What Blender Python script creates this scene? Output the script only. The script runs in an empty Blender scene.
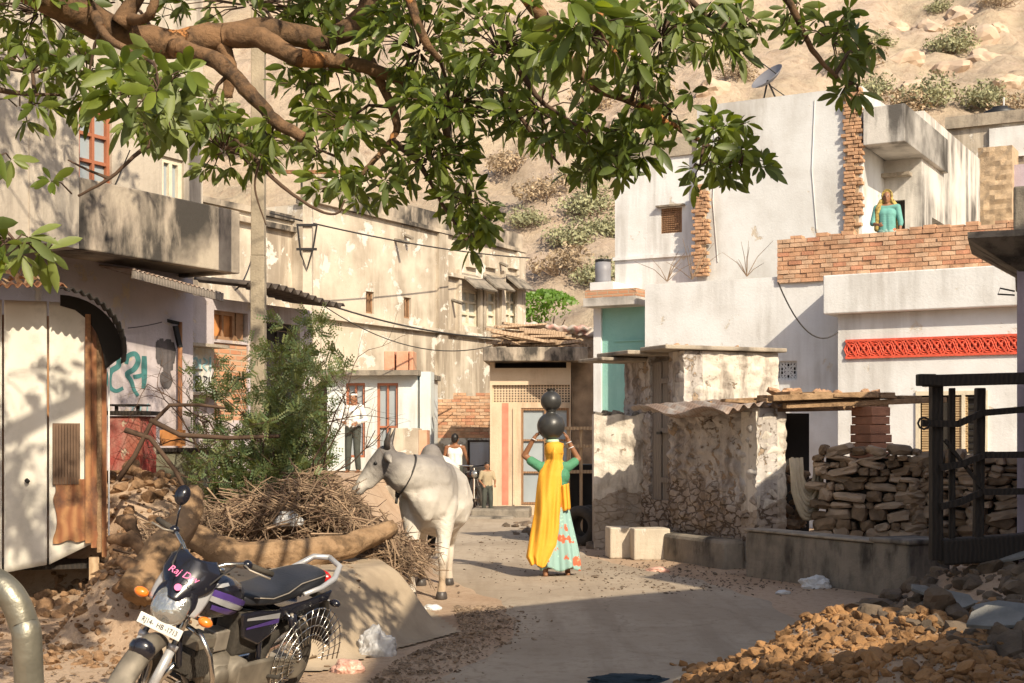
import bpy, bmesh, math, random
import numpy as np
from mathutils import Vector, Matrix, Euler, noise
R = math.radians
random.seed(11); rng = np.random.default_rng(5)
SC = bpy.context.scene
COL = SC.collection
# ---------------------------------------------------------------- camera, world, sun, exposure
CAMZ, FPX, CX, HY = 1.6, 1400.0, 512.0, 440.0
cam_d = bpy.data.cameras.new('camera'); cam = bpy.data.objects.new('camera', cam_d); COL.objects.link(cam)
cam.location = (0, 0, CAMZ); cam.rotation_euler = (R(90), 0, 0)
cam_d.sensor_width = 36; cam_d.lens = FPX/1024*36; cam_d.shift_y = (HY-341.5)/1024
cam_d.clip_start = 0.05; cam_d.clip_end = 2000
SC.camera = cam
SUN_EL = 35.0
TS = Vector((0.48, -0.875, 0)).normalized()           # horizontal direction towards the sun
W = bpy.data.worlds.new('World'); SC.world = W; W.use_nodes = True
nt = W.node_tree; bg = nt.nodes['Background']; sky = nt.nodes.new('ShaderNodeTexSky')
sky.sky_type = 'NISHITA'; sky.sun_disc = False; sky.sun_elevation = R(SUN_EL)
sky.sun_rotation = math.atan2(TS.x, TS.y) % (2*math.pi); sky.dust_density = 2.5; sky.ozone_density = 0.6
nt.links.new(sky.outputs[0], bg.inputs[0]); bg.inputs[1].default_value = 0.12
sd = bpy.data.lights.new('sun', 'SUN'); sd.energy = 4.7; sd.angle = R(0.5); sd.color = (1.0, 0.87, 0.67)
sun = bpy.data.objects.new('sun', sd); COL.objects.link(sun)
to_sun = Vector((TS.x*math.cos(R(SUN_EL)), TS.y*math.cos(R(SUN_EL)), math.sin(R(SUN_EL))))
sun.rotation_euler = to_sun.to_track_quat('Z', 'Y').to_euler(); sun.location = (8, -12, 12)
SC.view_settings.view_transform = 'Standard'; SC.view_settings.look = 'None'
SC.view_settings.exposure = 0.42; SC.view_settings.gamma = 1.0
SC.cycles.max_bounces = 6

# ---------------------------------------------------------------- helpers
def px2w(px, py, Y): return Vector(((px-CX)*Y/FPX, Y, CAMZ+(HY-py)*Y/FPX))
def ground_pt(px, py, z=0.0):
    Y = (CAMZ-z)*FPX/(py-HY); return Vector(((px-CX)*Y/FPX, Y, z))
class Frame:
    """local frame: x to the right along a front, y backwards, z up"""
    def __init__(s, px, Y, deg): 
        s.o = Vector(((px-CX)*Y/FPX, Y, 0)); s.a = R(deg)
        s.x = Vector((math.cos(s.a), math.sin(s.a), 0)); s.y = Vector((-math.sin(s.a), math.cos(s.a), 0))
    def F(s, px, py, c=0.0):        # pixel on the plane y = c -> local x, z
        d = (px-CX)/FPX; p = s.o+s.y*c
        t = (p.x-d*p.y)/(d*s.x.y-s.x.x); Y = p.y+t*s.x.y
        return t, CAMZ+(HY-py)*Y/FPX
    def S(s, px, py, c=0.0):        # pixel on the plane x = c -> local y, z
        d = (px-CX)/FPX; p = s.o+s.x*c
        t = (p.x-d*p.y)/(d*s.y.y-s.y.x); Y = p.y+t*s.y.y
        return t, CAMZ+(HY-py)*Y/FPX
    def w(s, x, y, z): return s.o+s.x*x+s.y*y+Vector((0, 0, z))
def tag(o, label=None, cat=None, group=None, kind=None):
    if label: o['label'] = label
    if cat: o['category'] = cat
    if group: o['group'] = group
    if kind: o['kind'] = kind
    return o
def thing(name, label, cat, loc=(0, 0, 0), rz=0, group=None, rot=None):
    o = bpy.data.objects.new(name, None); COL.objects.link(o); o.empty_display_size = .2
    o.location = loc; o.rotation_euler = rot if rot else (0, 0, rz)
    return tag(o, label, cat, group)
class MB:
    def __init__(s): s.v = []; s.f = []; s.m = []
    def add(s, vs, fs, mi=0):
        n = len(s.v); s.v += [tuple(v) for v in vs]; s.f += [tuple(i+n for i in f) for f in fs]; s.m += [mi]*len(fs); return s
    def box(s, x0, x1, y0, y1, z0, z1, mi=0, M=None):
        vs = [Vector((x, y, z)) for z in (z0, z1) for y in (y0, y1) for x in (x0, x1)]
        if M: vs = [M @ v for v in vs]
        return s.add(vs, [(0, 2, 3, 1), (4, 5, 7, 6), (0, 1, 5, 4), (2, 6, 7, 3), (0, 4, 6, 2), (1, 3, 7, 5)], mi)
    def bar(s, a, b, w, h=None, mi=0, up=(0, 0, 1)):      # square bar from a to b
        a = Vector(a); b = Vector(b); h = h or w; d = (b-a).normalized(); u = Vector(up)
        if abs(d.dot(u)) > .98: u = Vector((1, 0, 0))
        sx = d.cross(u).normalized(); su = sx.cross(d)
        vs = [p+sx*i*w/2+su*j*h/2 for p in (a, b) for i, j in ((-1, -1), (1, -1), (1, 1), (-1, 1))]
        return s.add(vs, [(3, 2, 1, 0), (4, 5, 6, 7), (0, 1, 5, 4), (1, 2, 6, 5), (2, 3, 7, 6), (3, 0, 4, 7)], mi)
    def tube(s, pts, r, seg=8, mi=0, closed=False, cap=True):
        pts = [Vector(p) for p in pts]; n = len(pts)
        rs = r if isinstance(r, (list, tuple)) else [r]*n
        up = None; rings = []
        for i, p in enumerate(pts):
            if closed: d = pts[(i+1) % n]-pts[i-1]
            else: d = pts[min(i+1, n-1)]-pts[max(i-1, 0)]
            if d.length < 1e-9: d = Vector((0, 0, 1))
            d.normalize()
            if up is None:
                up = Vector((0, 0, 1)) if abs(d.z) < .9 else Vector((1, 0, 0))
            a = d.cross(up)
            if a.length < 1e-4: a = d.cross(Vector((0, 1, .1)))
            a.normalize(); up = a.cross(d).normalized()
            rings.append([p+(a*math.cos(2*math.pi*k/seg)+up*math.sin(2*math.pi*k/seg))*rs[i] for k in range(seg)])
        vs = [v for rg in rings for v in rg]; fs = []
        m = n if closed else n-1
        for i in range(m):
            j = (i+1) % n
            for k in range(seg): k2 = (k+1) % seg; fs.append((i*seg+k, i*seg+k2, j*seg+k2, j*seg+k))
        if cap and not closed: fs.append(tuple(range(seg-1, -1, -1))); fs.append(tuple((n-1)*seg+k for k in range(seg)))
        return s.add(vs, fs, mi)
    def lathe(s, prof, seg=20, M=None, mi=0):     # prof: (r, z)
        vs = [Vector((r*math.cos(2*math.pi*k/seg), r*math.sin(2*math.pi*k/seg), z)) for r, z in prof for k in range(seg)]
        if M: vs = [M @ v for v in vs]
        fs = [(i*seg+k, i*seg+(k+1) % seg, (i+1)*seg+(k+1) % seg, (i+1)*seg+k) for i in range(len(prof)-1) for k in range(seg)]
        return s.add(vs, fs, mi)
    def prism(s, poly, t, M=None, mi=0):          # poly in local xy, extruded z 0..t
        n = len(poly); vs = [Vector((x, y, 0)) for x, y in poly]+[Vector((x, y, t)) for x, y in poly]
        if M: vs = [M @ v for v in vs]
        return s.add(vs, [tuple(range(n-1, -1, -1)), tuple(range(n, 2*n))]+[(i, (i+1) % n, n+(i+1) % n, n+i) for i in range(n)], mi)
    def ell(s, c, r, M=None, mi=0, seg=12):
        T = Matrix.Translation(Vector(c)) @ (M.to_4x4() if M else Matrix.Identity(4)) @ Matrix.Diagonal((r[0], r[1], r[2], 1))
        pr = [(math.sin(math.pi*i/(seg//2)), -math.cos(math.pi*i/(seg//2))) for i in range(seg//2+1)]
        return s.lathe([(max(a, .001), b) for a, b in pr], seg, T, mi)
    def grid(s, fn, nu, nv, mi=0):
        vs = [fn(i/nu, j/nv) for j in range(nv+1) for i in range(nu+1)]
        return s.add(vs, [(j*(nu+1)+i, j*(nu+1)+i+1, (j+1)*(nu+1)+i+1, (j+1)*(nu+1)+i) for j in range(nv) for i in range(nu)], mi)
    def build(s, name, mat, parent=None, smooth=False, solid=0, bevel=0, subsurf=0):
        me = bpy.data.meshes.new(name); me.from_pydata(s.v, [], s.f); 
        for m in (mat if isinstance(mat, (list, tuple)) else [mat]): me.materials.append(m)
        if len(me.materials) > 1: me.polygons.foreach_set('material_index', s.m)
        if smooth: me.polygons.foreach_set('use_smooth', [True]*len(me.polygons))
        me.update()
        o = bpy.data.objects.new(name, me); COL.objects.link(o)
        if parent: o.parent = parent
        if solid: m = o.modifiers.new('s', 'SOLIDIFY'); m.thickness = solid; m.offset = 0
        if bevel: m = o.modifiers.new('b', 'BEVEL'); m.width = bevel; m.segments = 2; m.limit_method = 'ANGLE'
        if subsurf: m = o.modifiers.new('u', 'SUBSURF'); m.levels = m.render_levels = subsurf
        return o
def wall_cells(mb, a0, a1, z0, z1, holes, c0, c1, axis='x', mi=0):
    """wall a0..a1 x z0..z1 with rectangular holes, thickness from c0 to c1 on the other axis"""
    A = sorted({a0, a1}|{h[i] for h in holes for i in (0, 1) if a0 < h[i] < a1}); Z = sorted({z0, z1}|{h[i] for h in holes for i in (2, 3) if z0 < h[i] < z1})
    solid = lambda i, j: 0 <= i < len(A)-1 and 0 <= j < len(Z)-1 and not any(h[0] <= (A[i]+A[i+1])/2 <= h[1] and h[2] <= (Z[j]+Z[j+1])/2 <= h[3] for h in holes)
    P = (lambda a, c, z: (a, c, z)) if axis == 'x' else (lambda a, c, z: (c, a, z))
    for i in range(len(A)-1):
        for j in range(len(Z)-1):
            if not solid(i, j): continue
            a, b, l, h = A[i], A[i+1], Z[j], Z[j+1]
            for c in (c0, c1): mb.add([P(a, c, l), P(b, c, l), P(b, c, h), P(a, c, h)], [(0, 1, 2, 3)], mi)
            if not solid(i-1, j): mb.add([P(a, c0, l), P(a, c1, l), P(a, c1, h), P(a, c0, h)], [(0, 1, 2, 3)], mi)
            if not solid(i+1, j): mb.add([P(b, c0, l), P(b, c1, l), P(b, c1, h), P(b, c0, h)], [(0, 1, 2, 3)], mi)
            if not solid(i, j-1): mb.add([P(a, c0, l), P(b, c0, l), P(b, c1, l), P(a, c1, l)], [(0, 1, 2, 3)], mi)
            if not solid(i, j+1): mb.add([P(a, c0, h), P(b, c0, h), P(b, c1, h), P(a, c1, h)], [(0, 1, 2, 3)], mi)
    return mb
ICO = {}
def ico(sub):
    if sub not in ICO:
        bm = bmesh.new(); bmesh.ops.create_icosphere(bm, subdivisions=sub, radius=1.0)
        ICO[sub] = (np.array([v.co[:] for v in bm.verts]), [tuple(v.index for v in f.verts) for f in bm.faces]); bm.free()
    return ICO[sub]
def blob(name, parts, mat, parent=None, voxel=.01, smooth=4, fn=None):
    """continuous surface grown from chains of spheres: ('c', p0, r0, p1, r1) or ('e', centre, radii[, Euler])"""
    V, Fc = ico(2); vs = []; fs = []; n = 0
    for p in parts:
        if p[0] == 'c':
            a = Vector(p[1]); b = Vector(p[3]); L = (b-a).length; k = max(2, int(L/(min(p[2], p[4])*.35))+1)
            items = [(a.lerp(b, i/(k-1)), (p[2]+(p[4]-p[2])*i/(k-1),)*3, None) for i in range(k)]
        else: items = [(Vector(p[1]), p[2], p[3] if len(p) > 3 else None)]
        for c, r, e in items:
            q = V*np.array(r)
            if e: q = q @ np.array(Euler(e).to_matrix()).T
            vs.append(q+np.array(c)); fs += [tuple(i+n for i in f) for f in Fc]; n += len(V)
    me = bpy.data.meshes.new('t'); me.from_pydata(np.concatenate(vs).tolist(), [], fs)
    o = bpy.data.objects.new('t', me); COL.objects.link(o)
    m = o.modifiers.new('r', 'REMESH'); m.mode = 'VOXEL'; m.voxel_size = voxel
    m = o.modifiers.new('s', 'SMOOTH'); m.factor = .5; m.iterations = smooth
    dg = bpy.context.evaluated_depsgraph_get(); dg.update()
    me2 = bpy.data.meshes.new_from_object(o.evaluated_get(dg)); me2.name = name
    bpy.data.objects.remove(o)
    if fn:
        co = np.empty(len(me2.vertices)*3); me2.vertices.foreach_get('co', co); co = fn(co.reshape(-1, 3)); me2.vertices.foreach_set('co', co.ravel())
    me2.materials.clear(); me2.materials.append(mat)
    me2.polygons.foreach_set('use_smooth', [True]*len(me2.polygons))
    r = bpy.data.objects.new(name, me2); COL.objects.link(r); r.parent = parent
    return r
def text_obj(name, body, size, mat, parent, loc, rot, ext=.002, shear=0, sx=1):
    c = bpy.data.curves.new('t', 'FONT'); c.body = body; c.size = size; c.extrude = ext; c.align_x = 'CENTER'; c.align_y = 'CENTER'; c.shear = shear; c.resolution_u = 3
    o = bpy.data.objects.new('t', c); COL.objects.link(o); dg = bpy.context.evaluated_depsgraph_get(); dg.update()
    me = bpy.data.meshes.new_from_object(o.evaluated_get(dg)); bpy.data.objects.remove(o)
    me.materials.clear(); me.materials.append(mat)
    r = bpy.data.objects.new(name, me); COL.objects.link(r); r.parent = parent; r.location = loc; r.rotation_euler = rot; r.scale = (sx, 1, 1)
    return r
def copy_tree(o, parent=None):
    c = o.copy(); COL.objects.link(c); c.parent = parent
    for ch in list(o.children): copy_tree(ch, c)
    return c
def clods(centres, sizes, sub=1, squash=.7, jag=.28, seed=1):
    """many irregular lumps in one MB-like tuple"""
    V, Fc = ico(sub); r = np.random.default_rng(seed); vs = []; fs = []; n = 0; VAR = []
    for k in range(14):                      # broken-stone shapes: a lump cut by random planes
        q = V.copy()*(1+np.array([[.22*noise.noise(Vector(v)*1.4+Vector((k*9.1+seed, 0, 0)))] for v in V]))
        for _ in range(8):
            nn = r.normal(0, 1, 3); nn /= np.linalg.norm(nn); d = r.uniform(.45, .8); q -= np.maximum(0, q @ nn-d)[:, None]*nn
        VAR.append(q*1.15)
    for c, s in zip(centres, sizes):
        q = VAR[int(r.integers(0, 14))]*np.array([1, r.uniform(.5, 1), squash*r.uniform(.55, 1.1)])*s
        e = np.array(Euler(r.uniform(-3, 3, 3)*np.array([.2, .2, 1])).to_matrix()); vs.append(q @ e.T+np.array(c))
        fs += [tuple(i+n for i in f) for f in Fc]; n += len(V)
    mb = MB(); mb.v = np.concatenate(vs).tolist(); mb.f = fs; mb.m = [0]*len(fs); return mb
def hnoise(x, y, s=1, o=0): return noise.noise(Vector((x*s, y*s, o)))

# ---------------------------------------------------------------- materials
def new_mat(name):
    m = bpy.data.materials.new(name); m.use_nodes = True; nt = m.node_tree
    return m, nt, nt.nodes['Principled BSDF']
def N(nt, t, **k):
    n = nt.nodes.new(t)
    for a, b in k.items():
        if a.startswith('i_'): n.inputs[a[2:].replace('_', ' ')].default_value = b
        else: setattr(n, a, b)
    return n
def plain(name, col, rough=.7, metal=0, coat=0, bump=0, bscale=40, vary=.15, vscale=6, emit=None):
    m, nt, b = new_mat(name); L = nt.links.new
    tc = N(nt, 'ShaderNodeTexCoord'); no = N(nt, 'ShaderNodeTexNoise', i_Scale=vscale, i_Detail=5.0)
    L(tc.outputs['Object'], no.inputs['Vector'])
    rp = N(nt, 'ShaderNodeValToRGB'); rp.color_ramp.elements[0].position = .3; rp.color_ramp.elements[1].position = .7
    rp.color_ramp.elements[0].color = (*[c*(1-vary) for c in col], 1); rp.color_ramp.elements[1].color = (*[min(1, c*(1+vary)) for c in col], 1)
    L(no.outputs['Fac'], rp.inputs[0]); L(rp.outputs[0], b.inputs['Base Color'])
    b.inputs['Roughness'].default_value = rough; b.inputs['Metallic'].default_value = metal; b.inputs['Coat Weight'].default_value = coat
    if bump:
        n2 = N(nt, 'ShaderNodeTexNoise', i_Scale=bscale, i_Detail=4.0); L(tc.outputs['Object'], n2.inputs['Vector'])
        bp = N(nt, 'ShaderNodeBump', i_Strength=bump, i_Distance=.02); L(n2.outputs['Fac'], bp.inputs['Height']); L(bp.outputs[0], b.inputs['Normal'])
    return m
def ramp(nt, fac, p0, p1, c0=(0, 0, 0, 1), c1=(1, 1, 1, 1)):
    r = N(nt, 'ShaderNodeValToRGB'); e = r.color_ramp.elements; e[0].position = p0; e[1].position = p1; e[0].color = c0; e[1].color = c1
    nt.links.new(fac, r.inputs[0]); return r.outputs[0]
def mix(nt, fac, a, b):
    m = N(nt, 'ShaderNodeMix', data_type='RGBA'); L = nt.links.new
    if isinstance(fac, float): m.inputs[0].default_value = fac
    else: L(fac, m.inputs[0])
    for s, x in ((6, a), (7, b)):
        if isinstance(x, tuple): m.inputs[s].default_value = (*x[:3], 1)
        else: L(x, m.inputs[s])
    return m.outputs[2]
def plaster(name, base, alt, stain=(.09, .08, .07), sa=.5, peel=None, pa=.0, scale=1.0, streak=(5, 5, .5), bump=.5, rough=.9, pscale=1.6, st=(.44, .62)):
    """old plaster: patchy wash, vertical run-off stains, flaked patches of another layer"""
    m, nt, b = new_mat(name); L = nt.links.new
    tc = N(nt, 'ShaderNodeTexCoord'); O = tc.outputs['Object']
    n1 = N(nt, 'ShaderNodeTexNoise', i_Scale=1.1*scale, i_Detail=9.0, i_Roughness=.65); L(O, n1.inputs['Vector'])
    c = mix(nt, ramp(nt, n1.outputs['Fac'], .38, .64), base, alt)
    mp = N(nt, 'ShaderNodeMapping'); mp.inputs['Scale'].default_value = streak; L(O, mp.inputs[0])
    n2 = N(nt, 'ShaderNodeTexNoise', i_Scale=1.0, i_Detail=8.0, i_Roughness=.62); L(mp.outputs[0], n2.inputs['Vector'])
    n2b = N(nt, 'ShaderNodeTexNoise', i_Scale=.55*scale, i_Detail=6.0); L(O, n2b.inputs['Vector'])
    mu = N(nt, 'ShaderNodeMath', operation='MULTIPLY'); L(ramp(nt, n2.outputs['Fac'], *st), mu.inputs[0]); L(ramp(nt, n2b.outputs['Fac'], .40, .56), mu.inputs[1])
    mu2 = N(nt, 'ShaderNodeMath', operation='MULTIPLY'); L(mu.outputs[0], mu2.inputs[0]); mu2.inputs[1].default_value = sa
    c = mix(nt, mu2.outputs[0], c, stain)
    n4 = N(nt, 'ShaderNodeTexNoise', i_Scale=22.0, i_Detail=6.0, i_Roughness=.7); L(O, n4.inputs['Vector'])
    mg = N(nt, 'ShaderNodeMath', operation='MULTIPLY'); L(ramp(nt, n4.outputs['Fac'], .6, .8), mg.inputs[0]); mg.inputs[1].default_value = .35*min(1, sa+.2)
    c = mix(nt, mg.outputs[0], c, stain)
    h = n4.outputs['Fac']
    if peel:
        n3 = N(nt, 'ShaderNodeTexNoise', i_Scale=pscale, i_Detail=10.0, i_Roughness=.68, i_Distortion=.3); L(O, n3.inputs['Vector'])
        k = ramp(nt, n3.outputs['Fac'], 1-pa-.02, 1-pa+.01); c = mix(nt, k, c, peel)
        ad = N(nt, 'ShaderNodeMath', operation='SUBTRACT'); L(h, ad.inputs[0]); L(k, ad.inputs[1]); h = ad.outputs[0]
    L(c, b.inputs['Base Color']); b.inputs['Roughness'].default_value = rough; b.inputs['Specular IOR Level'].default_value = .2
    bp = N(nt, 'ShaderNodeBump', i_Strength=bump, i_Distance=.02); L(h, bp.inputs['Height']); L(bp.outputs[0], b.inputs['Normal'])
    return m
def brick(name, c1, c2, mortar, bw=.23, bh=.075, bump=.7, ms=.012, white=0.0):
    m, nt, b = new_mat(name); L = nt.links.new
    tc = N(nt, 'ShaderNodeTexCoord'); sp = N(nt, 'ShaderNodeSeparateXYZ'); L(tc.outputs['Object'], sp.inputs[0])
    ad = N(nt, 'ShaderNodeMath', operation='ADD'); L(sp.outputs[0], ad.inputs[0]); L(sp.outputs[1], ad.inputs[1])
    cb = N(nt, 'ShaderNodeCombineXYZ'); L(ad.outputs[0], cb.inputs[0]); L(sp.outputs[2], cb.inputs[1])
    nz = N(nt, 'ShaderNodeTexNoise', i_Scale=3.0); L(tc.outputs['Object'], nz.inputs['Vector'])
    va = N(nt, 'ShaderNodeVectorMath', operation='MULTIPLY_ADD'); L(nz.outputs['Color'], va.inputs[0]); va.inputs[1].default_value = (.03, .03, 0); L(cb.outputs[0], va.inputs[2])
    bt = N(nt, 'ShaderNodeTexBrick', i_Scale=1.0); bt.inputs['Brick Width'].default_value = bw; bt.inputs['Row Height'].default_value = bh
    bt.inputs['Mortar Size'].default_value = ms; bt.inputs['Mortar Smooth'].default_value = .3; bt.inputs['Bias'].default_value = -.1
    bt.inputs['Color1'].default_value = (*c1, 1); bt.inputs['Color2'].default_value = (*c2, 1); bt.inputs['Mortar'].default_value = (*mortar, 1)
    L(va.outputs[0], bt.inputs['Vector'])
    n2 = N(nt, 'ShaderNodeTexNoise', i_Scale=5.0, i_Detail=8.0); L(tc.outputs['Object'], n2.inputs['Vector'])
    c = mix(nt, ramp(nt, n2.outputs['Fac'], .35, .75, (.0, 0, 0, 1), (.55, .55, .55, 1)), bt.outputs['Color'], mortar)
    if white:
        n3 = N(nt, 'ShaderNodeTexNoise', i_Scale=1.3, i_Detail=9.0, i_Roughness=.7); L(tc.outputs['Object'], n3.inputs['Vector'])
        c = mix(nt, ramp(nt, n3.outputs['Fac'], 1-white-.03, 1-white+.03), c, (.72, .69, .63))
    L(c, b.inputs['Base Color']); b.inputs['Roughness'].default_value = .92
    bp = N(nt, 'ShaderNodeBump', i_Strength=bump, i_Distance=.02, invert=True); L(bt.outputs['Fac'], bp.inputs['Height']); L(bp.outputs[0], b.inputs['Normal'])
    return m
def ground_mat(name, cs, scale=1.0, bump=.6, pebble=14, rough=.95, crack=False):
    m, nt, b = new_mat(name); L = nt.links.new
    tc = N(nt, 'ShaderNodeTexCoord'); O = tc.outputs['Object']
    n1 = N(nt, 'ShaderNodeTexNoise', i_Scale=.55*scale, i_Detail=10.0, i_Roughness=.62); L(O, n1.inputs['Vector'])
    n2 = N(nt, 'ShaderNodeTexNoise', i_Scale=pebble*scale, i_Detail=8.0, i_Roughness=.7); L(O, n2.inputs['Vector'])
    c = mix(nt, ramp(nt, n1.outputs['Fac'], .42, .58), cs[0], cs[1])
    c = mix(nt, ramp(nt, n2.outputs['Fac'], .5, .75), c, cs[2])
    vo = N(nt, 'ShaderNodeTexVoronoi', i_Scale=pebble*2.2*scale); L(O, vo.inputs['Vector'])
    c = mix(nt, ramp(nt, vo.outputs['Distance'], .08, .2, (.6, .6, .6, 1), (0, 0, 0, 1)), c, cs[3])
    if crack:
        mp = N(nt, 'ShaderNodeMapping'); mp.inputs['Scale'].default_value = (2.6, .22, 1); mp.inputs['Rotation'].default_value = (0, 0, R(12)); L(O, mp.inputs[0])
        n6 = N(nt, 'ShaderNodeTexNoise', i_Scale=1.0, i_Detail=7.0, i_Roughness=.6); L(mp.outputs[0], n6.inputs['Vector'])
        c = mix(nt, ramp(nt, n6.outputs['Fac'], .5, .62, (0, 0, 0, 1), (.55, .55, .55, 1)), c, (.27, .215, .16))
        va = N(nt, 'ShaderNodeVectorMath', operation='MULTIPLY_ADD'); L(n1.outputs['Color'], va.inputs[0]); va.inputs[1].default_value = (1.6, 1.6, 0); L(O, va.inputs[2])
        ve = N(nt, 'ShaderNodeTexVoronoi', i_Scale=.55, feature='DISTANCE_TO_EDGE'); L(va.outputs[0], ve.inputs['Vector'])
        c = mix(nt, ramp(nt, ve.outputs['Distance'], .002, .008, (.3, .3, .3, 1), (0, 0, 0, 1)), c, (.15, .115, .08))
    L(c, b.inputs['Base Color']); b.inputs['Roughness'].default_value = rough; b.inputs['Specular IOR Level'].default_value = .15
    bp = N(nt, 'ShaderNodeBump', i_Strength=bump, i_Distance=.04); L(n2.outputs['Fac'], bp.inputs['Height']); L(bp.outputs[0], b.inputs['Normal'])
    return m
def wave_mat(name, c1, c2, scale=30, axis='X', rough=.8, dist=2.0, bump=.4, c3=None, metal=0):
    m, nt, b = new_mat(name); L = nt.links.new
    tc = N(nt, 'ShaderNodeTexCoord'); w = N(nt, 'ShaderNodeTexWave', i_Scale=scale, i_Distortion=dist, i_Detail=3.0, bands_direction=axis)
    L(tc.outputs['Object'], w.inputs['Vector']); c = mix(nt, w.outputs['Fac'], c1, c2)
    n1 = N(nt, 'ShaderNodeTexNoise', i_Scale=2.5, i_Detail=9.0, i_Roughness=.7); L(tc.outputs['Object'], n1.inputs['Vector'])
    if c3: c = mix(nt, ramp(nt, n1.outputs['Fac'], .48, .62), c, c3)
    L(c, b.inputs['Base Color']); b.inputs['Roughness'].default_value = rough; b.inputs['Metallic'].default_value = metal
    bp = N(nt, 'ShaderNodeBump', i_Strength=bump, i_Distance=.01); L(w.outputs['Fac'], bp.inputs['Height']); L(bp.outputs[0], b.inputs['Normal'])
    return m
def leaf_mat(name, col, back, trans=.3, rough=.5):
    m, nt, b = new_mat(name); L = nt.links.new
    ge = N(nt, 'ShaderNodeNewGeometry'); c = mix(nt, ge.outputs['Backfacing'], col, back)
    n1 = N(nt, 'ShaderNodeTexNoise', i_Scale=9.0, i_Detail=3.0); tc = N(nt, 'ShaderNodeTexCoord'); L(tc.outputs['Object'], n1.inputs['Vector'])
    hs = N(nt, 'ShaderNodeHueSaturation'); L(c, hs.inputs['Color']); L(ramp(nt, n1.outputs['Fac'], .3, .7, (.75,)*3+(1,), (1.2,)*3+(1,)), hs.inputs['Value'])
    L(hs.outputs[0], b.inputs['Base Color']); b.inputs['Roughness'].default_value = rough
    tr = N(nt, 'ShaderNodeBsdfTranslucent'); tr.inputs[0].default_value = (col[0]*2.2+.05, min(1, col[1]*2.4), col[2]*.8, 1)
    ms = N(nt, 'ShaderNodeMixShader'); ms.inputs[0].default_value = trans; L(b.outputs[0], ms.inputs[1]); L(tr.outputs[0], ms.inputs[2])
    L(ms.outputs[0], nt.nodes['Material Output'].inputs[0]); return m
M = {}
M['white'] = plaster('white_plaster', (.72, .73, .73), (.63, .625, .61), (.34, .32, .29), .5, (.56, .5, .42), .36, .8, (3, 3, .3), .35)
M['white2'] = plaster('upper_plaster', (.65, .66, .66), (.53, .525, .51), (.30, .27, .23), .55, (.52, .45, .36), .36, .6, (2.5, 2.5, .5), .35)
M['block'] = plaster('stained_concrete', (.62, .59, .54), (.50, .47, .43), (.06, .055, .05), .9, None, 0, .8, (2.2, 2.2, .3), st=(.40, .56))
M['cream'] = plaster('cream_plaster', (.60, .53, .43), (.48, .41, .32), (.20, .16, .12), .7, (.64, .60, .53), .42, .7, (2.5, 2.5, .3), st=(.38, .54))
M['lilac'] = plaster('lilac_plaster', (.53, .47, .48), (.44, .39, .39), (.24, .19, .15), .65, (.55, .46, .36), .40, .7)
M['terrace'] = plaster('mouldy_concrete', (.47, .40, .31), (.36, .30, .24), (.05, .045, .04), .97, None, 0, 1.3, (2.2, 2.2, .8), st=(.36, .52))
M['blackened'] = plaster('blackened_concrete', (.40, .38, .35), (.20, .19, .175), (.05, .045, .04), .95, None, 0, .8, (1.6, 1.6, .3), st=(.34, .5))
M['upper_left'] = plaster('grey_cream_plaster', (.52, .46, .38), (.44, .38, .31), (.16, .14, .12), .7, None, 0, .8)
M['teal'] = plaster('teal_wash', (.24, .47, .41), (.30, .53, .47), (.15, .3, .27), .3, (.5, .6, .55), .26, .8)
M['conc'] = plaster('rough_concrete', (.42, .36, .28), (.33, .28, .22), (.10, .085, .07), .8, None, 0, 2.0, (3, 3, 1), .8)
M['darkconc'] = plaster('grimy_concrete', (.30, .26, .21), (.21, .185, .15), (.05, .045, .04), .9, None, 0, 2.0, (4, 4, 1.5), .9)
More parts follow.
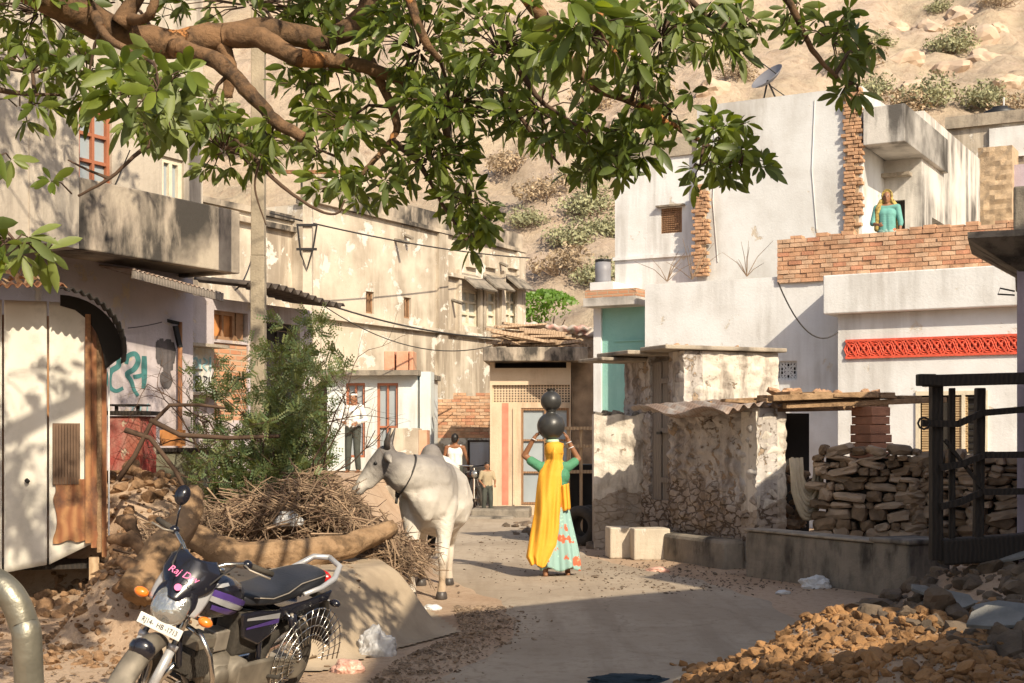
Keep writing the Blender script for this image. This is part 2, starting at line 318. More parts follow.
def stonewash(name, base, alt, joint, jw, amt, lowz=.25, pa=.42):
    m = plaster(name, base, alt, (.13, .10, .08), .8, (.36, .27, .19), pa, 1.2, (5, 5, 1.2), .9, pscale=6.0); nt = m.node_tree; b = nt.nodes['Principled BSDF']; L = nt.links.new
    src = b.inputs['Base Color'].links[0].from_socket; tc = N(nt, 'ShaderNodeTexCoord'); mp = N(nt, 'ShaderNodeMapping'); mp.inputs['Scale'].default_value = (5.5, 5.5, 10.0); L(tc.outputs['Object'], mp.inputs[0])
    nz = N(nt, 'ShaderNodeTexNoise', i_Scale=2.0, i_Detail=6.0); L(mp.outputs[0], nz.inputs['Vector']); va = N(nt, 'ShaderNodeVectorMath', operation='MULTIPLY_ADD'); L(nz.outputs['Color'], va.inputs[0]); va.inputs[1].default_value = (.8, .8, .8); L(mp.outputs[0], va.inputs[2])
    vo = N(nt, 'ShaderNodeTexVoronoi', i_Scale=1.0, feature='DISTANCE_TO_EDGE'); L(va.outputs[0], vo.inputs['Vector']); e = ramp(nt, vo.outputs['Distance'], jw*.4, jw, (1, 1, 1, 1), (0, 0, 0, 1))
    n2 = N(nt, 'ShaderNodeTexNoise', i_Scale=1.6, i_Detail=7.0); L(tc.outputs['Object'], n2.inputs['Vector']); mu = N(nt, 'ShaderNodeMath', operation='MULTIPLY'); L(e, mu.inputs[0])
    sp = N(nt, 'ShaderNodeSeparateXYZ'); L(tc.outputs['Object'], sp.inputs[0]); zz_ = N(nt, 'ShaderNodeMath', operation='MULTIPLY_ADD'); L(n2.outputs['Fac'], zz_.inputs[0]); zz_.inputs[1].default_value = -1.6; L(sp.outputs[2], zz_.inputs[2])
    ma = N(nt, 'ShaderNodeMath', operation='MAXIMUM'); L(ramp(nt, n2.outputs['Fac'], .6-amt, .72-amt), ma.inputs[0]); L(ramp(nt, zz_.outputs[0], lowz-.35, lowz+.1, (1, 1, 1, 1), (0, 0, 0, 1)), ma.inputs[1]); L(ma.outputs[0], mu.inputs[1])
    src = mix(nt, ramp(nt, zz_.outputs[0], lowz-.6, lowz, (.6, .6, .6, 1), (0, 0, 0, 1)), src, (.27, .20, .145))
    L(mix(nt, mu.outputs[0], src, joint), b.inputs['Base Color'])
    bp = b.inputs['Normal'].links[0].from_node; h0 = bp.inputs['Height'].links[0].from_socket; sb = N(nt, 'ShaderNodeMath', operation='MULTIPLY_ADD'); L(mu.outputs[0], sb.inputs[0]); sb.inputs[1].default_value = -1.5; L(h0, sb.inputs[2]); L(sb.outputs[0], bp.inputs['Height']); return m
M['hutwall'] = stonewash('flaking_stonewash', (.58, .54, .50), (.42, .37, .33), (.15, .11, .08), .10, .06)
M['hutlight'] = stonewash('thick_stonewash', (.70, .65, .57), (.60, .53, .44), (.42, .33, .24), .04, -.02, -.6, .36)
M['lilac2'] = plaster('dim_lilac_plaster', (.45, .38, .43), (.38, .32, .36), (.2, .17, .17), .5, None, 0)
M['paleblue'] = plaster('pale_blue_wash', (.58, .64, .66), (.62, .62, .58), (.3, .25, .2), .4, (.6, .55, .45), .36)
M['brick'] = brick('orange_brick', (.55, .27, .14), (.44, .18, .09), (.42, .32, .22))
M['bk1'] = plain('fired_brick', (.47, .27, .16), .95, bump=.5, vary=.3, vscale=5); M['bk2'] = plain('pale_brick', (.52, .34, .22), .95, bump=.5, vary=.25, vscale=5); M['bk3'] = plain('red_brick', (.46, .22, .13), .95, bump=.5, vary=.25, vscale=5)
M['brick2'] = brick('whitened_brick', (.56, .24, .11), (.46, .17, .07), (.45, .33, .22), white=.42)
M['brickbit'] = plain('broken_brick', (.44, .26, .15), .95, bump=.6, vary=.35, vscale=9)
M['mortar'] = plain('mud_mortar', (.42, .31, .2), .95, bump=.8, vary=.3)
M['stone'] = plain('brown_stone', (.20, .135, .08), .9, bump=.7, bscale=18, vary=.55, vscale=4)
M['rock'] = plain('tan_rock', (.47, .355, .26), .95, bump=.8, bscale=3, vary=.2, vscale=.6)
M['iron'] = plain('black_iron', (.018, .016, .015), .55, .3, bump=.2)
M['wood'] = wave_mat('weathered_wood', (.30, .17, .09), (.2, .11, .055), 6, 'X', .85, 5)
M['darkwood'] = wave_mat('dark_timber', (.028, .02, .014), (.015, .011, .008), 8, 'X', .8, 5)
M['palewood'] = wave_mat('pale_wood', (.5, .36, .22), (.36, .24, .14), 6, 'X', .85, 5)
M['pole'] = plain('concrete_pole', (.30, .25, .18), .9, bump=.4, vary=.3, vscale=3)
M['bark'] = plaster('patchy_bark', (.26, .15, .08), (.15, .09, .05), (.05, .035, .025), .9, (.42, .19, .07), .42, 3.0, (14, 14, 14), 1.0, pscale=3.0)
M['bark2'] = plaster('dry_log', (.38, .25, .145), (.28, .175, .095), (.11, .07, .04), .8, None, 0, 4.0, (10, 10, 10), 1.0)
M['twig'] = plain('dark_twig', (.085, .05, .03), .9)
M['stick'] = plain('dry_stick', (.24, .165, .105), .9, vary=.6, vscale=3)
M['stick2'] = plain('old_stick', (.13, .08, .05), .9, vary=.4, vscale=3)
M['black'] = plain('matt_black', (.012, .012, .013), .5)
M['shade'] = plain('shade_black', (.02, .017, .014), .95)  # flat black painted in for the shade inside openings and gaps
M['skin'] = plain('brown_skin', (.26, .12, .06), .55, vary=.08)
M['hair'] = plain('black_hair', (.01, .008, .007), .5)
M['chrome'] = plain('chrome', (.62, .6, .56), .22, 1.0, vary=.05)
M['alu'] = plain('dusty_alloy', (.34, .30, .25), .55, .45, vary=.2, vscale=12)
M['rubber'] = plain('dusty_rubber', (.045, .038, .03), .9, bump=.3, bscale=60, vary=.4)
M['cable'] = plain('cable', (.03, .027, .025), .7)
M['tin'] = wave_mat('white_tin', (.66, .62, .54), (.60, .56, .48), .8, 'X', .6, 1.0, .1, (.50, .47, .40))
M['rusttin'] = wave_mat('rusty_tin', (.24, .09, .035), (.36, .18, .075), 3, 'X', .8, 6, .4, (.12, .055, .03))
M['rooftin'] = wave_mat('old_tin_roof', (.30, .22, .17), (.22, .15, .11), 5, 'Y', .6, 1, .3, (.36, .33, .30))
M['clod'] = plain('earth_clod', (.27, .145, .06), .95, bump=.8, bscale=25, vary=.45, vscale=5)
M['slab'] = plain('pale_slab', (.20, .195, .18), .9, bump=.5, vary=.25)
M['plastic'] = plain('white_plastic', (.62, .62, .62), .3, bump=.6, bscale=9, vary=.08)
def real_bricks(x0, x1, z0, z1, y0, y1, seed, ragged=0.0, bw=.235, bh=.082):
    g = random.Random(seed); mb = MB(); z = z0; k = 0; rows = max(1, round((z1-z0)/bh)); bh = (z1-z0)/rows
    for r_ in range(rows):
        x = x0-(bw*.5 if r_ % 2 else 0)
        while x < x1:
            a = max(x0, x); e = min(x1, x+bw*g.uniform(.93, 1.03))
            if e-a > .05 and not (r_ == rows-1 and g.random() < ragged):
                d = g.uniform(-.012, .012); t = Matrix.Translation(((a+e)/2, 0, z+bh/2)) @ Matrix.Rotation(g.uniform(-.02, .02), 4, 'Y') @ Matrix.Translation((-(a+e)/2, 0, -z-bh/2))
                mb.box(a+.005, e-.006, y0+d, y1, z+.005, z+bh-.007, g.choice((0, 0, 1, 1, 2)), M=t)
            x = e if e > x else x+bw
        z += bh
    mb.box(x0+.01, x1-.01, y0+.02, y1-.01, z0, z1-bh-.01, 3)
    return mb
M['green'] = plain('hill_bush_leaf', (.16, .17, .07), .9, vary=.3, vscale=.7)
# ---------------------------------------------------------------- terrain
def sst(t): t = max(0., min(1., t)); return t*t*(3-2*t)
def pdist(x, y, P):                       # signed distance inside polygon (positive inside)
    ins = False; d = 1e9; n = len(P)
    for i in range(n):
        x1, y1 = P[i]; x2, y2 = P[(i+1) % n]
        if (y1 > y) != (y2 > y) and x < (x2-x1)*(y-y1)/(y2-y1)+x1: ins = not ins
        t = max(0, min(1, ((x-x1)*(x2-x1)+(y-y1)*(y2-y1))/((x2-x1)**2+(y2-y1)**2))); d = min(d, math.hypot(x-x1-t*(x2-x1), y-y1-t*(y2-y1)))
    return d if ins else -d
BANK = [(-1.35, 9.7), (-.5, 11.7), (-.92, 13.5), (-1.75, 14.6), (-2.0, 18.5), (-9, 19), (-9, 13.8), (-4.3, 13.8), (-3.6, 10.6)]
TERR = [(-2.3, 19), (-2.1, 34), (-16, 34), (-16, 19)]
def gz(x, y):
    z = .03*hnoise(x, y, .5, 3)
    if -10 < x < 0 and 9 < y < 20: z += .56*sst(pdist(x, y, BANK)/.55)
    if -18 < x < -1 and 18 < y < 36: z = max(z, .9*sst(pdist(x, y, TERR)/.9))
    if x > .6 and y < 17:
        a = .48*sst((x-.85)/1.3)*sst((9.9-y)/1.1)*(1+.35*hnoise(x, y, 1.6, 8)); b = .52*sst((x-3.0)/1.2)*sst((13.9-y)/1.6)*(1 if y > 10.5 else sst((y-8.0)/2.5)*.6+.4)
        z += max(a, b)
    if -6 < x < -2 and 12 < y < 18: z += .70*math.exp(-((x+4.05)**2/.7+(y-15.0)**2/1.1))
    return z
def axis_lines(a, b, c, d, fine, coarse):   # fine between b..c, coarse outside
    return sorted(set([round(a+(b-a)*i/coarse, 3) for i in range(coarse)]+[round(b+(c-b)*i/fine, 3) for i in range(fine+1)]+[round(c+(d-c)*(i+1)/coarse, 3) for i in range(coarse)]))
xs = axis_lines(-300, -8, 8, 300, 150, 8); ys = axis_lines(-200, 4, 34, 300, 220, 8)
mb = MB(); mb.v = [(x, y, gz(x, y)) for y in ys for x in xs]; nx = len(xs)
mb.f = [(j*nx+i, j*nx+i+1, (j+1)*nx+i+1, (j+1)*nx+i) for j in range(len(ys)-1) for i in range(nx-1)]; mb.m = [0]*len(mb.f)
M['ground'] = ground_mat('dusty_ground', [(.47, .35, .25), (.40, .28, .19), (.28, .19, .12), (.21, .15, .10)])
M['road'] = ground_mat('dusty_road', [(.42, .35, .27), (.35, .285, .215), (.29, .23, .17), (.24, .185, .13)], .8, .3, 9, crack=True)
M['apron'] = plaster('dusty_cement', (.44, .35, .25), (.38, .30, .21), (.22, .17, .12), .5, None, 0, 1.5, (2, 2, 2), .35)
tag(mb.build('ground', M['ground'], smooth=True), 'dusty earth ground', kind='structure')
LB = [(-.95, 7), (-.75, 9), (-.2, 10.6), (.0, 12), (-.25, 14), (-1.1, 17), (-1.2, 20), (-1.6, 28), (-1.7, 46)]
RB = [(1.0, 7), (1.15, 9), (2.3, 10.6), (2.6, 12), (2.6, 14), (2.2, 16.2), (1.1, 19.2), (.5, 28), (-.2, 46)]
def lerp_tab(T, y):
    for (a, p), (b, q) in zip(T, T[1:]):
        if p <= y <= q: return a+(b-a)*(y-p)/(q-p)
    return T[-1][0]
def roadf(u, v):
    y = 7+39*v**1.6; a = lerp_tab(LB, y)+.12*hnoise(y, 1, 1.7); b = lerp_tab(RB, y)+.12*hnoise(y, 5, 1.7); x = a+(b-a)*u
    return (x, y, gz(x, y)+.012 if u not in (0, 1) else gz(x, y)-.01)
tag(MB().grid(roadf, 16, 150).build('road', M['road'], smooth=True), 'dusty grey village road', kind='structure')
# concrete apron laid over the bank's roadside flank
mb = MB(); idx = {}; st = .04
for i in range(62):
    for j in range(112):
        x = -2.75+i*st; y = 9.3+j*st
        cs = [(x, y), (x+st, y), (x+st, y+st), (x, y+st)]
        cx_, cy_ = x+st/2, y+st/2
        dd = pdist(cx_, cy_, BANK)
        if dd < -.06 or dd > 1.0+.15*hnoise(cx_, cy_, 2) or (cy_ < 10.6 and cx_ < -2.6) or cy_ > 13.7 or (cx_ < -2 and cy_ > 11.2): continue
        ids = []
        for a, b in cs:
            k = (round(a, 3), round(b, 3))
            if k not in idx: idx[k] = len(mb.v); mb.v.append((a, b, gz(a, b)+.014))
            ids.append(idx[k])
        mb.f.append(tuple(ids)); mb.m.append(0)
tag(mb.build('concrete_apron', M['apron'], smooth=True), 'sloping cement apron on the roadside bank', kind='structure')
# hillside
def hz(x, y):
    t = y-44; 
    return -1.0+.60*t+3.2*noise.fractal(Vector((x*.035, y*.035, 2)), 1, 2.1, 5)*min(1, t/12)+1.5*abs(noise.noise(Vector((x*.22, y*.16, 5))))*min(1, t/6)+.75*abs(noise.noise(Vector((x*.7, y*.55, 1))))+.3*noise.noise(Vector((x*1.6, y*1.4, 1)))
mb = MB().grid(lambda u, v: (-110+240*u, 44+130*v**1.25, hz(-110+240*u, 44+130*v**1.25)), 420, 330)
m, nt, b = new_mat('dry_hillside'); L = nt.links.new
tc = N(nt, 'ShaderNodeTexCoord'); O = tc.outputs['Object']
n1 = N(nt, 'ShaderNodeTexNoise', i_Scale=.09, i_Detail=12.0, i_Roughness=.65); L(O, n1.inputs['Vector'])
n2 = N(nt, 'ShaderNodeTexNoise', i_Scale=1.5, i_Detail=11.0, i_Roughness=.76); L(O, n2.inputs['Vector'])
n3 = N(nt, 'ShaderNodeTexVoronoi', i_Scale=.45, feature='DISTANCE_TO_EDGE'); 
va = N(nt, 'ShaderNodeVectorMath', operation='MULTIPLY_ADD'); L(n2.outputs['Color'], va.inputs[0]); va.inputs[1].default_value = (2.5, 2.5, 2.5); L(O, va.inputs[2]); L(va.outputs[0], n3.inputs['Vector'])
c = mix(nt, ramp(nt, n1.outputs['Fac'], .4, .62), (.56, .44, .34), (.50, .41, .29))
c = mix(nt, ramp(nt, n2.outputs['Fac'], .5, .68), c, (.38, .28, .20))
c = mix(nt, ramp(nt, n3.outputs[0], .0, .12, (.25,)*3+(1,), (0, 0, 0, 1)), c, (.30, .21, .15))
n5 = N(nt, 'ShaderNodeTexNoise', i_Scale=.3, i_Detail=8.0, i_Roughness=.7); L(O, n5.inputs['Vector'])
c = mix(nt, ramp(nt, n5.outputs['Fac'], .56, .66, (0, 0, 0, 1), (.6, .6, .6, 1)), c, (.52, .40, .31))
L(c, b.inputs['Base Color']); b.inputs['Roughness'].default_value = .95; b.inputs['Specular IOR Level'].default_value = .1
bp = N(nt, 'ShaderNodeBump', i_Strength=1.0, i_Distance=.35); L(n2.outputs['Fac'], bp.inputs['Height']); L(bp.outputs[0], b.inputs['Normal'])
M['hill'] = m
tag(mb.build('hillside', M['hill'], smooth=True), 'dry rocky hillside', kind='structure')
# boulders and bushes on the slope
def hill_px(px, py):
    y = 46.0
    while y < 170:
        p = px2w(px, py, y)
        if hz(p.x, y) > p.z: return Vector((p.x, y, hz(p.x, y)))
        y += .25
    return None
bld = []
for k in range(3):
    V, Fc = ico(3); q = []
    for v in V:
        p = Vector(v); q.append(p*(1+.45*noise.noise(p*1.3+Vector((k*7, 0, 0)))+.12*noise.noise(p*4))*1.0)
    mb = MB(); mb.add(q, Fc); bld.append(mb)
spots = [(905, 60), (985, 60), (930, 30), (1000, 30), (965, 20), (1010, 85), (915, 90), (715, 92), (620, 130), (975, 40), (898, 30), (950, 75)]
bm0 = []
for i, (px, py) in enumerate(spots):
    p = hill_px(px, py); s = random.uniform(.6, 1.5)
    if i < 3: o = bld[i].build('boulder', M['rock'], smooth=False); bm0.append(o)
    else: o = bm0[i % 3].copy(); COL.objects.link(o)
    o.location = p+Vector((0, .4*s, -.15*s)); o.rotation_euler = (random.uniform(-.3, .3), random.uniform(-.3, .3), random.uniform(0, 6)); o.scale = (s*1.25, s, s*.8)
    tag(o, 'rounded pale tan boulder half sunk in the dry slope above the village', 'boulder', 'boulders on the hillside')
def bush_mesh(n, r, sz, seed, flat=.6, stems=14, mi=0):
    g = np.random.default_rng(seed); mb = MB()
    cl = [(g.normal(0, .5, 3)) for _ in range(9)]
    for k in range(n):
        c = cl[k % 9]; d = g.normal(0, 1, 3); d /= np.linalg.norm(d); p = (c*.8+d*g.uniform(.2, .62)); p = p/max(1, np.linalg.norm(p)); p = p*r*np.array([1, 1, flat]); p[2] += r*flat*.8
        a = g.normal(0, 1, 3); a /= np.linalg.norm(a); b_ = np.cross(a, g.normal(0, 1, 3)); b_ /= np.linalg.norm(b_)+1e-6
        s = sz*g.uniform(.6, 1.3); mb.add([p-a*s, p+b_*s*.45, p+a*s, p-b_*s*.45], [(0, 1, 2, 3)])
    return mb
def stems_mesh(n, r, seed, flat=.6, w=.03):
    g = np.random.default_rng(seed); mb = MB()
    for k in range(n):
        d = g.normal(0, 1, 3); d[2] = abs(d[2])+.3; d /= np.linalg.norm(d); e = Vector(d*r*np.array([1, 1, 1.4*flat])); m_ = e*.5+Vector(g.normal(0, .08*r, 3))
        mb.tube([(0, 0, -.1), m_, e], [w, w*.7, w*.3], 4)
    return mb
M['dry_green'] = plain('dry_green_leaf', (.30, .30, .17), .9, vary=.25, vscale=1)
M['dry_tan'] = plain('dry_tan_twiglet', (.38, .29, .19), .9, vary=.25, vscale=1)
M['fresh'] = leaf_mat('fresh_leaf', (.13, .24, .035), (.17, .27, .07), .35)
kinds = []
for k, (mt, n, lb) in enumerate([('dry_green', 1500, 'grey green dry bush'), ('dry_tan', 1200, 'bare straw coloured bush')]):
    t = thing('hill_bush', '', 'bush'); bush_mesh(n, 1.6, .11, 40+k).build('foliage', M[mt], t); stems_mesh(16, 1.5, 50+k).build('stem', M['stick'], t); kinds.append(t)
bs = [(955, 52, 0, 1.2), (590, 215, 0, 1.2), (575, 245, 0, 1), (700, 60, 0, .9), (930, 105, 0, 1.3), (545, 200, 1, 1), (610, 235, 0, .9), (525, 225, 0, .8), (875, 100, 0, 1.1), (1000, 5, 1, 1), (860, 65, 1, 1.1), (650, 105, 1, 1), (590, 110, 1, 1), (560, 275, 1, 1), (600, 285, 0, .9), (250, 150, 1, 1.2), (210, 115, 0, 1.1), (330, 130, 1, 1), (985, 108, 0, 1.1), (900, 118, 1, 1.1), (940, 12, 0, .8), (735, 78, 1, .9), (515, 170, 1, 1.0), (340, 190, 0, .9), (1010, 120, 1, 1), (880, 45, 0, .7), (580, 180, 0, .8)]
first = {}
for px, py, k, s in bs:
    o = kinds[k] if k not in first else copy_tree(kinds[k]); first[k] = 1
    o.location = hill_px(px, py)-Vector((0, 0, .2)); o.rotation_euler = (0, 0, random.uniform(0, 6)); s *= .62+o.location.y/200; o.scale = (s, s, s*.85)
    if k == 0: tag(o, 'grey green dry bush growing among the rocks of the slope', 'bush', 'green bushes on the hillside')
    else: tag(o, 'bare straw coloured bush growing among the rocks of the slope', 'bush', 'straw coloured bushes on the hillside')
# bright green tree behind the middle hut
t = thing('green_tree', 'bright green round tree at the foot of the hill beside the long cream building', 'tree', (px2w(545, 320, 47).x, 47, 3.6))
bush_mesh(5200, 1.75, .11, 77, .95).build('crown', M['fresh'], t); stems_mesh(22, 1.7, 78, .95, .05).build('branch', M['twig'], t); MB().tube([(0, 0, -4), (.05, 0, -1), (0, 0, .9)], [.14, .11, .06], 8).build('trunk', M['twig'], t)

# ---------------------------------------------------------------- building helpers
def bld_thing(name, label, fr, cat='building', group=None):
    return thing(name, label, cat, fr.o, fr.a, group)
def window_part(parent, x0, x1, z0, z1, y, frame_m, pane_m, bars=1, axis='x', fw=.05, depth=.06, name='window', rows=1):
    """framed window set at plane y (front y, goes back by depth); sub-part pane"""
    mb = MB(); P = (lambda a, b, c, d, e, f: mb.box(a, b, c, d, e, f)) if axis == 'x' else (lambda a, b, c, d, e, f: mb.box(c, d, a, b, e, f))
    P(x0, x1, y, y+depth, z0, z0+fw); P(x0, x1, y, y+depth, z1-fw, z1); P(x0, x0+fw, y, y+depth, z0+fw, z1-fw); P(x1-fw, x1, y, y+depth, z0+fw, z1-fw)
    for i in range(bars):
        c = x0+(x1-x0)*(i+1)/(bars+1); P(c-fw*.4, c+fw*.4, y+.002*(1 if depth > 0 else -1), y+depth*.9, z0+fw, z1-fw)
    for i in range(rows-1):
        c = z0+(z1-z0)*(i+1)/rows; P(x0+fw, x1-fw, y+.004*(1 if depth > 0 else -1), y+depth*.8, c-fw*.4, c+fw*.4)
    f = mb.build(name, frame_m, parent)
    mb = MB(); P = (lambda a, b, c, d, e, g: mb.box(a, b, c, d, e, g)) if axis == 'x' else (lambda a, b, c, d, e, g: mb.box(c, d, a, b, e, g))
    P(x0+fw*.5, x1-fw*.5, y+depth*.6, y+depth*.75, z0+fw*.5, z1-fw*.5); mb.build('pane', pane_m, f)
    return f
def rough_grid(x0, x1, z0, z1, y, amp, cell=.06, sc=7, seed=0, axis='x', sgn=-1, th=.3, mi=0, mb=None, ragtop=0.0):
    """rubble wall face with stones bulging out; closed by flat back, top and ends"""
    mb = mb or MB(); nx = max(2, int((x1-x0)/cell)); nz = max(2, int((z1-z0)/cell))
    def pt(u, v):
        x = x0+(x1-x0)*u; zt = z1+(ragtop*hnoise(x, seed, 3.0, 4) if ragtop else 0); z = z0+(zt-z0)*v
        q = Vector((x*sc*.6, z*sc, seed)); d, _ = noise.voronoi(q); e = min(1, (d[1]-d[0])*2.2)
        a = amp*(e-.5)+amp*.7*noise.noise(q*.35)+amp*.3*noise.noise(q*2.5)
        return (x, y+sgn*a, z) if axis == 'x' else (y+sgn*a, x, z)
    mb.grid(pt, nx, nz, mi)
    b = lambda a, z: ((a, y-sgn*th, z) if axis == 'x' else (y-sgn*th, a, z))
    f = lambda u, v: pt(u, v)
    for i in range(nx):
        u, w = i/nx, (i+1)/nx; mb.add([f(u, 1), f(w, 1), b(x0+(x1-x0)*w, f(w, 1)[2]), b(x0+(x1-x0)*u, f(u, 1)[2])], [(0, 1, 2, 3)], mi)
    for i in range(nz):
        u, w = i/nz, (i+1)/nz
        for e, x in ((0, x0), (1, x1)): mb.add([f(e, u), f(e, w), b(x, f(e, w)[2]), b(x, f(e, u)[2])], [(0, 1, 2, 3)], mi)
    mb.add([b(x0, z0), b(x1, z0), b(x1, z1), b(x0, z1)], [(0, 1, 2, 3)], mi)
    return mb
def corrugated(x0, x1, y0, y1, z0, z1, pitch=.076, amp=.016, curl=None, sag=0, rag=0, seed=1):
    """corrugated sheet, ridges along y; z0 at y0 and z1 at y1"""
    n = int((x1-x0)/pitch*6); mb = MB()
    def f(u, v):
        x = x0+(x1-x0)*u; yy = y0+(y1-y0)*v
        if rag: yy += (rag*hnoise(x, seed, 2.5)*(1-v))
        z = z0+(z1-z0)*v+amp*math.sin(x/pitch*2*math.pi)+sag*math.sin(u*math.pi*2.2+seed)
        if curl: z += curl(u, v)
        return (x, yy, z)
    return mb.grid(f, n, 10)

# ================================================================ WHITE HOUSE (right)
A = Frame(985, 24, -29.4)
WH = bld_thing('white_house', 'large whitewashed two storey house behind the stone walls, with brick parapet and balcony', A)
xl, _ = A.F(645, 300); xb, _ = A.F(840, 300); zt = A.F(985, 262)[1]        # top under brick
x_r = 3.6
mb = MB(); wall_cells(mb, xl, xb, -.2, A.F(740, 279)[1], [(A.F(778, 300)[0], A.F(797, 300)[0], A.F(790, 380)[1], A.F(790, 361)[1])], 0, .3)
mb.box(xl, xl+.25, .3, 6.5, -.2, A.F(740, 279)[1]-.002)
mb.box(xb-.001, x_r, .05, .3, -.2, 4.6)
mb.build('wall', M['white'], WH)
# roof terrace slab
MB().box(xl+.26, x_r, .31, 7.9, 4.3, 4.5).build('roof_slab', M['conc'], WH)
# jali vent
vx0, vx1 = A.F(778, 370)[0], A.F(797, 370)[0]; vz0, vz1 = A.F(790, 380)[1], A.F(790, 361)[1]
mb = MB(); mb.box(vx0, vx1, .2, .22, vz0, vz1, 1)
for i in range(7):
    a = vx0+(vx1-vx0)*i/6; w = (vx1-vx0)
    for s_ in (1, -1):
        mb.bar((a, .06, vz0), (a+s_*(vz1-vz0)*.9, .06, vz1), .02, .02) if vx0-.05 <= a+s_*(vz1-vz0)*.9 <= vx1+.05 else None
mb.box(vx0, vx1, .04, .08, vz0, vz0+.02); mb.box(vx0, vx1, .04, .08, vz1-.02, vz1)
for i in range(5):
    z = vz0+(vz1-vz0)*(i+.5)/5; mb.box(vx0, vx1, .05, .07, z-.009, z+.009)
for i in range(6):
    x = vx0+(vx1-vx0)*(i+.5)/6; mb.box(x-.009, x+.009, .045, .065, vz0, vz1)
mb.build('vent_grille', [M['white2'], M['shade']], WH)
# projecting block
p = .68
bx0 = A.F(838, 330, -p)[0]; zs0 = A.F(985, 307, -p-.22)[1]; zs1 = A.F(985, 266, -p-.22)[1]
wx0, wx1 = A.F(916, 420, -p)[0], A.F(988, 420, -p)[0]; wz0, wz1 = A.F(950, 458, -p)[1], A.F(950, 391, -p)[1]
mb = MB(); wall_cells(mb, bx0, x_r, -.2, zs0, [(wx0, wx1, wz0, wz1)], -p, -p+.25)
mb.box(bx0, bx0+.2, -p+.25, -.002, -.2, zs0-.001); mb.build('porch_block', M['white'], WH)
MB().box(A.F(823, 290, -p-.22)[0], x_r, -p-.22, 0.02, zs0+.003, zs1).build('porch_slab', M['white'], WH, bevel=.02)
# red lattice band
rx0 = A.F(846, 350, -p)[0]; rz0, rz1 = A.F(846, 358, -p)[1], A.F(846, 341, -p)[1]
M['red'] = plain('red_paint', (.62, .09, .045), .7, vary=.2, vscale=10); M['redd'] = plain('dark_red', (.30, .03, .02), .8)
mb = MB(); mb.box(rx0, x_r-.3, -p-.012, -p-.002, rz0, rz1, 1)
mb.box(rx0, x_r-.3, -p-.045, -p-.013, rz0-.02, rz0+.02); mb.box(rx0, x_r-.3, -p-.045, -p-.013, rz1-.02, rz1+.02)
x = rx0; hgt = rz1-rz0
while x < x_r-.6:
    for k in range(3):
        c = (x+hgt*.35, -p-.028, (rz0+rz1)/2); r_ = hgt*(.42-.13*k)
        if k < 2: mb.tube([(c[0]+r_*math.cos(t*.785), c[1], c[2]+r_*math.sin(t*.785)) for t in range(8)], .016, 4, closed=True)
    mb.bar((x, -p-.03, rz0), (x+hgt*.7, -p-.03, rz1), .025, .025); mb.bar((x, -p-.034, rz1), (x+hgt*.7, -p-.034, rz0), .025, .025)
    mb.ell((x+hgt*.35, -p-.03, (rz0+rz1)/2), (.035, .03, .035), seg=8)
    x += hgt*.7
mb.build('lattice_band', [M['red'], M['redd']], WH)
# louvred window of the block
wf = M['paleblue']; M['louvre'] = plain('tan_louvre', (.50, .36, .20), .8)
M['creampaint'] = plain('cream_paint', (.62, .55, .42), .75, bump=.2)
mid = wx0+(wx1-wx0)*.42
f = window_part(WH, wx0, wx1, wz0, wz1, -p-.03, M['creampaint'], M['shade'], 2, fw=.07, depth=.14)
mb = MB()
for a, b_ in ((wx0+.1, mid-.12), (wx0+(wx1-wx0)*.5, wx0+(wx1-wx0)*.72)):
    z = wz0+.12
    while z < wz1-.12: mb.box(a, b_, -p+.0, -p+.03, z, z+.025, 0); z += .042
    mb.box(a, b_, -p+.032, -p+.05, wz0+.1, wz1-.1, 0)
mb.build('shutter', M['louvre'], WH)
mb = MB()
for i in range(9): z = wz0+.12+i*(wz1-wz0-.24)/8; mb.tube([(wx0+(wx1-wx0)*.74, -p-.01, z), (wx1-.08, -p-.01, z)], .012, 5)
mb.build('window_bar', M['black'], WH)
# brick parapet
bxl = A.F(778, 250)[0]
mb = real_bricks(bxl, x_r, zs1+.003, A.F(985, 225)[1], -.06, .17, 6)
for i in range(int((x_r-bxl)/.24)):
    if random.random() < .5: x = bxl+i*.24; mb.box(x+.01, x+.22, -.05, .16, A.F(985, 225)[1]+.001, A.F(985, 225)[1]+random.choice([.03, .05, .07]))
mb.build('brick_parapet', [M['bk1'], M['bk2'], M['bk3'], M['mortar']], WH)
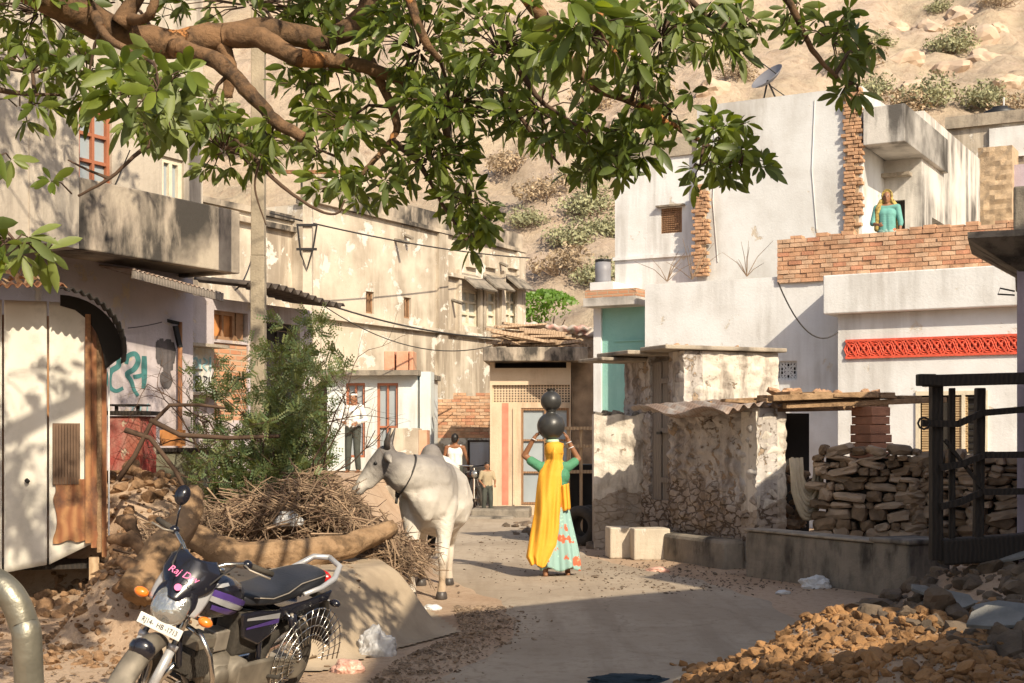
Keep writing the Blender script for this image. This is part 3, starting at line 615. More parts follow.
# upper storey main wall with raw brick toothing at its edges
c0 = 3.0; ux0 = A.F(697, 200, c0)[0]; ux1 = A.F(862, 200, c0)[0]; uzl = A.F(705, 104, c0)[1]; uzr = A.F(845, 88, c0)[1]
mb = MB(); wall_cells(mb, ux0, ux1, 4.4, min(uzl, uzr), [], c0, c0+.3)
mb.box(ux0, ux0+.25, c0+.3, c0+5, 4.4, min(uzl, uzr)-.003); mb.box(ux1-.25, ux1, c0+.3, c0+4, 4.4, min(uzl, uzr)-.004)
mb.build('upper_wall', M['white2'], WH)
MB().box(ux0+.25, ux1-.25, c0+.3, c0+5, uzr-.5, uzr-.35).build('upper_roof', M['conc'], WH)
def toothing(px0, px1, py0, py1, c, seed, name='brick_toothing'):
    g = random.Random(seed); z0 = A.F(px0, py1, c)[1]; z1 = A.F(px0, py0, c)[1]; a, b_ = A.F(px0, (py0+py1)/2, c)[0], A.F(px1, (py0+py1)/2, c)[0]
    mb = MB(); z = z0; k = 0
    while z < z1:
        h = .075
        sh = .07*(k%2)+.03*g.uniform(-1, 1)+.08*noise.noise(Vector((z*1.7,seed,0))); cut = g.random() < .25; k += 1
        x = a+sh; e = b_+sh*.5-(.1 if cut else 0)
        while x < e:
            w = min(.22, e-x)
            if w > .06: mb.box(x+.004, x+w-.006, c-.07-g.uniform(0, .05), c+.05, z+.005, z+h-.006, 0)
            x += w+.004
        z += h
    mb.box(a+.06, b_-.06, c-.045, c-.002, z0, z1, 1)
    mb.build(name, [M['brickbit'], M['mortar']], WH, bevel=.008)
toothing(843, 862, 92, 250, c0, 1); toothing(693, 709, 188, 277, c0-.1, 2)
# left tower
ct = 3.15; tx0 = A.F(615, 220, ct)[0]; tx1 = A.F(698, 220, ct)[0]; tz1 = A.F(660, 158, ct)[1]; tzl = A.F(660, 256, ct)[1]
hx0, hx1, hz0, hz1 = A.F(661, 220, ct)[0], A.F(682, 220, ct)[0], A.F(671, 233, ct)[1], A.F(671, 208, ct)[1]
mb = MB(); wall_cells(mb, tx0, tx1+.1, 3.5, tz1, [(hx0, hx1, hz0, hz1)], ct, ct+.25); mb.box(tx0, tx0+.2, ct+.25, ct+4, 3.5, tz1-.002)
mb.build('tower_wall', M['white'], WH)
MB().box(tx0-.03, tx1, ct-.06, ct-.002, tzl-.04, tzl+.03).build('ledge', M['white'], WH)
window_part(WH, hx0, hx1, hz0, hz1, ct+.02, M['wood'], M['brickbit'], 1, fw=.05, depth=.08)
mb = MB(); z = hz0+.04
while z < hz1-.03: mb.box(hx0+.05, hx1-.05, ct+.0, ct+.018, z, z+.02); z += .045
mb.build('shutter', M['wood'], WH)
MB().box(hx0-.08, hx1+.08, ct-.12, ct-.002, hz1+.02, hz1+.06).build('window_hood', M['conc'], WH)
MB().box(tx0-.05, tx1+.1, ct-.05, ct+4, tz1+.002, tz1+.4).build('tower_parapet', M['conc'], WH)
# balcony storey right of the toothing
cb = 2.9; qx0, qx1 = A.F(863, 125, cb)[0], A.F(905, 125, cb)[0]; qz0, qz1 = A.F(905, 141, cb)[1], A.F(905, 103, cb)[1]
yb = A.S(948, 150, qx1)[0]
mb = MB(); mb.box(qx0, qx1, cb, yb, qz0, qz1); mb.m[-1] = 1; mb.build('balcony', [M['block'], M['blackened']], WH, bevel=.015)
cw = 4.7; rwx1 = A.F(926, 200, cw)[0]
if rwx1 > qx1-.1: rwx1 = qx1-.1
dx0 = A.F(895, 200, cw)[0]
mb = MB(); wall_cells(mb, qx0-.2, rwx1, 4.4, qz0-.002 , [(A.F(893, 215, cw)[0], A.F(905, 215, cw)[0], 4.45, A.F(900, 200, cw)[1])], cw, cw+.25)
yend = A.S(980, 180, rwx1)[0]
mb2 = mb; wall_cells(mb2, cw+.25, yend, 4.4, A.S(950, 133, rwx1)[1], [(A.S(932, 220, rwx1)[0], A.S(958, 220, rwx1)[0], 4.45, A.S(935, 219, rwx1)[1])], rwx1-.25, rwx1, axis='y')
mb.box(qx0, rwx1-.26, cw+.26, yend, qz0-.2, qz0-.01)
mb.build('rear_wall', M['block'], WH)
mb = MB(); mb.box(A.F(893, 215, cw)[0], A.F(905, 215, cw)[0], cw+.12, cw+.18, 4.45, A.F(900, 200, cw)[1]); mb.build('door', M['darkwood'], WH)
MB().box(A.F(872, 200, cw)[0], A.F(912, 200, cw)[0], cw-.25, cw-.003, A.F(895, 176, cw)[1]-.04, A.F(895, 176, cw)[1]+.03).build('ledge', M['conc'], WH)
MB().tube([(A.F(875, 200, cw)[0], cw-.1, 4.5), (A.F(875, 200, cw)[0], cw-.1, qz0)], .07, 10).build('drain_pipe', M['white2'], WH, smooth=True)

# far houses beyond on the right
B = Frame(985, 36, -29.4)
FH = bld_thing('hillside_house', 'cream and bare stone house high behind the whitewashed house, under a dark roof tank', B)
zc = B.F(985, 135)[1]
mb = MB(); mb.box(B.F(948, 150)[0], B.F(1060, 150)[0], 0, 5, 4, B.F(985, 118)[1]); mb.build('wall', M['cream'], FH)
MB().box(B.F(946, 130)[0], B.F(1062, 130)[0], -.12, 5.1, B.F(985, 126)[1], B.F(985, 114)[1]).build('cornice', M['conc'], FH)
MB().box(B.F(990, 150)[0], B.F(1060, 150)[0], -.10, -.002, B.F(985, 160)[1], B.F(985, 130)[1]).build('plaster_panel', M['white'], FH)
rough_grid(B.F(978, 180, -1.0)[0], B.F(1012, 180, -1.0)[0], 4, B.F(990, 147, -1.0)[1], -1.0, .06, .12, 4, 3, th=.9).build('stone_wing', M['mortar'], FH)
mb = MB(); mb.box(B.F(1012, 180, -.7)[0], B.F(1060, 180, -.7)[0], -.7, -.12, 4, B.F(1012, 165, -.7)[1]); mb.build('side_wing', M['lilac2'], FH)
TK = thing('water_tank', 'dark ribbed water tank on the roof at the far right', 'water tank', B.w(B.F(1000, 110, 1.0)[0], 1.0, B.F(985, 114)[1]))
MB().lathe([(.001, 0), (.42, 0), (.45, .05), (.42, .1), (.45, .15), (.42, .2), (.42, .24), (.2, .32), (.2, .36), (.001, .37)], 24).build('tank_body', M['black'], TK, smooth=True)
MB().tube([(.1, 0, .36), (.1, 0, .62)], .02, 6).build('vent_pipe', M['plastic'], TK)

# satellite dish on the upper wall top
dp = A.w(*[A.F(770, 97, c0+.15)[0], c0+.15, A.F(770, 96, c0+.15)[1]-.03])
SD = thing('satellite_dish', 'grey satellite dish tilted on the top edge of the upper white wall', 'satellite dish', dp)
ax = Vector((-.62, -.35, .70)).normalized(); Q = ax.to_track_quat('Z', 'Y').to_matrix().to_4x4(); Q.translation = Vector((-.05, 0, .42))
mb = MB(); mb.lathe([(.001, -.09), (.14, -.075), (.27, -.03), (.37, .03), (.375, .035), (.365, .02), (.27, -.045), (.14, -.092), (.001, -.11)], 28, Q); M['dishgrey'] = plain('dish_grey', (.20, .20, .22), .5, vary=.08)
mb.build('dish', M['dishgrey'], SD, smooth=True)
MB().tube([(Q @ Vector((.3, 0, -.02))), (Q @ Vector((.05, 0, .45)))], .012, 6).tube([(Q @ Vector((.05, 0, .42))), (Q @ Vector((.03, 0, .5)))], .035, 8).build('feed_arm', M['iron'], SD)
MB().tube([(-.05, 0, .36), (.12, 0, -.02)], .02, 6).tube([(-.05, 0, .36), (-.12, .05, -.02)], .02, 6).tube([(.0, 0, .25), (.3, -.1, 0.0)], .012, 6).build('stand', M['iron'], SD)

g = random.Random(14)
for i, (x_, y_, z_) in enumerate(((A.F(690, 270)[0], .1, A.F(690, 279)[1]), (A.F(745, 270)[0], .1, A.F(745, 276)[1]), (A.F(665, 270)[0], .1, A.F(665, 281)[1]))):
    mb = MB()
    for k in range(9): a = R(g.uniform(40, 140)); l_ = g.uniform(.3, .95); mb.tube([(0, 0, 0), (l_*.5*math.cos(a), g.uniform(-.1, .1), l_*.5*math.sin(a)), (l_*math.cos(a)*1.2, g.uniform(-.2, .2), l_*math.sin(a)*.9)], [.008, .006, .003], 4)
    o = mb.build('dry_weed', M['stick']); o.location = A.w(x_, y_, z_); tag(o, ['dry leafless weed on the wall top below the shuttered tower window', 'dry leafless weed on the wall top under the middle of the upper wall', 'dry leafless weed at the left end of the white wall top'][i], 'weed')
for i, (pts, r_) in enumerate((([(712, 105), (716, 150), (713, 200), (718, 262)], .012), ([(815, 100), (812, 170), (817, 232)], .010))):
    MB().tube([(A.F(x, y, c0)[0], c0-.012, A.F(x, y, c0)[1]) for x, y in pts], r_, 5).build('wire_conduit', M['white2'], WH)
# ================================================================ TEAL HOUSE
TH = bld_thing('teal_house', 'narrow teal washed house with weathered roof ledge beside the big whitewashed house', A)
c = .7; t0, t1 = A.F(597, 350, c)[0], A.F(648, 350, c)[0]
mb = MB(); mb.box(t0+.12, t1, c, c+3, -.2, A.F(620, 303, c)[1]); mb.build('wall', M['teal'], TH)
MB().box(t0-.05, t0+.118, c-.06, c+3, -.2, A.F(620, 303, c)[1]).build('corner_pilaster', M['white'], TH)
mb = MB(); z0_, z1_ = A.F(620, 305, c-.5)[1], A.F(620, 290, c-.5)[1]
mb.box(A.F(583, 300, c-.5)[0], t1-.03, c-.5, c+3, z0_, z0_+.17, 0); mb.box(A.F(583, 300, c-.5)[0]+.03, t1-.04, c-.47, c+3, z0_+.172, z1_+.03, 1)
mb.build('roof_ledge', [M['block'], M['brick']], TH, bevel=.01)
MB().box(t0+.4, t1-.01, c-.03, c-.002, A.F(620, 341, c)[1]-.015, A.F(620, 341, c)[1]+.015).build('plaster_line', M['teal'], TH)
mb = MB(); mb.box(A.F(590, 180, 2.2)[0]+0, A.F(613, 180, 2.2)[0], 2.2, 3.2, z1_+.03, A.F(600, 282, 2.2)[1]); mb.build('roof_kerb', M['white'], TH)
gt = thing('roof_barrel', 'small grey blue roof barrel beside the left edge of the white tower', 'barrel', A.w(A.F(607, 275, 3)[0], 2.8, A.F(600, 282, 2.2)[1]))
MB().lathe([(.001, 0), (.17, 0), (.18, .1), (.17, .2), (.18, .3), (.17, .5), (.001, .52)], 16).build('barrel_body', M['dishgrey'], gt, smooth=True)
MB().lathe([(.001, .521), (.18, .521), (.18, .56), (.001, .58)], 16).build('lid', M['black'], gt)

# ================================================================ WHITEWASHED STONE HUT
H = Frame(757, 17.2, 24)
HT = bld_thing('stone_hut', 'crumbling whitewashed stone hut with tin roof, door and cluttered open front', H, 'hut')
dl = 2.12
mb = rough_grid(0.0, dl, -.15, 2.0, 0, .06, .03, 6.5, 3, axis='y', sgn=-1, th=.3)
mb.build('side_wall', M['hutwall'], HT, smooth=True)
rough_grid(.0, .43, -.15, 1.95, 0, .035, .03, 7, 5, th=.35).build('front_pillar', M['hutlight'], HT, smooth=True)
MB().box(-.32, .0, .25, dl+.1, -.1, .36).build('wall_footing', M['darkconc'], HT, bevel=.05)
MB().box(.32, .37, .32, 1.7, 0, 1.93).box(.86, 1.32, .75, .8, 0, 1.95).build('interior_shade', M['shade'], HT)  # black panels standing in for the shade inside the hut
# brick pillar at the right of the opening
px0, px1 = H.F(853, 420)[0], H.F(873, 420)[0]
mb = MB(); z = .0; g = random.Random(4)
while z < 1.98:
    x = px0+g.uniform(-.02, .02); h = g.uniform(.1, .13)
    mb.box(x, px1+g.uniform(-.03, .03), -.34+g.uniform(-.03, 0), .05, z, z+h-.008, 0); mb.box(px0+.03, px1-.03, -.3, .0, z, z+h, 0); z += h
mb.build('brick_pillar', M['bk3'], HT, bevel=.006)
# low roof: planks, tin, stones
mb = corrugated(-.55, .35, -.1, dl+.1, 2.02, 2.1, .15, .03, curl=lambda u, v: -.10*(1-u)*1.0+.06*math.sin(v*9+u*3), rag=.0)
mb.build('tin_roof', M['rooftin'], HT, smooth=True, solid=.006)
mb = MB(); g = random.Random(8)
for i in range(15):
    x0_ = g.uniform(-.2, 1.3); y_ = -.28+i*.14; L_ = g.uniform(.8, 1.6); 
    mb.box(x0_, min(2.6, x0_+L_), y_, y_+.13, 2.06+g.uniform(0, .05), 2.10+g.uniform(.015, .05), M=Matrix.Rotation(R(g.uniform(-3, 3)), 4, 'Y'))
mb.bar((.3, -.15, 2.02), (2.75, -.2, 2.12), .09, .07); mb.bar((.4, .4, 2.0), (2.3, .4, 2.05), .1, .1)
for i in range(16):
    x_ = g.uniform(.3, 2.1); mb.box(x_, x_+g.uniform(.15, .4), g.uniform(-.3, -.1), g.uniform(0, .2), 2.13, 2.13+g.uniform(.03, .08))
mb.build('plank_roof', M['bark2'], HT, bevel=.008)
for k in range(14): clods([(g.uniform(-.1, 2.2), g.uniform(-.1, .5), 2.2)], [g.uniform(.05, .11)], 1, .6, seed=k).build('roof_stone', M['brickbit'], HT)
# upper room
ux, uy = .237, dl; uw = 1.79; ud = 1.25; uz = 2.83
mb = rough_grid(ux, uw, 1.9, uz, uy, .03, .035, 6.5, 9, th=.3); mb.build('upper_front', M['hutlight'], HT, smooth=True)
dy0, dy1 = H.S(668, 420, ux)[0], H.S(650, 420, ux)[0]
mb = MB()
rough_grid(uy, dy0, -.1, uz, ux, .045, .04, 6.5, 11, axis='y', th=.3, mb=mb); rough_grid(dy1, uy+ud+.5, -.1, uz, ux, .045, .04, 6.5, 12, axis='y', th=.3, mb=mb)
rough_grid(dy0, dy1, -.1, .75, ux, .03, .05, 6.5, 13, axis='y', th=.3, mb=mb); mb.build('side_wall', M['hutwall'], HT, smooth=True)
dm = (dy0+dy1)/2; mb = MB()
mb.box(ux+.06, ux+.1, dy0, dm-.01, .75, uz-.12); mb.box(ux+.04, ux+.08, dm+.01, dy1, .75, uz-.12)
for zz in (1.0, 1.7, 2.4): mb.box(ux+.02, ux+.06, dy0, dm-.01, zz, zz+.07)
M['greywood'] = wave_mat('grey_wood', (.26, .22, .185), (.17, .145, .12), 7, 'Y', .85, 4)
dr = mb.build('door', M['greywood'], HT); MB().box(ux-.01, ux+.02, dm-.06, dm+.06, 1.68, 1.72).build('latch', M['iron'], dr)
mb = MB(); g = random.Random(3)
mb.box(ux-.35, uw+.08, uy-.1, uy+.62, uz+.01, uz+.07); mb.box(ux-.55, uw-.2, uy+.6, uy+ud+.3, uz-.03, uz+.03); mb.box(ux-.75, ux+.5, uy+1.0, uy+ud+.5, uz-.1, uz-.05)
mb.build('stone_slab_roof', M['conc'], HT, bevel=.015)
for _ in range(6): clods([(ux+g.uniform(0, 1.3), uy+g.uniform(0, .8), uz+.09)], [g.uniform(.04, .1)], 1, .5, seed=_).build('roof_stone', M['brickbit'], HT)
# low white ruin wall left of the hut
D = Frame(594, 20.3, 0)
RW = bld_thing('ruined_wall', 'broken whitewashed block wall with jagged top, left of the hut door', D, 'wall')
mb = rough_grid(0, D.F(645, 480)[0], -.1, D.F(620, 414)[1], 0, .035, .04, 4.5, 21, th=.45, ragtop=.1); mb.build('wall_face', M['hutlight'], RW, smooth=True)
clods([(random.uniform(.05, .65), random.uniform(.05, .4), D.F(620, 414)[1]) for _ in range(14)], [random.uniform(.05, .1) for _ in range(14)], 1, .6).build('loose_stone', M['darkconc'], RW)
# two stone blocks at its foot
for px0, px1, pyb, yy, lb in ((610, 633, 559, 18.85, 'narrow pale cement block at the foot of the ruined wall'), (634, 671, 561, 18.6, 'wide pale cement block beside the corner of the stone hut')):
    o = px2w(px0, HY, yy); w_ = (px1-px0)*yy/FPX
    mb = MB().box(0, w_, 0, .4, 0, .42); b_ = mb.build('cement_block', M['cream'], bevel=.02); b_.location = (o.x, yy, 0); b_.rotation_euler = (0, 0, R(6)); tag(b_, lb, 'block')
# hut opening: hanging cloth and clutter
h0 = H.F(787, 480, .05)[0]; h1 = H.F(812, 480, .05)[0]
M['ragcloth'] = plain('old_rag', (.50, .42, .30), .9, bump=.5, bscale=12)
mb = MB(); g = random.Random(6)
for k in range(9):
    w_ = .5-.035*k; zb_ = .62+.045*k; pts = []
    for i in range(15):
        t = i/14*math.pi; pts.append(((h0+h1)/2+(h1-h0)*w_*1.25*math.cos(t)+.01*g.uniform(-1, 1), -.10-.03*math.sin(t)-.012*(k % 3), 1.38-(1.38-zb_)*math.sin(t)**.75+.01*g.uniform(-1, 1)))
    mb.tube(pts, [.018+.012*math.sin(i/14*math.pi) for i in range(15)], 7)
o = mb.build('hanging_cloth', M['ragcloth'], smooth=True); o.location = H.o; o.rotation_euler = (0, 0, H.a)
tag(o, 'pale rag slung in folds across the opening beside the whitewashed pillar', 'cloth')
g = random.Random(9)
cl = [H.w(g.uniform(.5, .95), g.uniform(.1, .6), .5+g.uniform(0, .75)) for _ in range(40)]
tag(clods(cl, [g.uniform(.06, .15) for _ in cl], 1, .8).build('firewood_heap', M['stick'], None), 'jumble of broken firewood stacked in the hut opening', 'firewood', kind='stuff')
# ================================================================ dry stone wall, low parapet, pier
def dry_stone(path, z0, ztop, th, seed, thick=.3):
    g = random.Random(seed); V, Fc = ico(2); mb = MB()
    for (xa, ya), (xb_, yb_) in zip(path, path[1:]):
        d = Vector((xb_-xa, yb_-ya, 0)); L_ = d.length; d.normalize(); nrm = Vector((d.y, -d.x, 0)); z = z0; ang = math.atan2(d.y, d.x)
        while z < ztop:
            h = g.uniform(.06, .15); x = -.05-g.uniform(0, .2)
            while x < L_:
                w = g.uniform(.09, .40)*(.6 if g.random() < .3 else 1); hh = h*g.uniform(.75, 1.45)
                if z+hh/2 < ztop+.12*hnoise(x, seed, 1.5):
                    c = Vector((xa, ya, 0))+d*(x+w/2)+nrm*g.uniform(-.02, .06)+Vector((0, 0, z+hh/2))
                    Mx = Matrix.Translation(c) @ Matrix.Rotation(ang+g.uniform(-.15, .15), 4, 'Z') @ Matrix.Rotation(g.uniform(-.24, .24), 4, 'Y')
                    vs = []
                    for v in V:
                        q = [math.copysign(abs(t)**.5, t) for t in v]; q = Vector((q[0]*w*.52, q[1]*thick*.5, q[2]*hh*.52)); q *= 1+.34*noise.noise(Vector(v)*1.7+c*3)+.10*noise.noise(Vector(v)*5+c*3)
                        vs.append(Mx @ q)
                    mb.add(vs, Fc, 0 if g.random() < .5 else 1)
                x += w
            z += h
        mb.bar(Vector((xa, ya, (z0+ztop)/2))-nrm*.08, Vector((xb_, yb_, (z0+ztop)/2))-nrm*.08, .18, ztop-z0-.15, 2)
    return mb
M['stone2'] = plain('grey_brown_stone', (.38, .28, .19), .9, bump=.7, bscale=18, vary=.4, vscale=3)
SW = dry_stone([(px2w(826, 440, 17.3).x, 17.3), (px2w(925, 440, 16.9).x, 16.9), (px2w(1060, 440, 16.2).x, 16.2)], .1, 1.45, 0, 5).build('stone_wall', [M['stone'], M['stone2'], M['shade']], None)
tag(SW, 'dry stone wall of rough brown stones running behind the dark wooden fence', 'wall')
p0 = ground_pt(745, 576); p1 = ground_pt(884, 596); d = (p1-p0); ang = math.atan2(d.y, d.x)
LP = thing('low_parapet', 'low grimy cement parapet along the road ending in a square pier', 'wall', p0, ang)
mb = MB(); n = 40
def lowf(u, v): return (d.length*u, .02*hnoise(u*9, v*3, 1), 0)
mb.box(0, d.length, 0, .3, -.05, .53); mb.build('parapet_wall', M['darkconc'], LP, bevel=.04)
MB().box(-.02, d.length*.98, -.02, .32, .531, .56).build('coping', M['conc'], LP, bevel=.012)
MB().box(d.length-.12, d.length+.42, -.05, .5, -.05, .55).box(d.length-.15, d.length+.45, -.08, .53, .551, .60).build('pier', M['darkconc'], LP, bevel=.02)
# ================================================================ LEFT: lilac house with mouldy terrace
Lf = Frame(60, 16, -29.4)
LH = bld_thing('lilac_house', 'lilac plastered shop house with teal lettering under a mouldy concrete terrace', Lf)
ya = -7.0; yc = Lf.S(193, 350)[0]; ye = Lf.S(312, 350, -.3)[0]
z_top = Lf.S(60, 258)[1]
mb = MB(); mb.box(-.3, 0, ya, yc, -.1, z_top+.1); mb.build('wall', M['lilac'], LH)
sh0, sh1 = Lf.S(214, 330, -.3)[0], Lf.S(238, 330, -.3)[0]; shz0, shz1 = Lf.S(225, 340, -.3)[1], Lf.S(225, 311, -.3)[1]
bk0, bk1 = Lf.S(214, 330, -.3)[0], Lf.S(248, 330, -.3)[0]; bkz0, bkz1 = Lf.S(225, 420, -.3)[1], Lf.S(225, 343, -.3)[1]
dk0, dk1 = Lf.S(262, 330, -.3)[0], Lf.S(300, 330, -.3)[0]; dkz1 = Lf.S(280, 323, -.3)[1]
mb = MB(); wall_cells(mb, yc, ye, -.1, 3.5, [(sh0, bk1, shz0, shz1), (bk0, bk1, bkz0, bkz1), (dk0, dk1, .6, dkz1)], -.55, -.3, axis='y'); mb.build('set_back_wall', M['lilac'], LH)
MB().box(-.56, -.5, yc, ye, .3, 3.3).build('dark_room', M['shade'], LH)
MB().box(-.45, -.33, bk0, bk1, bkz0, bkz1-.002).build('brick_infill', M['brick'], LH)
M['orangewood'] = plain('orange_painted_wood', (.48, .20, .06), .7, vary=.3, vscale=8)
f = window_part(LH, sh0, sh1, shz0, shz1, -.36, M['wood'], M['orangewood'], 1, 'y', fw=.05, depth=-.08)
mb = MB()
for i in range(6): z = shz0+(shz1-shz0)*(i+.5)/6; mb.box(-.38, -.36, sh1+.03, bk1-.03, z-.012, z+.012)
for i in range(6): y = sh1+.03+(bk1-sh1-.06)*(i+.5)/6; mb.box(-.385, -.365, y-.012, y+.012, shz0, shz1)
mb.build('window_grille', M['wood'], LH)
window_part(LH, dk0, dk1, .9, dkz1, -.36, M['darkwood'], M['shade'], 1, 'y', fw=.06, depth=-.08)
# painted niche with ledges
n0, n1 = Lf.S(186, 370, 0)[0], Lf.S(211, 370, -.3)[0]
zl1, zl2, zl3 = Lf.S(200, 348, -.3)[1], Lf.S(200, 372, -.3)[1], Lf.S(200, 396, -.3)[1]
MB().box(-.299, -.29, yc+.02, n1, zl3, zl1).build('painted_panel', M['paleblue'], LH)
for z_ in (zl1, zl3): MB().box(-.298, -.02, yc+.02, n1+.05, z_, z_+.04).build('ledge', M['conc'], LH)
MB().box(-.298, -.15, yc+.02, yc+.35, zl2, zl2+.03).build('ledge', M['darkconc'], LH)
M['tealpaint'] = plain('teal_sign_paint', (.05, .17, .165), .8, vary=.3, vscale=8); M['blackpaint'] = plain('black_sign_paint', (.03, .03, .03), .8)
M['tealfade'] = plain('faded_teal_paint', (.24, .40, .42), .85, vary=.3, vscale=10)
def on_wall(name, body, pxm, pym, hpx, mat, c=0.0, shear=0, sx=1):
    y, z = Lf.S(pxm, pym, c); Y = Lf.w(c, y, z).y; size = hpx*Y/FPX*1.35
    t = text_obj(name, body, size, mat, LH, (c+.004, y, z), (R(90), 0, R(90)), .002, shear, sx); return t
def flat_stroke(name, strokes, mat, c, pxs=True):
    """brush strokes painted on the road-facing wall: list of (points in px, width in px)"""
    mb = MB()
    for si, (pts, wpx) in enumerate(strokes):
        P3 = []
        for px, py in pts: y, z = Lf.S(px, py, c); P3.append(Vector((y, z)))
        Q_ = []
        for i in range(len(P3)-1):              # catmull-rom
            a = P3[max(i-1, 0)]; b_ = P3[i]; c_ = P3[i+1]; d_ = P3[min(i+2, len(P3)-1)]
            for k in range(6):
                t = k/6; Q_.append(.5*((2*b_)+(c_-a)*t+(2*a-5*b_+4*c_-d_)*t*t+(3*b_-a-3*c_+d_)*t**3))
        Q_.append(P3[-1]); sc = Lf.w(c, P3[0][0], 0).y/FPX
        vs = []
        for i, q in enumerate(Q_):
            d_ = (Q_[min(i+1, len(Q_)-1)]-Q_[max(i-1, 0)]).normalized(); n_ = Vector((-d_.y, d_.x)); ww = wpx*sc*.5*(.75+.35*math.sin(math.pi*min(1, (i+2)/len(Q_)*1.1)))
            for s_ in (-1, 1): vs.append((c+.004+.0007*si, q.x+n_.x*ww*s_*1.35, q.y+n_.y*ww*s_))
        mb.add(vs, [(2*i, 2*i+1, 2*i+3, 2*i+2) for i in range(len(Q_)-1)])
    return mb.build(name, mat, LH)
flat_stroke('painted_letter', [([(106, 362), (112, 357), (118, 359), (118, 366), (111, 371), (109, 378), (110, 387), (116, 391), (123, 388)], 5)], M['tealpaint'], .0)
flat_stroke('painted_letter', [([(126, 364), (128, 356), (135, 354), (138, 361), (134, 369), (127, 374), (131, 381), (134, 390), (138, 396)], 5), ([(144, 356), (144, 368), (144, 380), (143, 389)], 5.5), ([(133, 377), (139, 376), (143, 374)], 4)], M['tealpaint'], .0)
flat_stroke('painted_line', [([(127, 406), (140, 406), (149, 404)], 1.4), ([(133, 407), (132, 412), (136, 415)], 1.4), ([(141, 406), (140, 412), (143, 415)], 1.4), ([(147, 404), (147, 415)], 1.6)], M['tealfade'], .0)
flat_stroke('painted_letter', [([(190, 362), (196, 358), (198, 366), (192, 368)], 2.0), ([(200, 359), (200, 372)], 2), ([(203, 358), (207, 362), (203, 366), (207, 371)], 2), ([(210, 357), (210, 371)], 2)], M['tealfade'], -.285)
flat_stroke('painted_letter', [([(195, 378), (200, 376), (200, 382), (195, 384), (201, 387)], 1.3), ([(203, 376), (207, 378), (203, 383)], 1.3), ([(209, 377), (209, 384)], 1.3), ([(196, 389), (197, 394)], 1.3), ([(200, 389), (200, 394)], 1.3), ([(203, 389), (206, 391), (204, 394)], 1.3)], M['blackpaint'], -.285)
M['soot'] = plaster('soot_stain', (.075, .07, .07), (.15, .13, .13), (.03, .03, .03), .8, None, 0, 3)
# soot stain with its own ragged outline
g = random.Random(2); sy, sz = Lf.S(165, 352, 0); mb = MB()
for k in range(26):
    cy_, cz_ = Lf.S(165+g.uniform(-7, 7)*(1 if k < 16 else .5), 345+g.uniform(0, 22) if k < 16 else 360+g.uniform(0, 28), 0); r_ = g.uniform(.03, .09)
    mb.add([(.003+k*.0003, cy_+r_*(.8+.4*g.random())*math.cos(a*.9), cz_+r_*(1.2+.9*g.random())*math.sin(a*.9)) for a in range(7)], [tuple(range(7))])
mb.build('soot_stain', M['soot'], LH)
# terrace and upper storey
tz0, tz1 = Lf.S(215, 270, .9)[1], Lf.S(215, 206, .9)[1]; te = Lf.S(240, 240, .9)[0]; tb = Lf.S(79, 200, .9)[0]
mb = MB(); mb.box(.78, .9, tb, te, tz0, tz1); mb.box(-.2, .779, te-.12, te, tz0, tz1-.003); mb.box(-.3, .779, tb, te-.121, tz0+.04, tz0+.2); mb.build('terrace', M['terrace'], LH, bevel=.015)
mb = MB(); mb.box(-.6, .9, ya, tb-.001, tz0, 9); mb.build('upper_corner_wall', M['upper_left'], LH)
MB().box(.901, .915, Lf.S(31, 200, .9)[0]-.03, Lf.S(31, 200, .9)[0]+.03, tz0, 9).build('corner_band', M['upper_left'], LH)
cu = -.2; uy1 = Lf.S(203, 150, cu)[0]
w0, w1 = Lf.S(79, 150, cu)[0], Lf.S(112, 150, cu)[0]; wz0_, wz1_ = Lf.S(95, 188, cu)[1], Lf.S(95, 108, cu)[1]
d0, d1 = Lf.S(162, 150, cu)[0], Lf.S(184, 150, cu)[0]; dz1_ = Lf.S(173, 158, cu)[1]
mb = MB(); wall_cells(mb, tb, uy1, tz0+.2, 8.6, [(w0, w1, wz0_, wz1_), (d0, d1, tz0+.2, dz1_)], cu-.25, cu, axis='y'); mb.build('upper_wall', M['upper_left'], LH)
M['pane'] = plain('grey_blue_pane', (.32, .36, .38), .25, vary=.1, vscale=2); M['orangeframe'] = plain('orange_frame', (.36, .13, .065), .6)
window_part(LH, w0, w1, wz0_, wz1_, cu-.04, M['orangeframe'], M['pane'], 1, 'y', fw=.05, depth=-.08, rows=3)
window_part(LH, d0, d1, tz0+.21, dz1_, cu-.04, M['creampaint'], M['pane'], 1, 'y', fw=.07, depth=-.08, name='door')
MB().box(-3.2, cu-.26, tb, uy1, 8.0, 8.2).build('roof_slab', M['conc'], LH)
# white low parapet box beyond with red mark
# tin awnings
e0, e1 = Lf.S(132, 270, .75)[0], Lf.S(222, 296, .75)[0]; ez = Lf.S(215, 293, .75)[1]
mb = MB().grid(lambda u, v: (.78-1.05*v, e0+(e1-e0)*u+.3*v, Lf.S(132, 270, .75)[1]*(1-u)+ez*u+.16*v+.012*math.sin(u*(e1-e0)/.076*2*math.pi)), 260, 6)
mb.build('tin_awning', M['rooftin'], LH, smooth=True, solid=.008)
MB().bar((.76, e0, Lf.S(132, 270, .75)[1]-.05), (.76, e1, ez-.05), .03, .09).build('awning_batten', M['greywood'], LH)
f0, f1 = Lf.S(243, 285, .35)[0], Lf.S(342, 303, .35)[0]; fz0, fz1 = Lf.S(243, 285, .35)[1], Lf.S(342, 303, .35)[1]
mb = MB().grid(lambda u, v: (.4-.9*v, f0+(f1-f0)*u, fz0*(1-u)+fz1*u+.12*v+.035*math.sin(u*(f1-f0)/.16*2*math.pi)+.05*math.sin(u*5)), 220, 6)
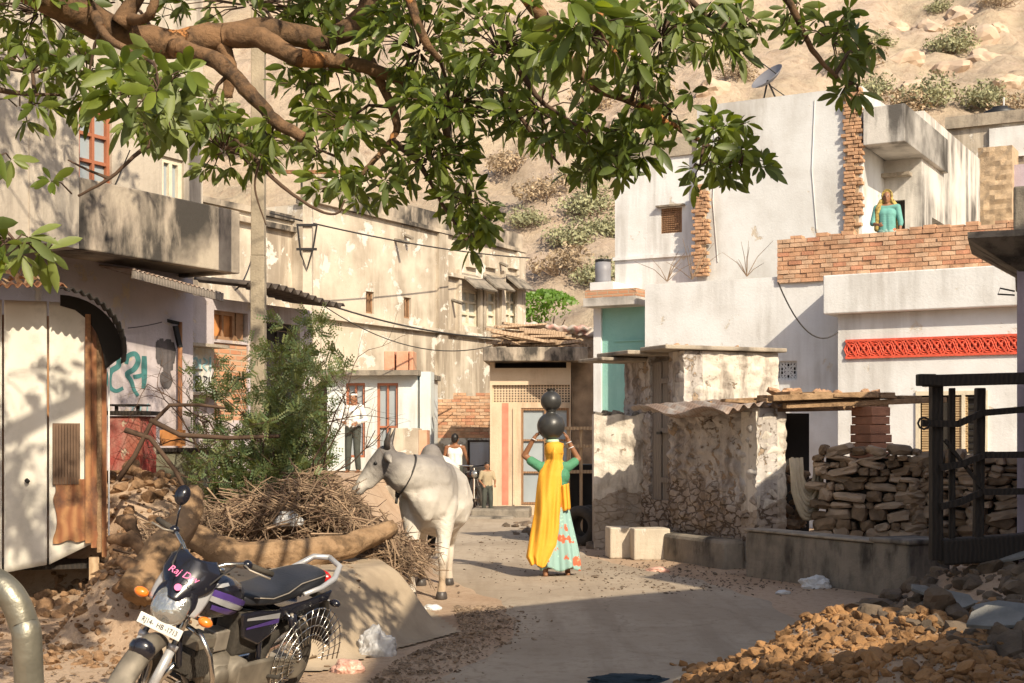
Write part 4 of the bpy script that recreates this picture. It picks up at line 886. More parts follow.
M['darktin'] = plain('dark_corroded_tin', (.07, .055, .045), .9, vary=.4)
mb.build('corrugated_awning', M['darktin'], LH, smooth=True, solid=.012)
# pipe bracket by the corner
pb = thing('pipe_bracket', 'rusty upright pipe with dark arm standing against the lilac wall corner', 'pipe', Lf.w(.08, Lf.S(180, 400, .08)[0], 0))
zt_ = Lf.S(180, 322, .08)[1]
MB().tube([(0, 0, .4), (0, 0, zt_)], .03, 8).build('pipe', M['rusttin'], pb, smooth=True)
mb = MB(); mb.bar((0, 0, zt_-.02), (-.28, -.12, zt_+.04), .05, .04); mb.bar((0, 0, zt_-.32), (-.05, -.04, zt_-.05), .06, .05); mb.build('arm', M['iron'], pb)

# ---------------------------------------------------------------- long cream building
Cf = Frame(312, 33, -29.4)
CB = bld_thing('cream_building', 'long stained cream building with arched shuttered windows along the street', Cf)
cend = Cf.S(522, 300)[0]; ctop0 = Cf.S(330, 207)[1]
win = [(461, 479), (482, 497), (505, 518)]
holes = []
for a, b_ in win: holes.append((Cf.S(a, 300)[0], Cf.S(b_, 300)[0], Cf.S((a+b_)/2, 326)[1], Cf.S((a+b_)/2, 290)[1]))
for a, b_, y0, y1 in ((366, 374, 313, 291), (404, 411, 318, 297)): holes.append((Cf.S(a, 300)[0], Cf.S(b_, 300)[0], Cf.S(a, y0)[1], Cf.S(a, y1)[1]))
mb = MB(); wall_cells(mb, 0, cend, -.1, ctop0, holes, -.35, 0, axis='y'); mb.box(-6, -.351, 0, .3, -.1, ctop0-.002); mb.box(-6, -.351, cend-.3, cend, -.1, ctop0-.003); mb.build('wall', M['cream'], CB)
MB().box(-6, -.35, .31, cend-.31, ctop0-.6, ctop0-.4).build('roof_slab', M['conc'], CB)
M['bluepane'] = plain('faded_blue_shutter', (.50, .52, .48), .8, vary=.15)
for i, (a, b_, z0, z1) in enumerate(holes):
    window_part(CB, a, b_, z0, z1, -.06, M['creampaint'] if i < 3 else M['wood'], M['bluepane'] if i < 3 else M['darkwood'], 1, 'y', fw=.08 if i < 3 else .05, depth=-.12, rows=3 if i < 3 else 1)
    if i < 3:
        mb = MB(); mb.add([(0.0, a-.1, z1+.42), (0.0, b_+.15, z1+.42), (.55, b_+.1, z1-.02), (.55, a-.1, z1-.02)], [(0, 1, 2, 3)]); mb.build('window_hood', M['darkconc'], CB, solid=.05)
        MB().box(.001, .1, a-.25, a-.12, z0-.2, z1+.5).box(.001, .1, b_+.12, b_+.25, z0-.2, z1+.5).box(.001, .13, a-.25, b_+.25, z0-.3, z0-.2).build('window_surround', M['cream'], CB)
        MB().box(.001, .12, (a+b_)/2-.25, (a+b_)/2+.25, z1+.62, z1+.95).build('plaster_crest', M['cream'], CB)
        M.setdefault('archblue', None)
for px_, w_ in ((441, .45), (519, .5)): y_ = Cf.S(px_, 300)[0]; MB().box(.001, .09, y_-w_/2, y_+w_/2, -.1, ctop0-.01).build('pilaster', M['cream'], CB)
zc1 = Cf.S(500, 322)[1]; 
MB().box(.001, .16, Cf.S(446, 300)[0], cend+.05, Cf.S(470, 281)[1], Cf.S(470, 281)[1]+.1).build('string_course', M['cream'], CB)
MB().box(.001, .14, 0, cend, Cf.S(420, 329)[1]-.06, Cf.S(420, 329)[1]+.06).build('string_course', M['cream'], CB)
MB().box(-.4, .12, -.1, cend+.1, ctop0+.002, ctop0+.1).box(-.3, .0, -.05, cend+.05, ctop0+.102, ctop0+.55).build('roof_parapet', M['terrace'], CB)
for px_, py_, l in ((395, 240, .5), (474, 253, .3), (500, 263, .3), (405, 235, .3), (452, 300, .4)):
    y, z = Cf.S(px_, py_); MB().tube([(0, y, z), (l, y-.1, z-.12)], .05, 6).build('rain_spout', M['darkconc'], CB)
# left wing
CW = Cf.S(198, 300, -.6)[0]
wl = MB(); wl.box(-5, -.6, CW, -.001, -.1, Cf.S(250, 213, -.6)[1]); wl.build('wing_wall', M['cream'], CB)
MB().box(-.65, -.45, CW, -.002, Cf.S(250, 219, -.6)[1]-.12, Cf.S(250, 219, -.6)[1]).box(-.7, -.5, CW, -.002, Cf.S(250, 213, -.6)[1]+.002, Cf.S(250, 207, -.6)[1]).build('wing_cornice', M['terrace'], CB)
y, z = Cf.S(352, 207); mb = MB()
mb.prism([(-.9, 0), (.9, 0), (.9, .3), (.6, .9), (0, 1.25), (-.6, .9), (-.9, .3)], .2, Matrix(((0, 0, 1, -.25), (1, 0, 0, y), (0, 1, 0, ctop0+.55), (0, 0, 0, 1)))); mb.build('parapet_arch', M['cream'], CB)

# ---------------------------------------------------------------- pale blue shop house on the terrace
E = Frame(340, 32, -6)
EH = bld_thing('pale_blue_house', 'small pale blue white house with two red framed glazed doors and orange tanks on top', E)
e1x = E.F(417, 400)[0]; ez1 = E.F(380, 376)[1]
hs = [(E.F(346, 400)[0], E.F(365, 400)[0], 1.2, E.F(355, 383)[1]), (E.F(377, 400)[0], E.F(398, 400)[0], .9, E.F(385, 383)[1])]
mb = MB(); wall_cells(mb, -.3, e1x, .7, ez1, hs, 0, .25); mb.box(e1x-.25, e1x, .251, 3, .7, ez1-.002); mb.box(E.F(419, 400)[0], E.F(430, 400)[0], .1, .6, .5, ez1+.1); mb.build('wall', M['paleblue'], EH)
MB().box(-.6, E.F(418, 372, -.3)[0], -.3, 3, ez1+.002, ez1+.12).build('roof_slab', M['darkconc'], EH)
for i, h in enumerate(hs): window_part(EH, *h, .04, M['orangeframe'], M['pane'], 1, fw=.055, depth=.1, name='window' if i == 0 else 'door', rows=2)
M['orangetank'] = plaster('faded_orange_paint', (.55, .25, .15), (.62, .40, .28), (.4, .3, .2), .4, None)
for a, b_ in ((384, 394), (396, 408), (409, 413)): MB().box(E.F(a, 365, .3)[0], E.F(b_, 365, .3)[0], .3, .8, ez1+.12, E.F(a, 351, .3)[1]).build('roof_tank', M['orangetank'], EH, bevel=.02)
st_ = thing('ramp_steps', 'pinkish cement steps block below the glazed door of the pale blue house', 'steps', E.w(E.F(390, 440, -1.6)[0], -1.6, .5))
MB().box(0, .62, 0, 1.1, -.5, E.F(400, 428, -1.6)[1]-.5).build('block', M['cream'], st_, bevel=.02); MB().box(.622, .8, 0, 1.1, -.5, E.F(400, 430, -1.6)[1]-.5).build('side_panel', M['orangetank'], st_); MB().box(-.1, .85, -.35, -.002, -.5, .12).build('step', M['conc'], st_, bevel=.02)
# brick wall
Bw = Frame(429, 35, 0)
BW = MB(); w_ = Bw.F(492, 420)[0]; mb = MB(); zb0, zb1 = Bw.F(450, 438)[1], Bw.F(450, 399)[1]
mb = real_bricks(0, w_, zb0, zb1, 0, .25, 7); mb2 = real_bricks(.6, w_, zb1+.001, zb1+.16, 0, .25, 8, .4); mb.add(mb2.v, mb2.f); mb.m[-len(mb2.m):] = mb2.m
o = thing('brick_wall', 'bare red brick wall closing the street end beside the pale blue house', 'wall', Bw.o, 0)
mb.build('brickwork', [M['bk1'], M['bk2'], M['bk3'], M['mortar']], o); MB().box(-.02, w_+.02, -.04, .3, -.1, zb0-.002).build('plaster_base', M['cream'], o)
# ---------------------------------------------------------------- wood-topped hut in the middle
K = Frame(490, 30, -3)
KH = bld_thing('street_hut', 'small cream hut with pink striped pillars and a lattice band at the street bend', K, 'hut')
kx1 = K.F(571, 400)[0]; kz1 = K.F(530, 362)[1]; kb = K.F(530, 505)[1]
lz0, lz1 = K.F(530, 403)[1], K.F(530, 385)[1]
dX0, dX1 = K.F(521, 440)[0], K.F(569, 440)[0]; dz1 = K.F(540, 408)[1]
M['peach'] = plaster('peach_plaster', (.62, .50, .36), (.55, .42, .29), (.25, .18, .12), .5, None)
mb = MB(); wall_cells(mb, 0, kx1, kb-.4, kz1, [(.05, kx1-.03, lz0, lz1), (dX0, dX1, kb, dz1), (.1, kx1-.1, K.F(530, 368)[1], kz1-.001)], 0, .25); mb.build('wall', M['peach'], KH)
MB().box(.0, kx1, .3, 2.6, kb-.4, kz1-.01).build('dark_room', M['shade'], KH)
mb = MB()
for i in range(26): x = .05+(kx1-.08)*i/26; mb.box(x, x+.03, .08, .11, lz0, lz1)
for i in range(7): z = lz0+(lz1-lz0)*i/7; mb.box(.05, kx1-.03, .075, .105, z, z+.025)
mb.build('lattice_band', M['peach'], KH)
M['pink'] = plain('faded_pink_paint', (.55, .20, .13), .85, vary=.15)
for a, b_ in ((502, 508.5),): MB().box(K.F(a, 440)[0], K.F(b_, 440)[0], -.008, -.002, kb, K.F(505, 403)[1]).build('pink_stripe', M['pink'], KH)
MB().box(K.F(513, 440)[0], K.F(515, 440)[0], -.03, -.002, kb, dz1).build('pilaster', M['peach'], KH)
f = window_part(KH, dX0, dX1, kb+.01, dz1, .02, M['wood'], M['pane'], 1, fw=.05, depth=.1, name='door', rows=3)
mb = MB(); mb.box(K.F(483, 360, -.5)[0], K.F(588, 360, -.5)[0], -.5, 3, K.F(530, 361, -.5)[1], K.F(530, 347, -.5)[1]); mb.build('roof_slab', M['terrace'], KH, bevel=.02)
mb = MB(); mb.box(kx1+.01, K.F(598, 400, .5)[0], .3, 3, -.1, K.F(580, 333, .5)[1]); mb.build('brown_side_wall', M['stone2'], KH)
mb = MB(); mb.box(-.3, .9, -1.4, -.02, -.1, kb-.02); mb.box(-.5, .6, -1.9, -1.401, -.1, kb-.15); mb.build('plinth', M['darkconc'], KH, bevel=.04)
zs = K.F(530, 347, -.5)[1]; g = random.Random(12); first = None
M['plank'] = wave_mat('sun_bleached_plank', (.46, .33, .22), (.32, .22, .14), 5, 'X', .85, 4)
for i in range(46):
    L_ = g.uniform(.7, 1.7); 
    if first is None: first = MB().box(-.5, .5, -.05, .05, -.025, .025).build('wood_plank', M['plank'], bevel=.006); o = first
    else: o = first.copy(); COL.objects.link(o)
    o.scale = (L_, g.uniform(.6, 1.6), g.uniform(.7, 1.5)); 
    u_ = g.random(); o.location = K.w(-.12+L_/2+u_*max(0, 2.3-L_), g.uniform(-.45, 1.2), zs+.06+g.uniform(0, .62)*(1-u_*.45)*(1-.2*L_)); o.rotation_euler = (g.uniform(-.2, .2), R(g.uniform(-6, 14)), K.a+R(g.uniform(-25, 25)))
    tag(o, 'weathered timber piece in the loose pile on the middle hut roof', 'plank', 'timber heaped on the hut roof')
sk = thing('cloth_bundle', 'long faded grey and pink cloth bundle lying across the timber pile', 'bundle', K.w(1.3, .2, zs+.55), K.a)
M['dullcloth'] = plaster('dull_cloth', (.50, .46, .40), (.36, .34, .31), (.45, .2, .16), .8, None, 0, 4)
blob('cloth', [('c', (-.5, 0, .0), .05, (.9, .1, -.22), .10), ('e', (.6, .0, -.12), (.3, .15, .08))], M['dullcloth'], sk, .02, 3, fn=lambda co: co+.02*np.sin(co[:, [1, 2, 0]]*30))
# pale wooden frame leaning beside the hut
wf_ = thing('wooden_rack', 'pale wooden rack frame standing between the hut and the ruined wall', 'rack', px2w(581, 500, 22.0)*1)
wf_.location.z = 0
mb = MB(); zz0, zz1 = px2w(581, 478, 22).z, px2w(581, 427, 22).z
for x_ in (-.2, 0, .22): mb.bar((x_, 0, 0), (x_, 0, zz1), .05, .05)
for z_ in (zz0+.1, (zz0+zz1)/2+.1, zz1-.02): mb.bar((-.28, -.03, z_), (.25, -.03, z_), .05, .05)
mb.build('frame', M['palewood'], wf_)
mb = MB().box(-.3, .5, .1, 1.2, 0, px2w(581, 465, 22).z); o = mb.build('dark_gap_fill', M['shade'], wf_)  # black box put in for the shade of the gap behind the rack
for i, (px, lb) in enumerate(((578, 'worn black tyre leaning in the dark gap, on the left'), (587, 'worn black tyre leaning in the dark gap, against the ruined wall'))):
    o = thing('old_tyre', lb, 'tyre', px2w(px, 545, 21.0+i*.2)); o.location.z = 0; o.rotation_euler = (0, R(8), R(-35+i*22))
    mb = MB(); mb.tube([(.23*math.cos(a), 0, .31+.23*math.sin(a)) for a in [k*math.pi/14 for k in range(28)]], .085, 10, closed=True); mb.build('tread', M['rubber'], o, smooth=True)

# ---------------------------------------------------------------- poles and cables
P1 = thing('utility_pole', 'thick weathered concrete pole rising behind the thorny shrub', 'pole', (px2w(258.5, 0, 16).x, 16, .5))
MB().bar((0, 0, 0), (0, 0, 3.2), .155, .16).bar((0, 0, 3.2), (0, 0, 6.8), .15, .15).build('shaft', M['pole'], P1, bevel=.01)
P2 = thing('utility_pole', 'slender pale pole with rusty cross arm before the cream building', 'pole', (px2w(308, 0, 29).x, 29, .8))
zz = px2w(308, 148, 29).z-.8
MB().bar((0, 0, 0), (0, 0, zz), .19, .19).build('shaft', M['cream'], P2)
MB().bar((-.65, -.12, zz-.52), (.75, -.12, zz-.52), .07, .07).build('cross_arm', M['rusttin'], P2)
for z_, r_ in ((px2w(308, 226, 29).z-.8, .25), (px2w(308, 250, 29).z-.8, .2)): MB().bar((-.22, -.12, z_), (.2, -.12, z_), .05, .05).build('bracket', M['iron'], P2)
MB().tube([(-.2, -.13, px2w(308, 226, 29).z-.8), (-.13, -.13, px2w(308, 255, 29).z-.8), (0, -.13, px2w(308, 270, 29).z-.8), (.12, -.13, px2w(308, 250, 29).z-.8), (.2, -.13, px2w(308, 226, 29).z-.8)], .02, 5).build('stay_loop', M['iron'], P2)
def cable(pa, pb_, sag, r, lb):
    a = px2w(*pa); b_ = px2w(*pb_); pts = [a.lerp(b_, t/16)-Vector((0, 0, sag*4*(t/16)*(1-t/16))) for t in range(17)]
    tag(MB().tube(pts, r, 5).build('cable', M['cable']), lb, 'cable')
cable((270, 213, 28.5), (530, 258, 41), .15, .018, 'black cable crossing the top of the cream building')
cable((314, 300, 29), (495, 338, 33), .15, .02, 'thick black cable sagging across the middle of the cream building')
cable((314, 299, 29), (495, 345, 33), .5, .012, 'thin cable sagging lowest in front of the cream building')
cable((235, 290, 18), (262, 205, 28), .35, .012, 'thin wire curving up from the corrugated awning to the pale pole')
cable((128, 328, 16.8), (162, 322, 17.2), .01, .006, 'thin wire from the torn shed roof to the pipe bracket')
cable((112, 192, 17), (130, 150, 17), .0, .008, 'thin slanting wire in front of the orange framed upper window')
cable((778, 282, 22), (838, 332, 23), .4, .012, 'thin sagging wire against the shaded part of the white wall')

# ================================================================ TIN SHED
S = Frame(0, 13, 20)
TS_ = bld_thing('tin_shed', 'white tin shed on short legs with rust patches and a torn corrugated roof', S, 'shed')
X = lambda px: S.F(px, 400)[0]
Z = lambda py: S.F(0, py)[1]
def panel(a, b_, zb_a, zb_b, name, y=0.0, mat='tin'):
    mb = MB(); n = 24
    def f(u, v):
        x = X(a)+(X(b_)-X(a))*u; zb_ = zb_a+(zb_b-zb_a)*u; z = zb_+(Z(300)-zb_)*v
        return (x, y+.006*hnoise(x*3, z*2, 1, a)+.01*math.sin(u*math.pi), z)
    mb.grid(f, n, 40); return mb.build(name, M[mat], TS_, smooth=True, solid=.012)
panel(-160, 2, Z(572), Z(572), 'tin_panel'); panel(4, 47, Z(573), Z(566), 'tin_panel', -.01)
p_ = panel(49, 92, Z(566), Z(546), 'tin_panel', .005)
MB().tube([(X(26)+0, -.03, Z(480)), (X(26)+.02, -.05, Z(480)-.02)], .02, 6).build('handle', M['iron'], TS_)
mb = MB()
for i in range(9): x_ = X(53)+(X(79)-X(53))*i/9; mb.box(x_, x_+.022, -.035, -.012, Z(485), Z(424))
mb.box(X(52.5), X(80), -.011, -.006, Z(486), Z(423)); mb.build('slatted_vent', M['stick2'], TS_)
def rustf(u, v):
    x = X(55)+(X(97)-X(55))*u; z = Z(543)+(Z(478)-Z(543))*v; e = .03*hnoise(x*9, z*9, 1)
    return (x+(e if u in (0, 1) else 0), -.022+.004*math.sin(u*30), z+(e if v in (0, 1) else 0))
MB().grid(rustf, 20, 24).build('rusty_patch', M['rusttin'], TS_, solid=.006)
for k, (a, b_, mt) in enumerate(((85, 91, 'rusttin'), (91, 97, 'rusttin'), (97, 102, 'bark2'), (102, 107, 'rusttin'))):
    MB().box(X(a), X(b_)-.004, -.045+.02*k, .08+.03*k, Z(545+5*k), Z(312+3*k)).build('corner_post', M[mt], TS_)
MB().box(X(108), X(109.5), -.03, -.01, Z(540), Z(310)).build('white_pipe', M['plastic'], TS_)
for a, b_ in ((89, 99), (-60, -50)): MB().box(X(a), X(b_), -.02, .08, gz(X(a)+S.o.x, 13)-.05, Z(560)).build('leg', M['palewood'], TS_)
MB().box(X(-150), X(105), 1.6, 1.65, .0, Z(300)).box(X(105), X(108), .16, 1.59, Z(560), Z(312)).build('rear_wall', M['rusttin'], TS_)
MB().box(X(-150), X(104), .1, 1.6, Z(572), Z(572)+.04).build('floor', M['darkwood'], TS_)
def roofc(u, v):
    px_ = -160+225*u; z = Z(292); x = X(px_)
    return (x, -.5+2.1*v+.05*hnoise(x, 2, 3)*(1-v), z+.25*v+.018*math.sin(x/.085*2*math.pi)+.03*math.sin(x*2.5))
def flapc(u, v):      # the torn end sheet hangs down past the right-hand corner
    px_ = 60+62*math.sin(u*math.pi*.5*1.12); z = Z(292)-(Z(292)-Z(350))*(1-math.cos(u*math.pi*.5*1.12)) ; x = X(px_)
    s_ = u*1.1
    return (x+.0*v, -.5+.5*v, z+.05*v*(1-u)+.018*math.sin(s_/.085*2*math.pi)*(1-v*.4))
MB().grid(roofc, 300, 12).build('corrugated_roof', M['rusttin'], TS_, smooth=True, solid=.01)
MB().grid(flapc, 120, 6).build('torn_roof_sheet', M['shade'], TS_, smooth=True, solid=.01)  # sheet end coloured black for its shaded underside
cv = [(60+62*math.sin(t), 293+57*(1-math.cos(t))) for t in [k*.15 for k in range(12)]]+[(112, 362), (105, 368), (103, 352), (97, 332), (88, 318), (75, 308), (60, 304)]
MB().add([(X(a_), -.03, Z(b_)) for a_, b_ in cv], [tuple(range(len(cv)))]).build('roof_shade_fill', M['shade'], TS_, solid=.015)  # black fill painted in for the shade under the torn sheet
g = random.Random(5); mb = MB()
for k in range(70):
    c = Vector((X(g.uniform(-60, 55)), g.uniform(-.45, .4), Z(288)+.04+g.uniform(0, .09))); a = g.uniform(0, 6); r_ = g.uniform(.04, .08); q = Matrix.Translation(c) @ Euler((g.uniform(-1, 1), g.uniform(-1, 1), a)).to_matrix().to_4x4()
    mb.add([q @ Vector(v) for v in ((-r_, 0, 0), (0, -r_*.4, .01), (r_, 0, .02), (0, r_*.4, .01))], [(0, 1, 2, 3)])
tag(mb.build('dry_leaf_litter', M['bark2']), 'dry fallen leaves lying on the shed roof edge', 'leaves', kind='stuff'); bpy.context.scene.objects['dry_leaf_litter'].location = S.o
# cabinet and boxes beside the lilac wall
o = thing('red_cabinet', 'red and pink painted old cabinet with dark top board by the lilac wall', 'cabinet', (px2w(112, 0, 15).x, 15, 1.05), R(-12))
sc = 15/FPX; zz = lambda py: 1.6+(HY-py)*sc-1.05
M['redcab'] = plaster('red_pink_paint', (.34, .06, .05), (.42, .22, .18), (.3, .1, .05), .6, (.5, .4, .3), .42, 4)
MB().box(-.05, .32, 0, .4, 0, zz(416)).build('body', M['redcab'], o, bevel=.01); MB().box(-.08, .38, -.04, .44, zz(415), zz(411)).build('top_board', M['darkwood'], o); MB().box(-.06, .3, .05, .3, zz(406), zz(404)).build('plank', M['darkwood'], o)
MB().bar((.0, .1, zz(412)), (.0, .1, zz(404)), .03, .03).bar((.25, .1, zz(412)), (.25, .1, zz(404)), .03, .03).build('prop', M['darkwood'], o)
o = thing('feed_trough', 'grey green metal trough below the thorny shrub beside the yellow board', 'trough', (px2w(178, 0, 15.5).x, 15.5, .85), R(-10))
sc = 15.5/FPX; zz = lambda py: 1.6+(HY-py)*sc-.85
M['olive'] = plaster('olive_paint', (.24, .24, .17), (.20, .19, .13), (.1, .07, .05), .5, None)
MB().box(-.28, .28, 0, .5, .02, zz(452)).build('body', M['olive'], o, bevel=.02); MB().box(-.31, .31, -.03, .53, zz(452)+.002, zz(448)).build('rim', M['darkwood'], o)
o = MB().box(-.14, .14, 0, .05, 0, .18).build('yellow_board', M['orangewood'], None); o.location = (px2w(170, 0, 15.6).x, 15.7, .85+zz(446)); tag(o, 'small orange yellow board propped above the grey green trough', 'board')
# ================================================================ BULL
m, nt, b = new_mat('bull_coat'); L = nt.links.new
tc = N(nt, 'ShaderNodeTexCoord'); O = tc.outputs['Object']
def near(pt, r0, r1):
    d = N(nt, 'ShaderNodeVectorMath', operation='DISTANCE'); L(O, d.inputs[0]); d.inputs[1].default_value = pt
    n_ = N(nt, 'ShaderNodeTexNoise', i_Scale=6.0, i_Detail=6.0); L(O, n_.inputs['Vector'])
    a = N(nt, 'ShaderNodeMath', operation='MULTIPLY_ADD'); L(n_.outputs['Fac'], a.inputs[0]); a.inputs[1].default_value = .25; L(d.outputs['Value'], a.inputs[2])
    return ramp(nt, a.outputs[0], r0+.12, r1+.12, (1, 1, 1, 1), (0, 0, 0, 1))
nz = N(nt, 'ShaderNodeTexNoise', i_Scale=3.0, i_Detail=8.0); L(O, nz.inputs['Vector'])
c = mix(nt, ramp(nt, nz.outputs['Fac'], .35, .7), (.70, .65, .57), (.47, .42, .36))
for pt, r0, r1, col in (((-.25, .08, 1.5), .25, .70, (.20, .18, .165)), ((.12, -.42, 1.48), .20, .44, (.15, .135, .125)), ((0, -.2, 1.3), .02, .22, (.30, .27, .24)), ((.2, -.68, 1.08), .03, .13, (.10, .085, .08)), ((.0, .15, .1), .02, .35, (.36, .25, .15)), ((-1.3, -.1, .1), .1, .5, (.3, .2, .12))):
    c = mix(nt, near(pt, r0, r1), c, col)
L(c, b.inputs['Base Color']); b.inputs['Roughness'].default_value = .75
hb = N(nt, 'ShaderNodeTexNoise', i_Scale=90.0, i_Detail=3.0); L(O, hb.inputs['Vector']); bp = N(nt, 'ShaderNodeBump', i_Strength=.3, i_Distance=.012); L(hb.outputs['Fac'], bp.inputs['Height'])
wv = N(nt, 'ShaderNodeTexNoise', i_Scale=3.2, i_Detail=4.0, i_Distortion=1.2); L(O, wv.inputs['Vector']); b2 = N(nt, 'ShaderNodeBump', i_Strength=.55, i_Distance=.06); L(wv.outputs['Fac'], b2.inputs['Height']); L(bp.outputs[0], b2.inputs['Normal']); L(b2.outputs[0], b.inputs['Normal'])
M['coat'] = m
BU = thing('bull', 'whitish grey humped bull with short dark horns feeding at the brushwood heap', 'bull', (-.86, 14.1, 0), R(-90))
parts = [
 ('e', (-.80, .05, .99), (.74, .40, .41)), ('e', (-.62, .08, .93), (.42, .38, .36)), ('e', (-.28, .20, 1.12), (.16, .11, .26)), ('e', (-.26, -.15, 1.12), (.16, .11, .26)), ('e', (-1.28, .2, 1.28), (.12, .09, .09)), ('e', (-1.28, -.17, 1.28), (.12, .09, .09)), ('e', (-.25, .02, 1.05), (.36, .29, .40)), ('e', (-1.35, .02, 1.12), (.32, .30, .34)), ('e', (-.6, .06, .9), (.5, .38, .30)),
 ('c', (-.34, .03, 1.26), .19, (-.28, .03, 1.46), .105), ('e', (-.40, .03, 1.36), (.24, .14, .15)),
 ('c', (-.18, -.0, 1.18), .28, (.06, -.22, 1.26), .20), ('c', (.06, -.22, 1.26), .20, (.12, -.38, 1.38), .14),
 ('c', (.0, -.02, 1.0), .17, (.04, -.0, .83), .06), ('c', (.04, 0, .85), .055, (.1, -.18, 1.1), .06), ('c', (.1, -.16, 1.08), .06, (.14, -.34, 1.28), .07),  # brisket and dewlap
 ('c', (.13, -.40, 1.44), .115, (.16, -.50, 1.33), .10), ('c', (.16, -.50, 1.33), .098, (.19, -.655, 1.12), .068), ('e', (.195, -.67, 1.10), (.065, .07, .06)), ('c', (.15, -.42, 1.33), .085, (.18, -.56, 1.16), .055),
 ('e', (.14, -.36, 1.52), (.07, .05, .05)),
 # front legs
 ('c', (-.18, .17, .95), .15, (-.12, .17, .62), .078), ('c', (-.12, .17, .62), .075, (-.06, .16, .40), .056), ('e', (-.055, .16, .38), (.058, .055, .06)), ('c', (-.06, .16, .36), .047, (-.07, .15, .13), .036), ('c', (-.07, .15, .13), .045, (-.02, .15, .05), .052),
 ('c', (-.18, -.15, .95), .15, (-.1, -.15, .62), .078), ('c', (-.1, -.15, .62), .073, (.04, -.15, .41), .054), ('e', (.045, -.15, .39), (.056, .052, .058)), ('c', (.045, -.15, .37), .046, (-.03, -.15, .13), .036), ('c', (-.03, -.15, .13), .045, (.02, -.15, .05), .052),
 # hind legs: stifle forward, hock backward
 ('c', (-1.38, .17, 1.0), .21, (-1.22, .19, .70), .13), ('c', (-1.22, .19, .70), .12, (-1.50, .17, .46), .062), ('c', (-1.50, .17, .46), .056, (-1.45, .16, .14), .04), ('c', (-1.45, .16, .13), .045, (-1.40, .16, .05), .052),
 ('c', (-1.38, -.15, 1.0), .21, (-1.18, -.17, .70), .13), ('c', (-1.18, -.17, .70), .12, (-1.44, -.15, .46), .062), ('c', (-1.44, -.15, .46), .056, (-1.38, -.14, .14), .04), ('c', (-1.38, -.14, .13), .045, (-1.33, -.14, .05), .052),
 ('c', (-1.62, .02, 1.28), .05, (-1.70, .0, 1.0), .028), ('c', (-1.70, .0, 1.0), .026, (-1.62, -.04, .62), .02),
 # ears: one lies back towards the neck, one towards us
 ('c', (.05, -.33, 1.45), .035, (-.03, -.25, 1.44), .045), ('c', (-.03, -.25, 1.44), .04, (-.09, -.19, 1.40), .02), ('c', (.21, -.38, 1.46), .035, (.30, -.36, 1.43), .045), ('c', (.30, -.36, 1.43), .04, (.36, -.33, 1.38), .018)]
bb = blob('body', parts, M['coat'], BU, .016, 5)
M['horn'] = plain('dark_horn', (.07, .06, .055), .45, vary=.4, vscale=15)
for s_, o_ in ((1, (.20, -.38, 1.52)), (-1, (.08, -.36, 1.52))):
    o_ = Vector(o_); MB().tube([o_, o_+Vector((.05*s_, -.0, .06)), o_+Vector((.075*s_, .02+.0*s_, .13)), o_+Vector((.06*s_, .045, .20))], [.034, .028, .02, .006], 10).build('horn', M['horn'], BU, smooth=True)
for x, y in ((-.0, .15), (.04, -.15), (-1.38, .16), (-1.31, -.14)): MB().lathe([(.06, 0), (.066, .01), (.055, .06), (.045, .075)], 14, Matrix.Translation((x, y, 0)) @ Matrix.Diagonal((1.15, .95, 1, 1))).build('hoof', M['horn'], BU, smooth=True)
blob('muzzle', [('e', (.20, -.70, 1.085), (.058, .035, .045))], M['horn'], BU, .01, 2)
for s_ in (1, -1): MB().ell((.165+.088*s_, -.49, 1.37), (.016, .02, .018), seg=10).build('eye', M['black'], BU, smooth=True)
mb = MB(); g = random.Random(7)
for i in range(26):
    a = Vector((-.1-1.52+g.uniform(-.02, .02), -.04+g.uniform(-.02, .02), .66)); mb.tube([a, a+Vector((g.uniform(-.03, .05), g.uniform(-.03, .03), -.16)), a+Vector((g.uniform(-.04, .06), g.uniform(-.04, .04), -.36))], [.012, .012, .002], 4)
mb.build('tail_tuft', M['hair'], BU)
cc = Vector((.03, -.2, 1.26)); nrm = Vector((.25, -.75, .35)).normalized(); e1 = nrm.cross(Vector((0, 0, 1))).normalized(); e2 = e1.cross(nrm)
rp_ = [cc+e1*.205*math.cos(t)+e2*(.205+.03*(math.sin(t) < 0)*abs(math.sin(t)))*math.sin(t) for t in [k*math.pi/14 for k in range(28)]]
mb = MB().tube(rp_, .011, 6, closed=True); lo = min(rp_, key=lambda v: v.z); mb.ell(lo, (.025, .025, .03)); mb.tube([lo, lo+Vector((.03, -.01, -.08))], .014, 6); mb.build('neck_rope', M['cable'], BU, smooth=True)

# ================================================================ PEOPLE
def hand(parts, wrist, d, up, s=1.0, curl=.5):
    """palm with four curled fingers and a thumb; d = direction of the hand, up = back of the hand"""
    w = Vector(wrist); d = Vector(d).normalized(); up = Vector(up); side = d.cross(up).normalized(); up = side.cross(d).normalized()
    parts.append(('c', w, .021*s, w+d*.045*s, .022*s))
    for k, (o, l) in enumerate(((-.027, .058), (-.009, .068), (.009, .064), (.027, .05))):
        a = w+d*.06*s+side*o*s; bb_ = a+(d-up*curl*.4).normalized()*l*.5*s; c_ = bb_+(d*.8-up*curl).normalized()*l*.5*s
        parts += [('c', w+d*.03*s+side*o*.8*s, .0125*s, a, .0105*s), ('c', a, .0100*s, bb_, .009*s), ('c', bb_, .009*s, c_, .0078*s)]
    a = w+d*.02*s-side*.022*s; bb_ = a-side*.03*s+d*.025*s-up*.01*s; parts += [('c', a, .0125*s, bb_, .010*s), ('c', bb_, .010*s, bb_+d*.026*s-up*.012*s, .0085*s)]
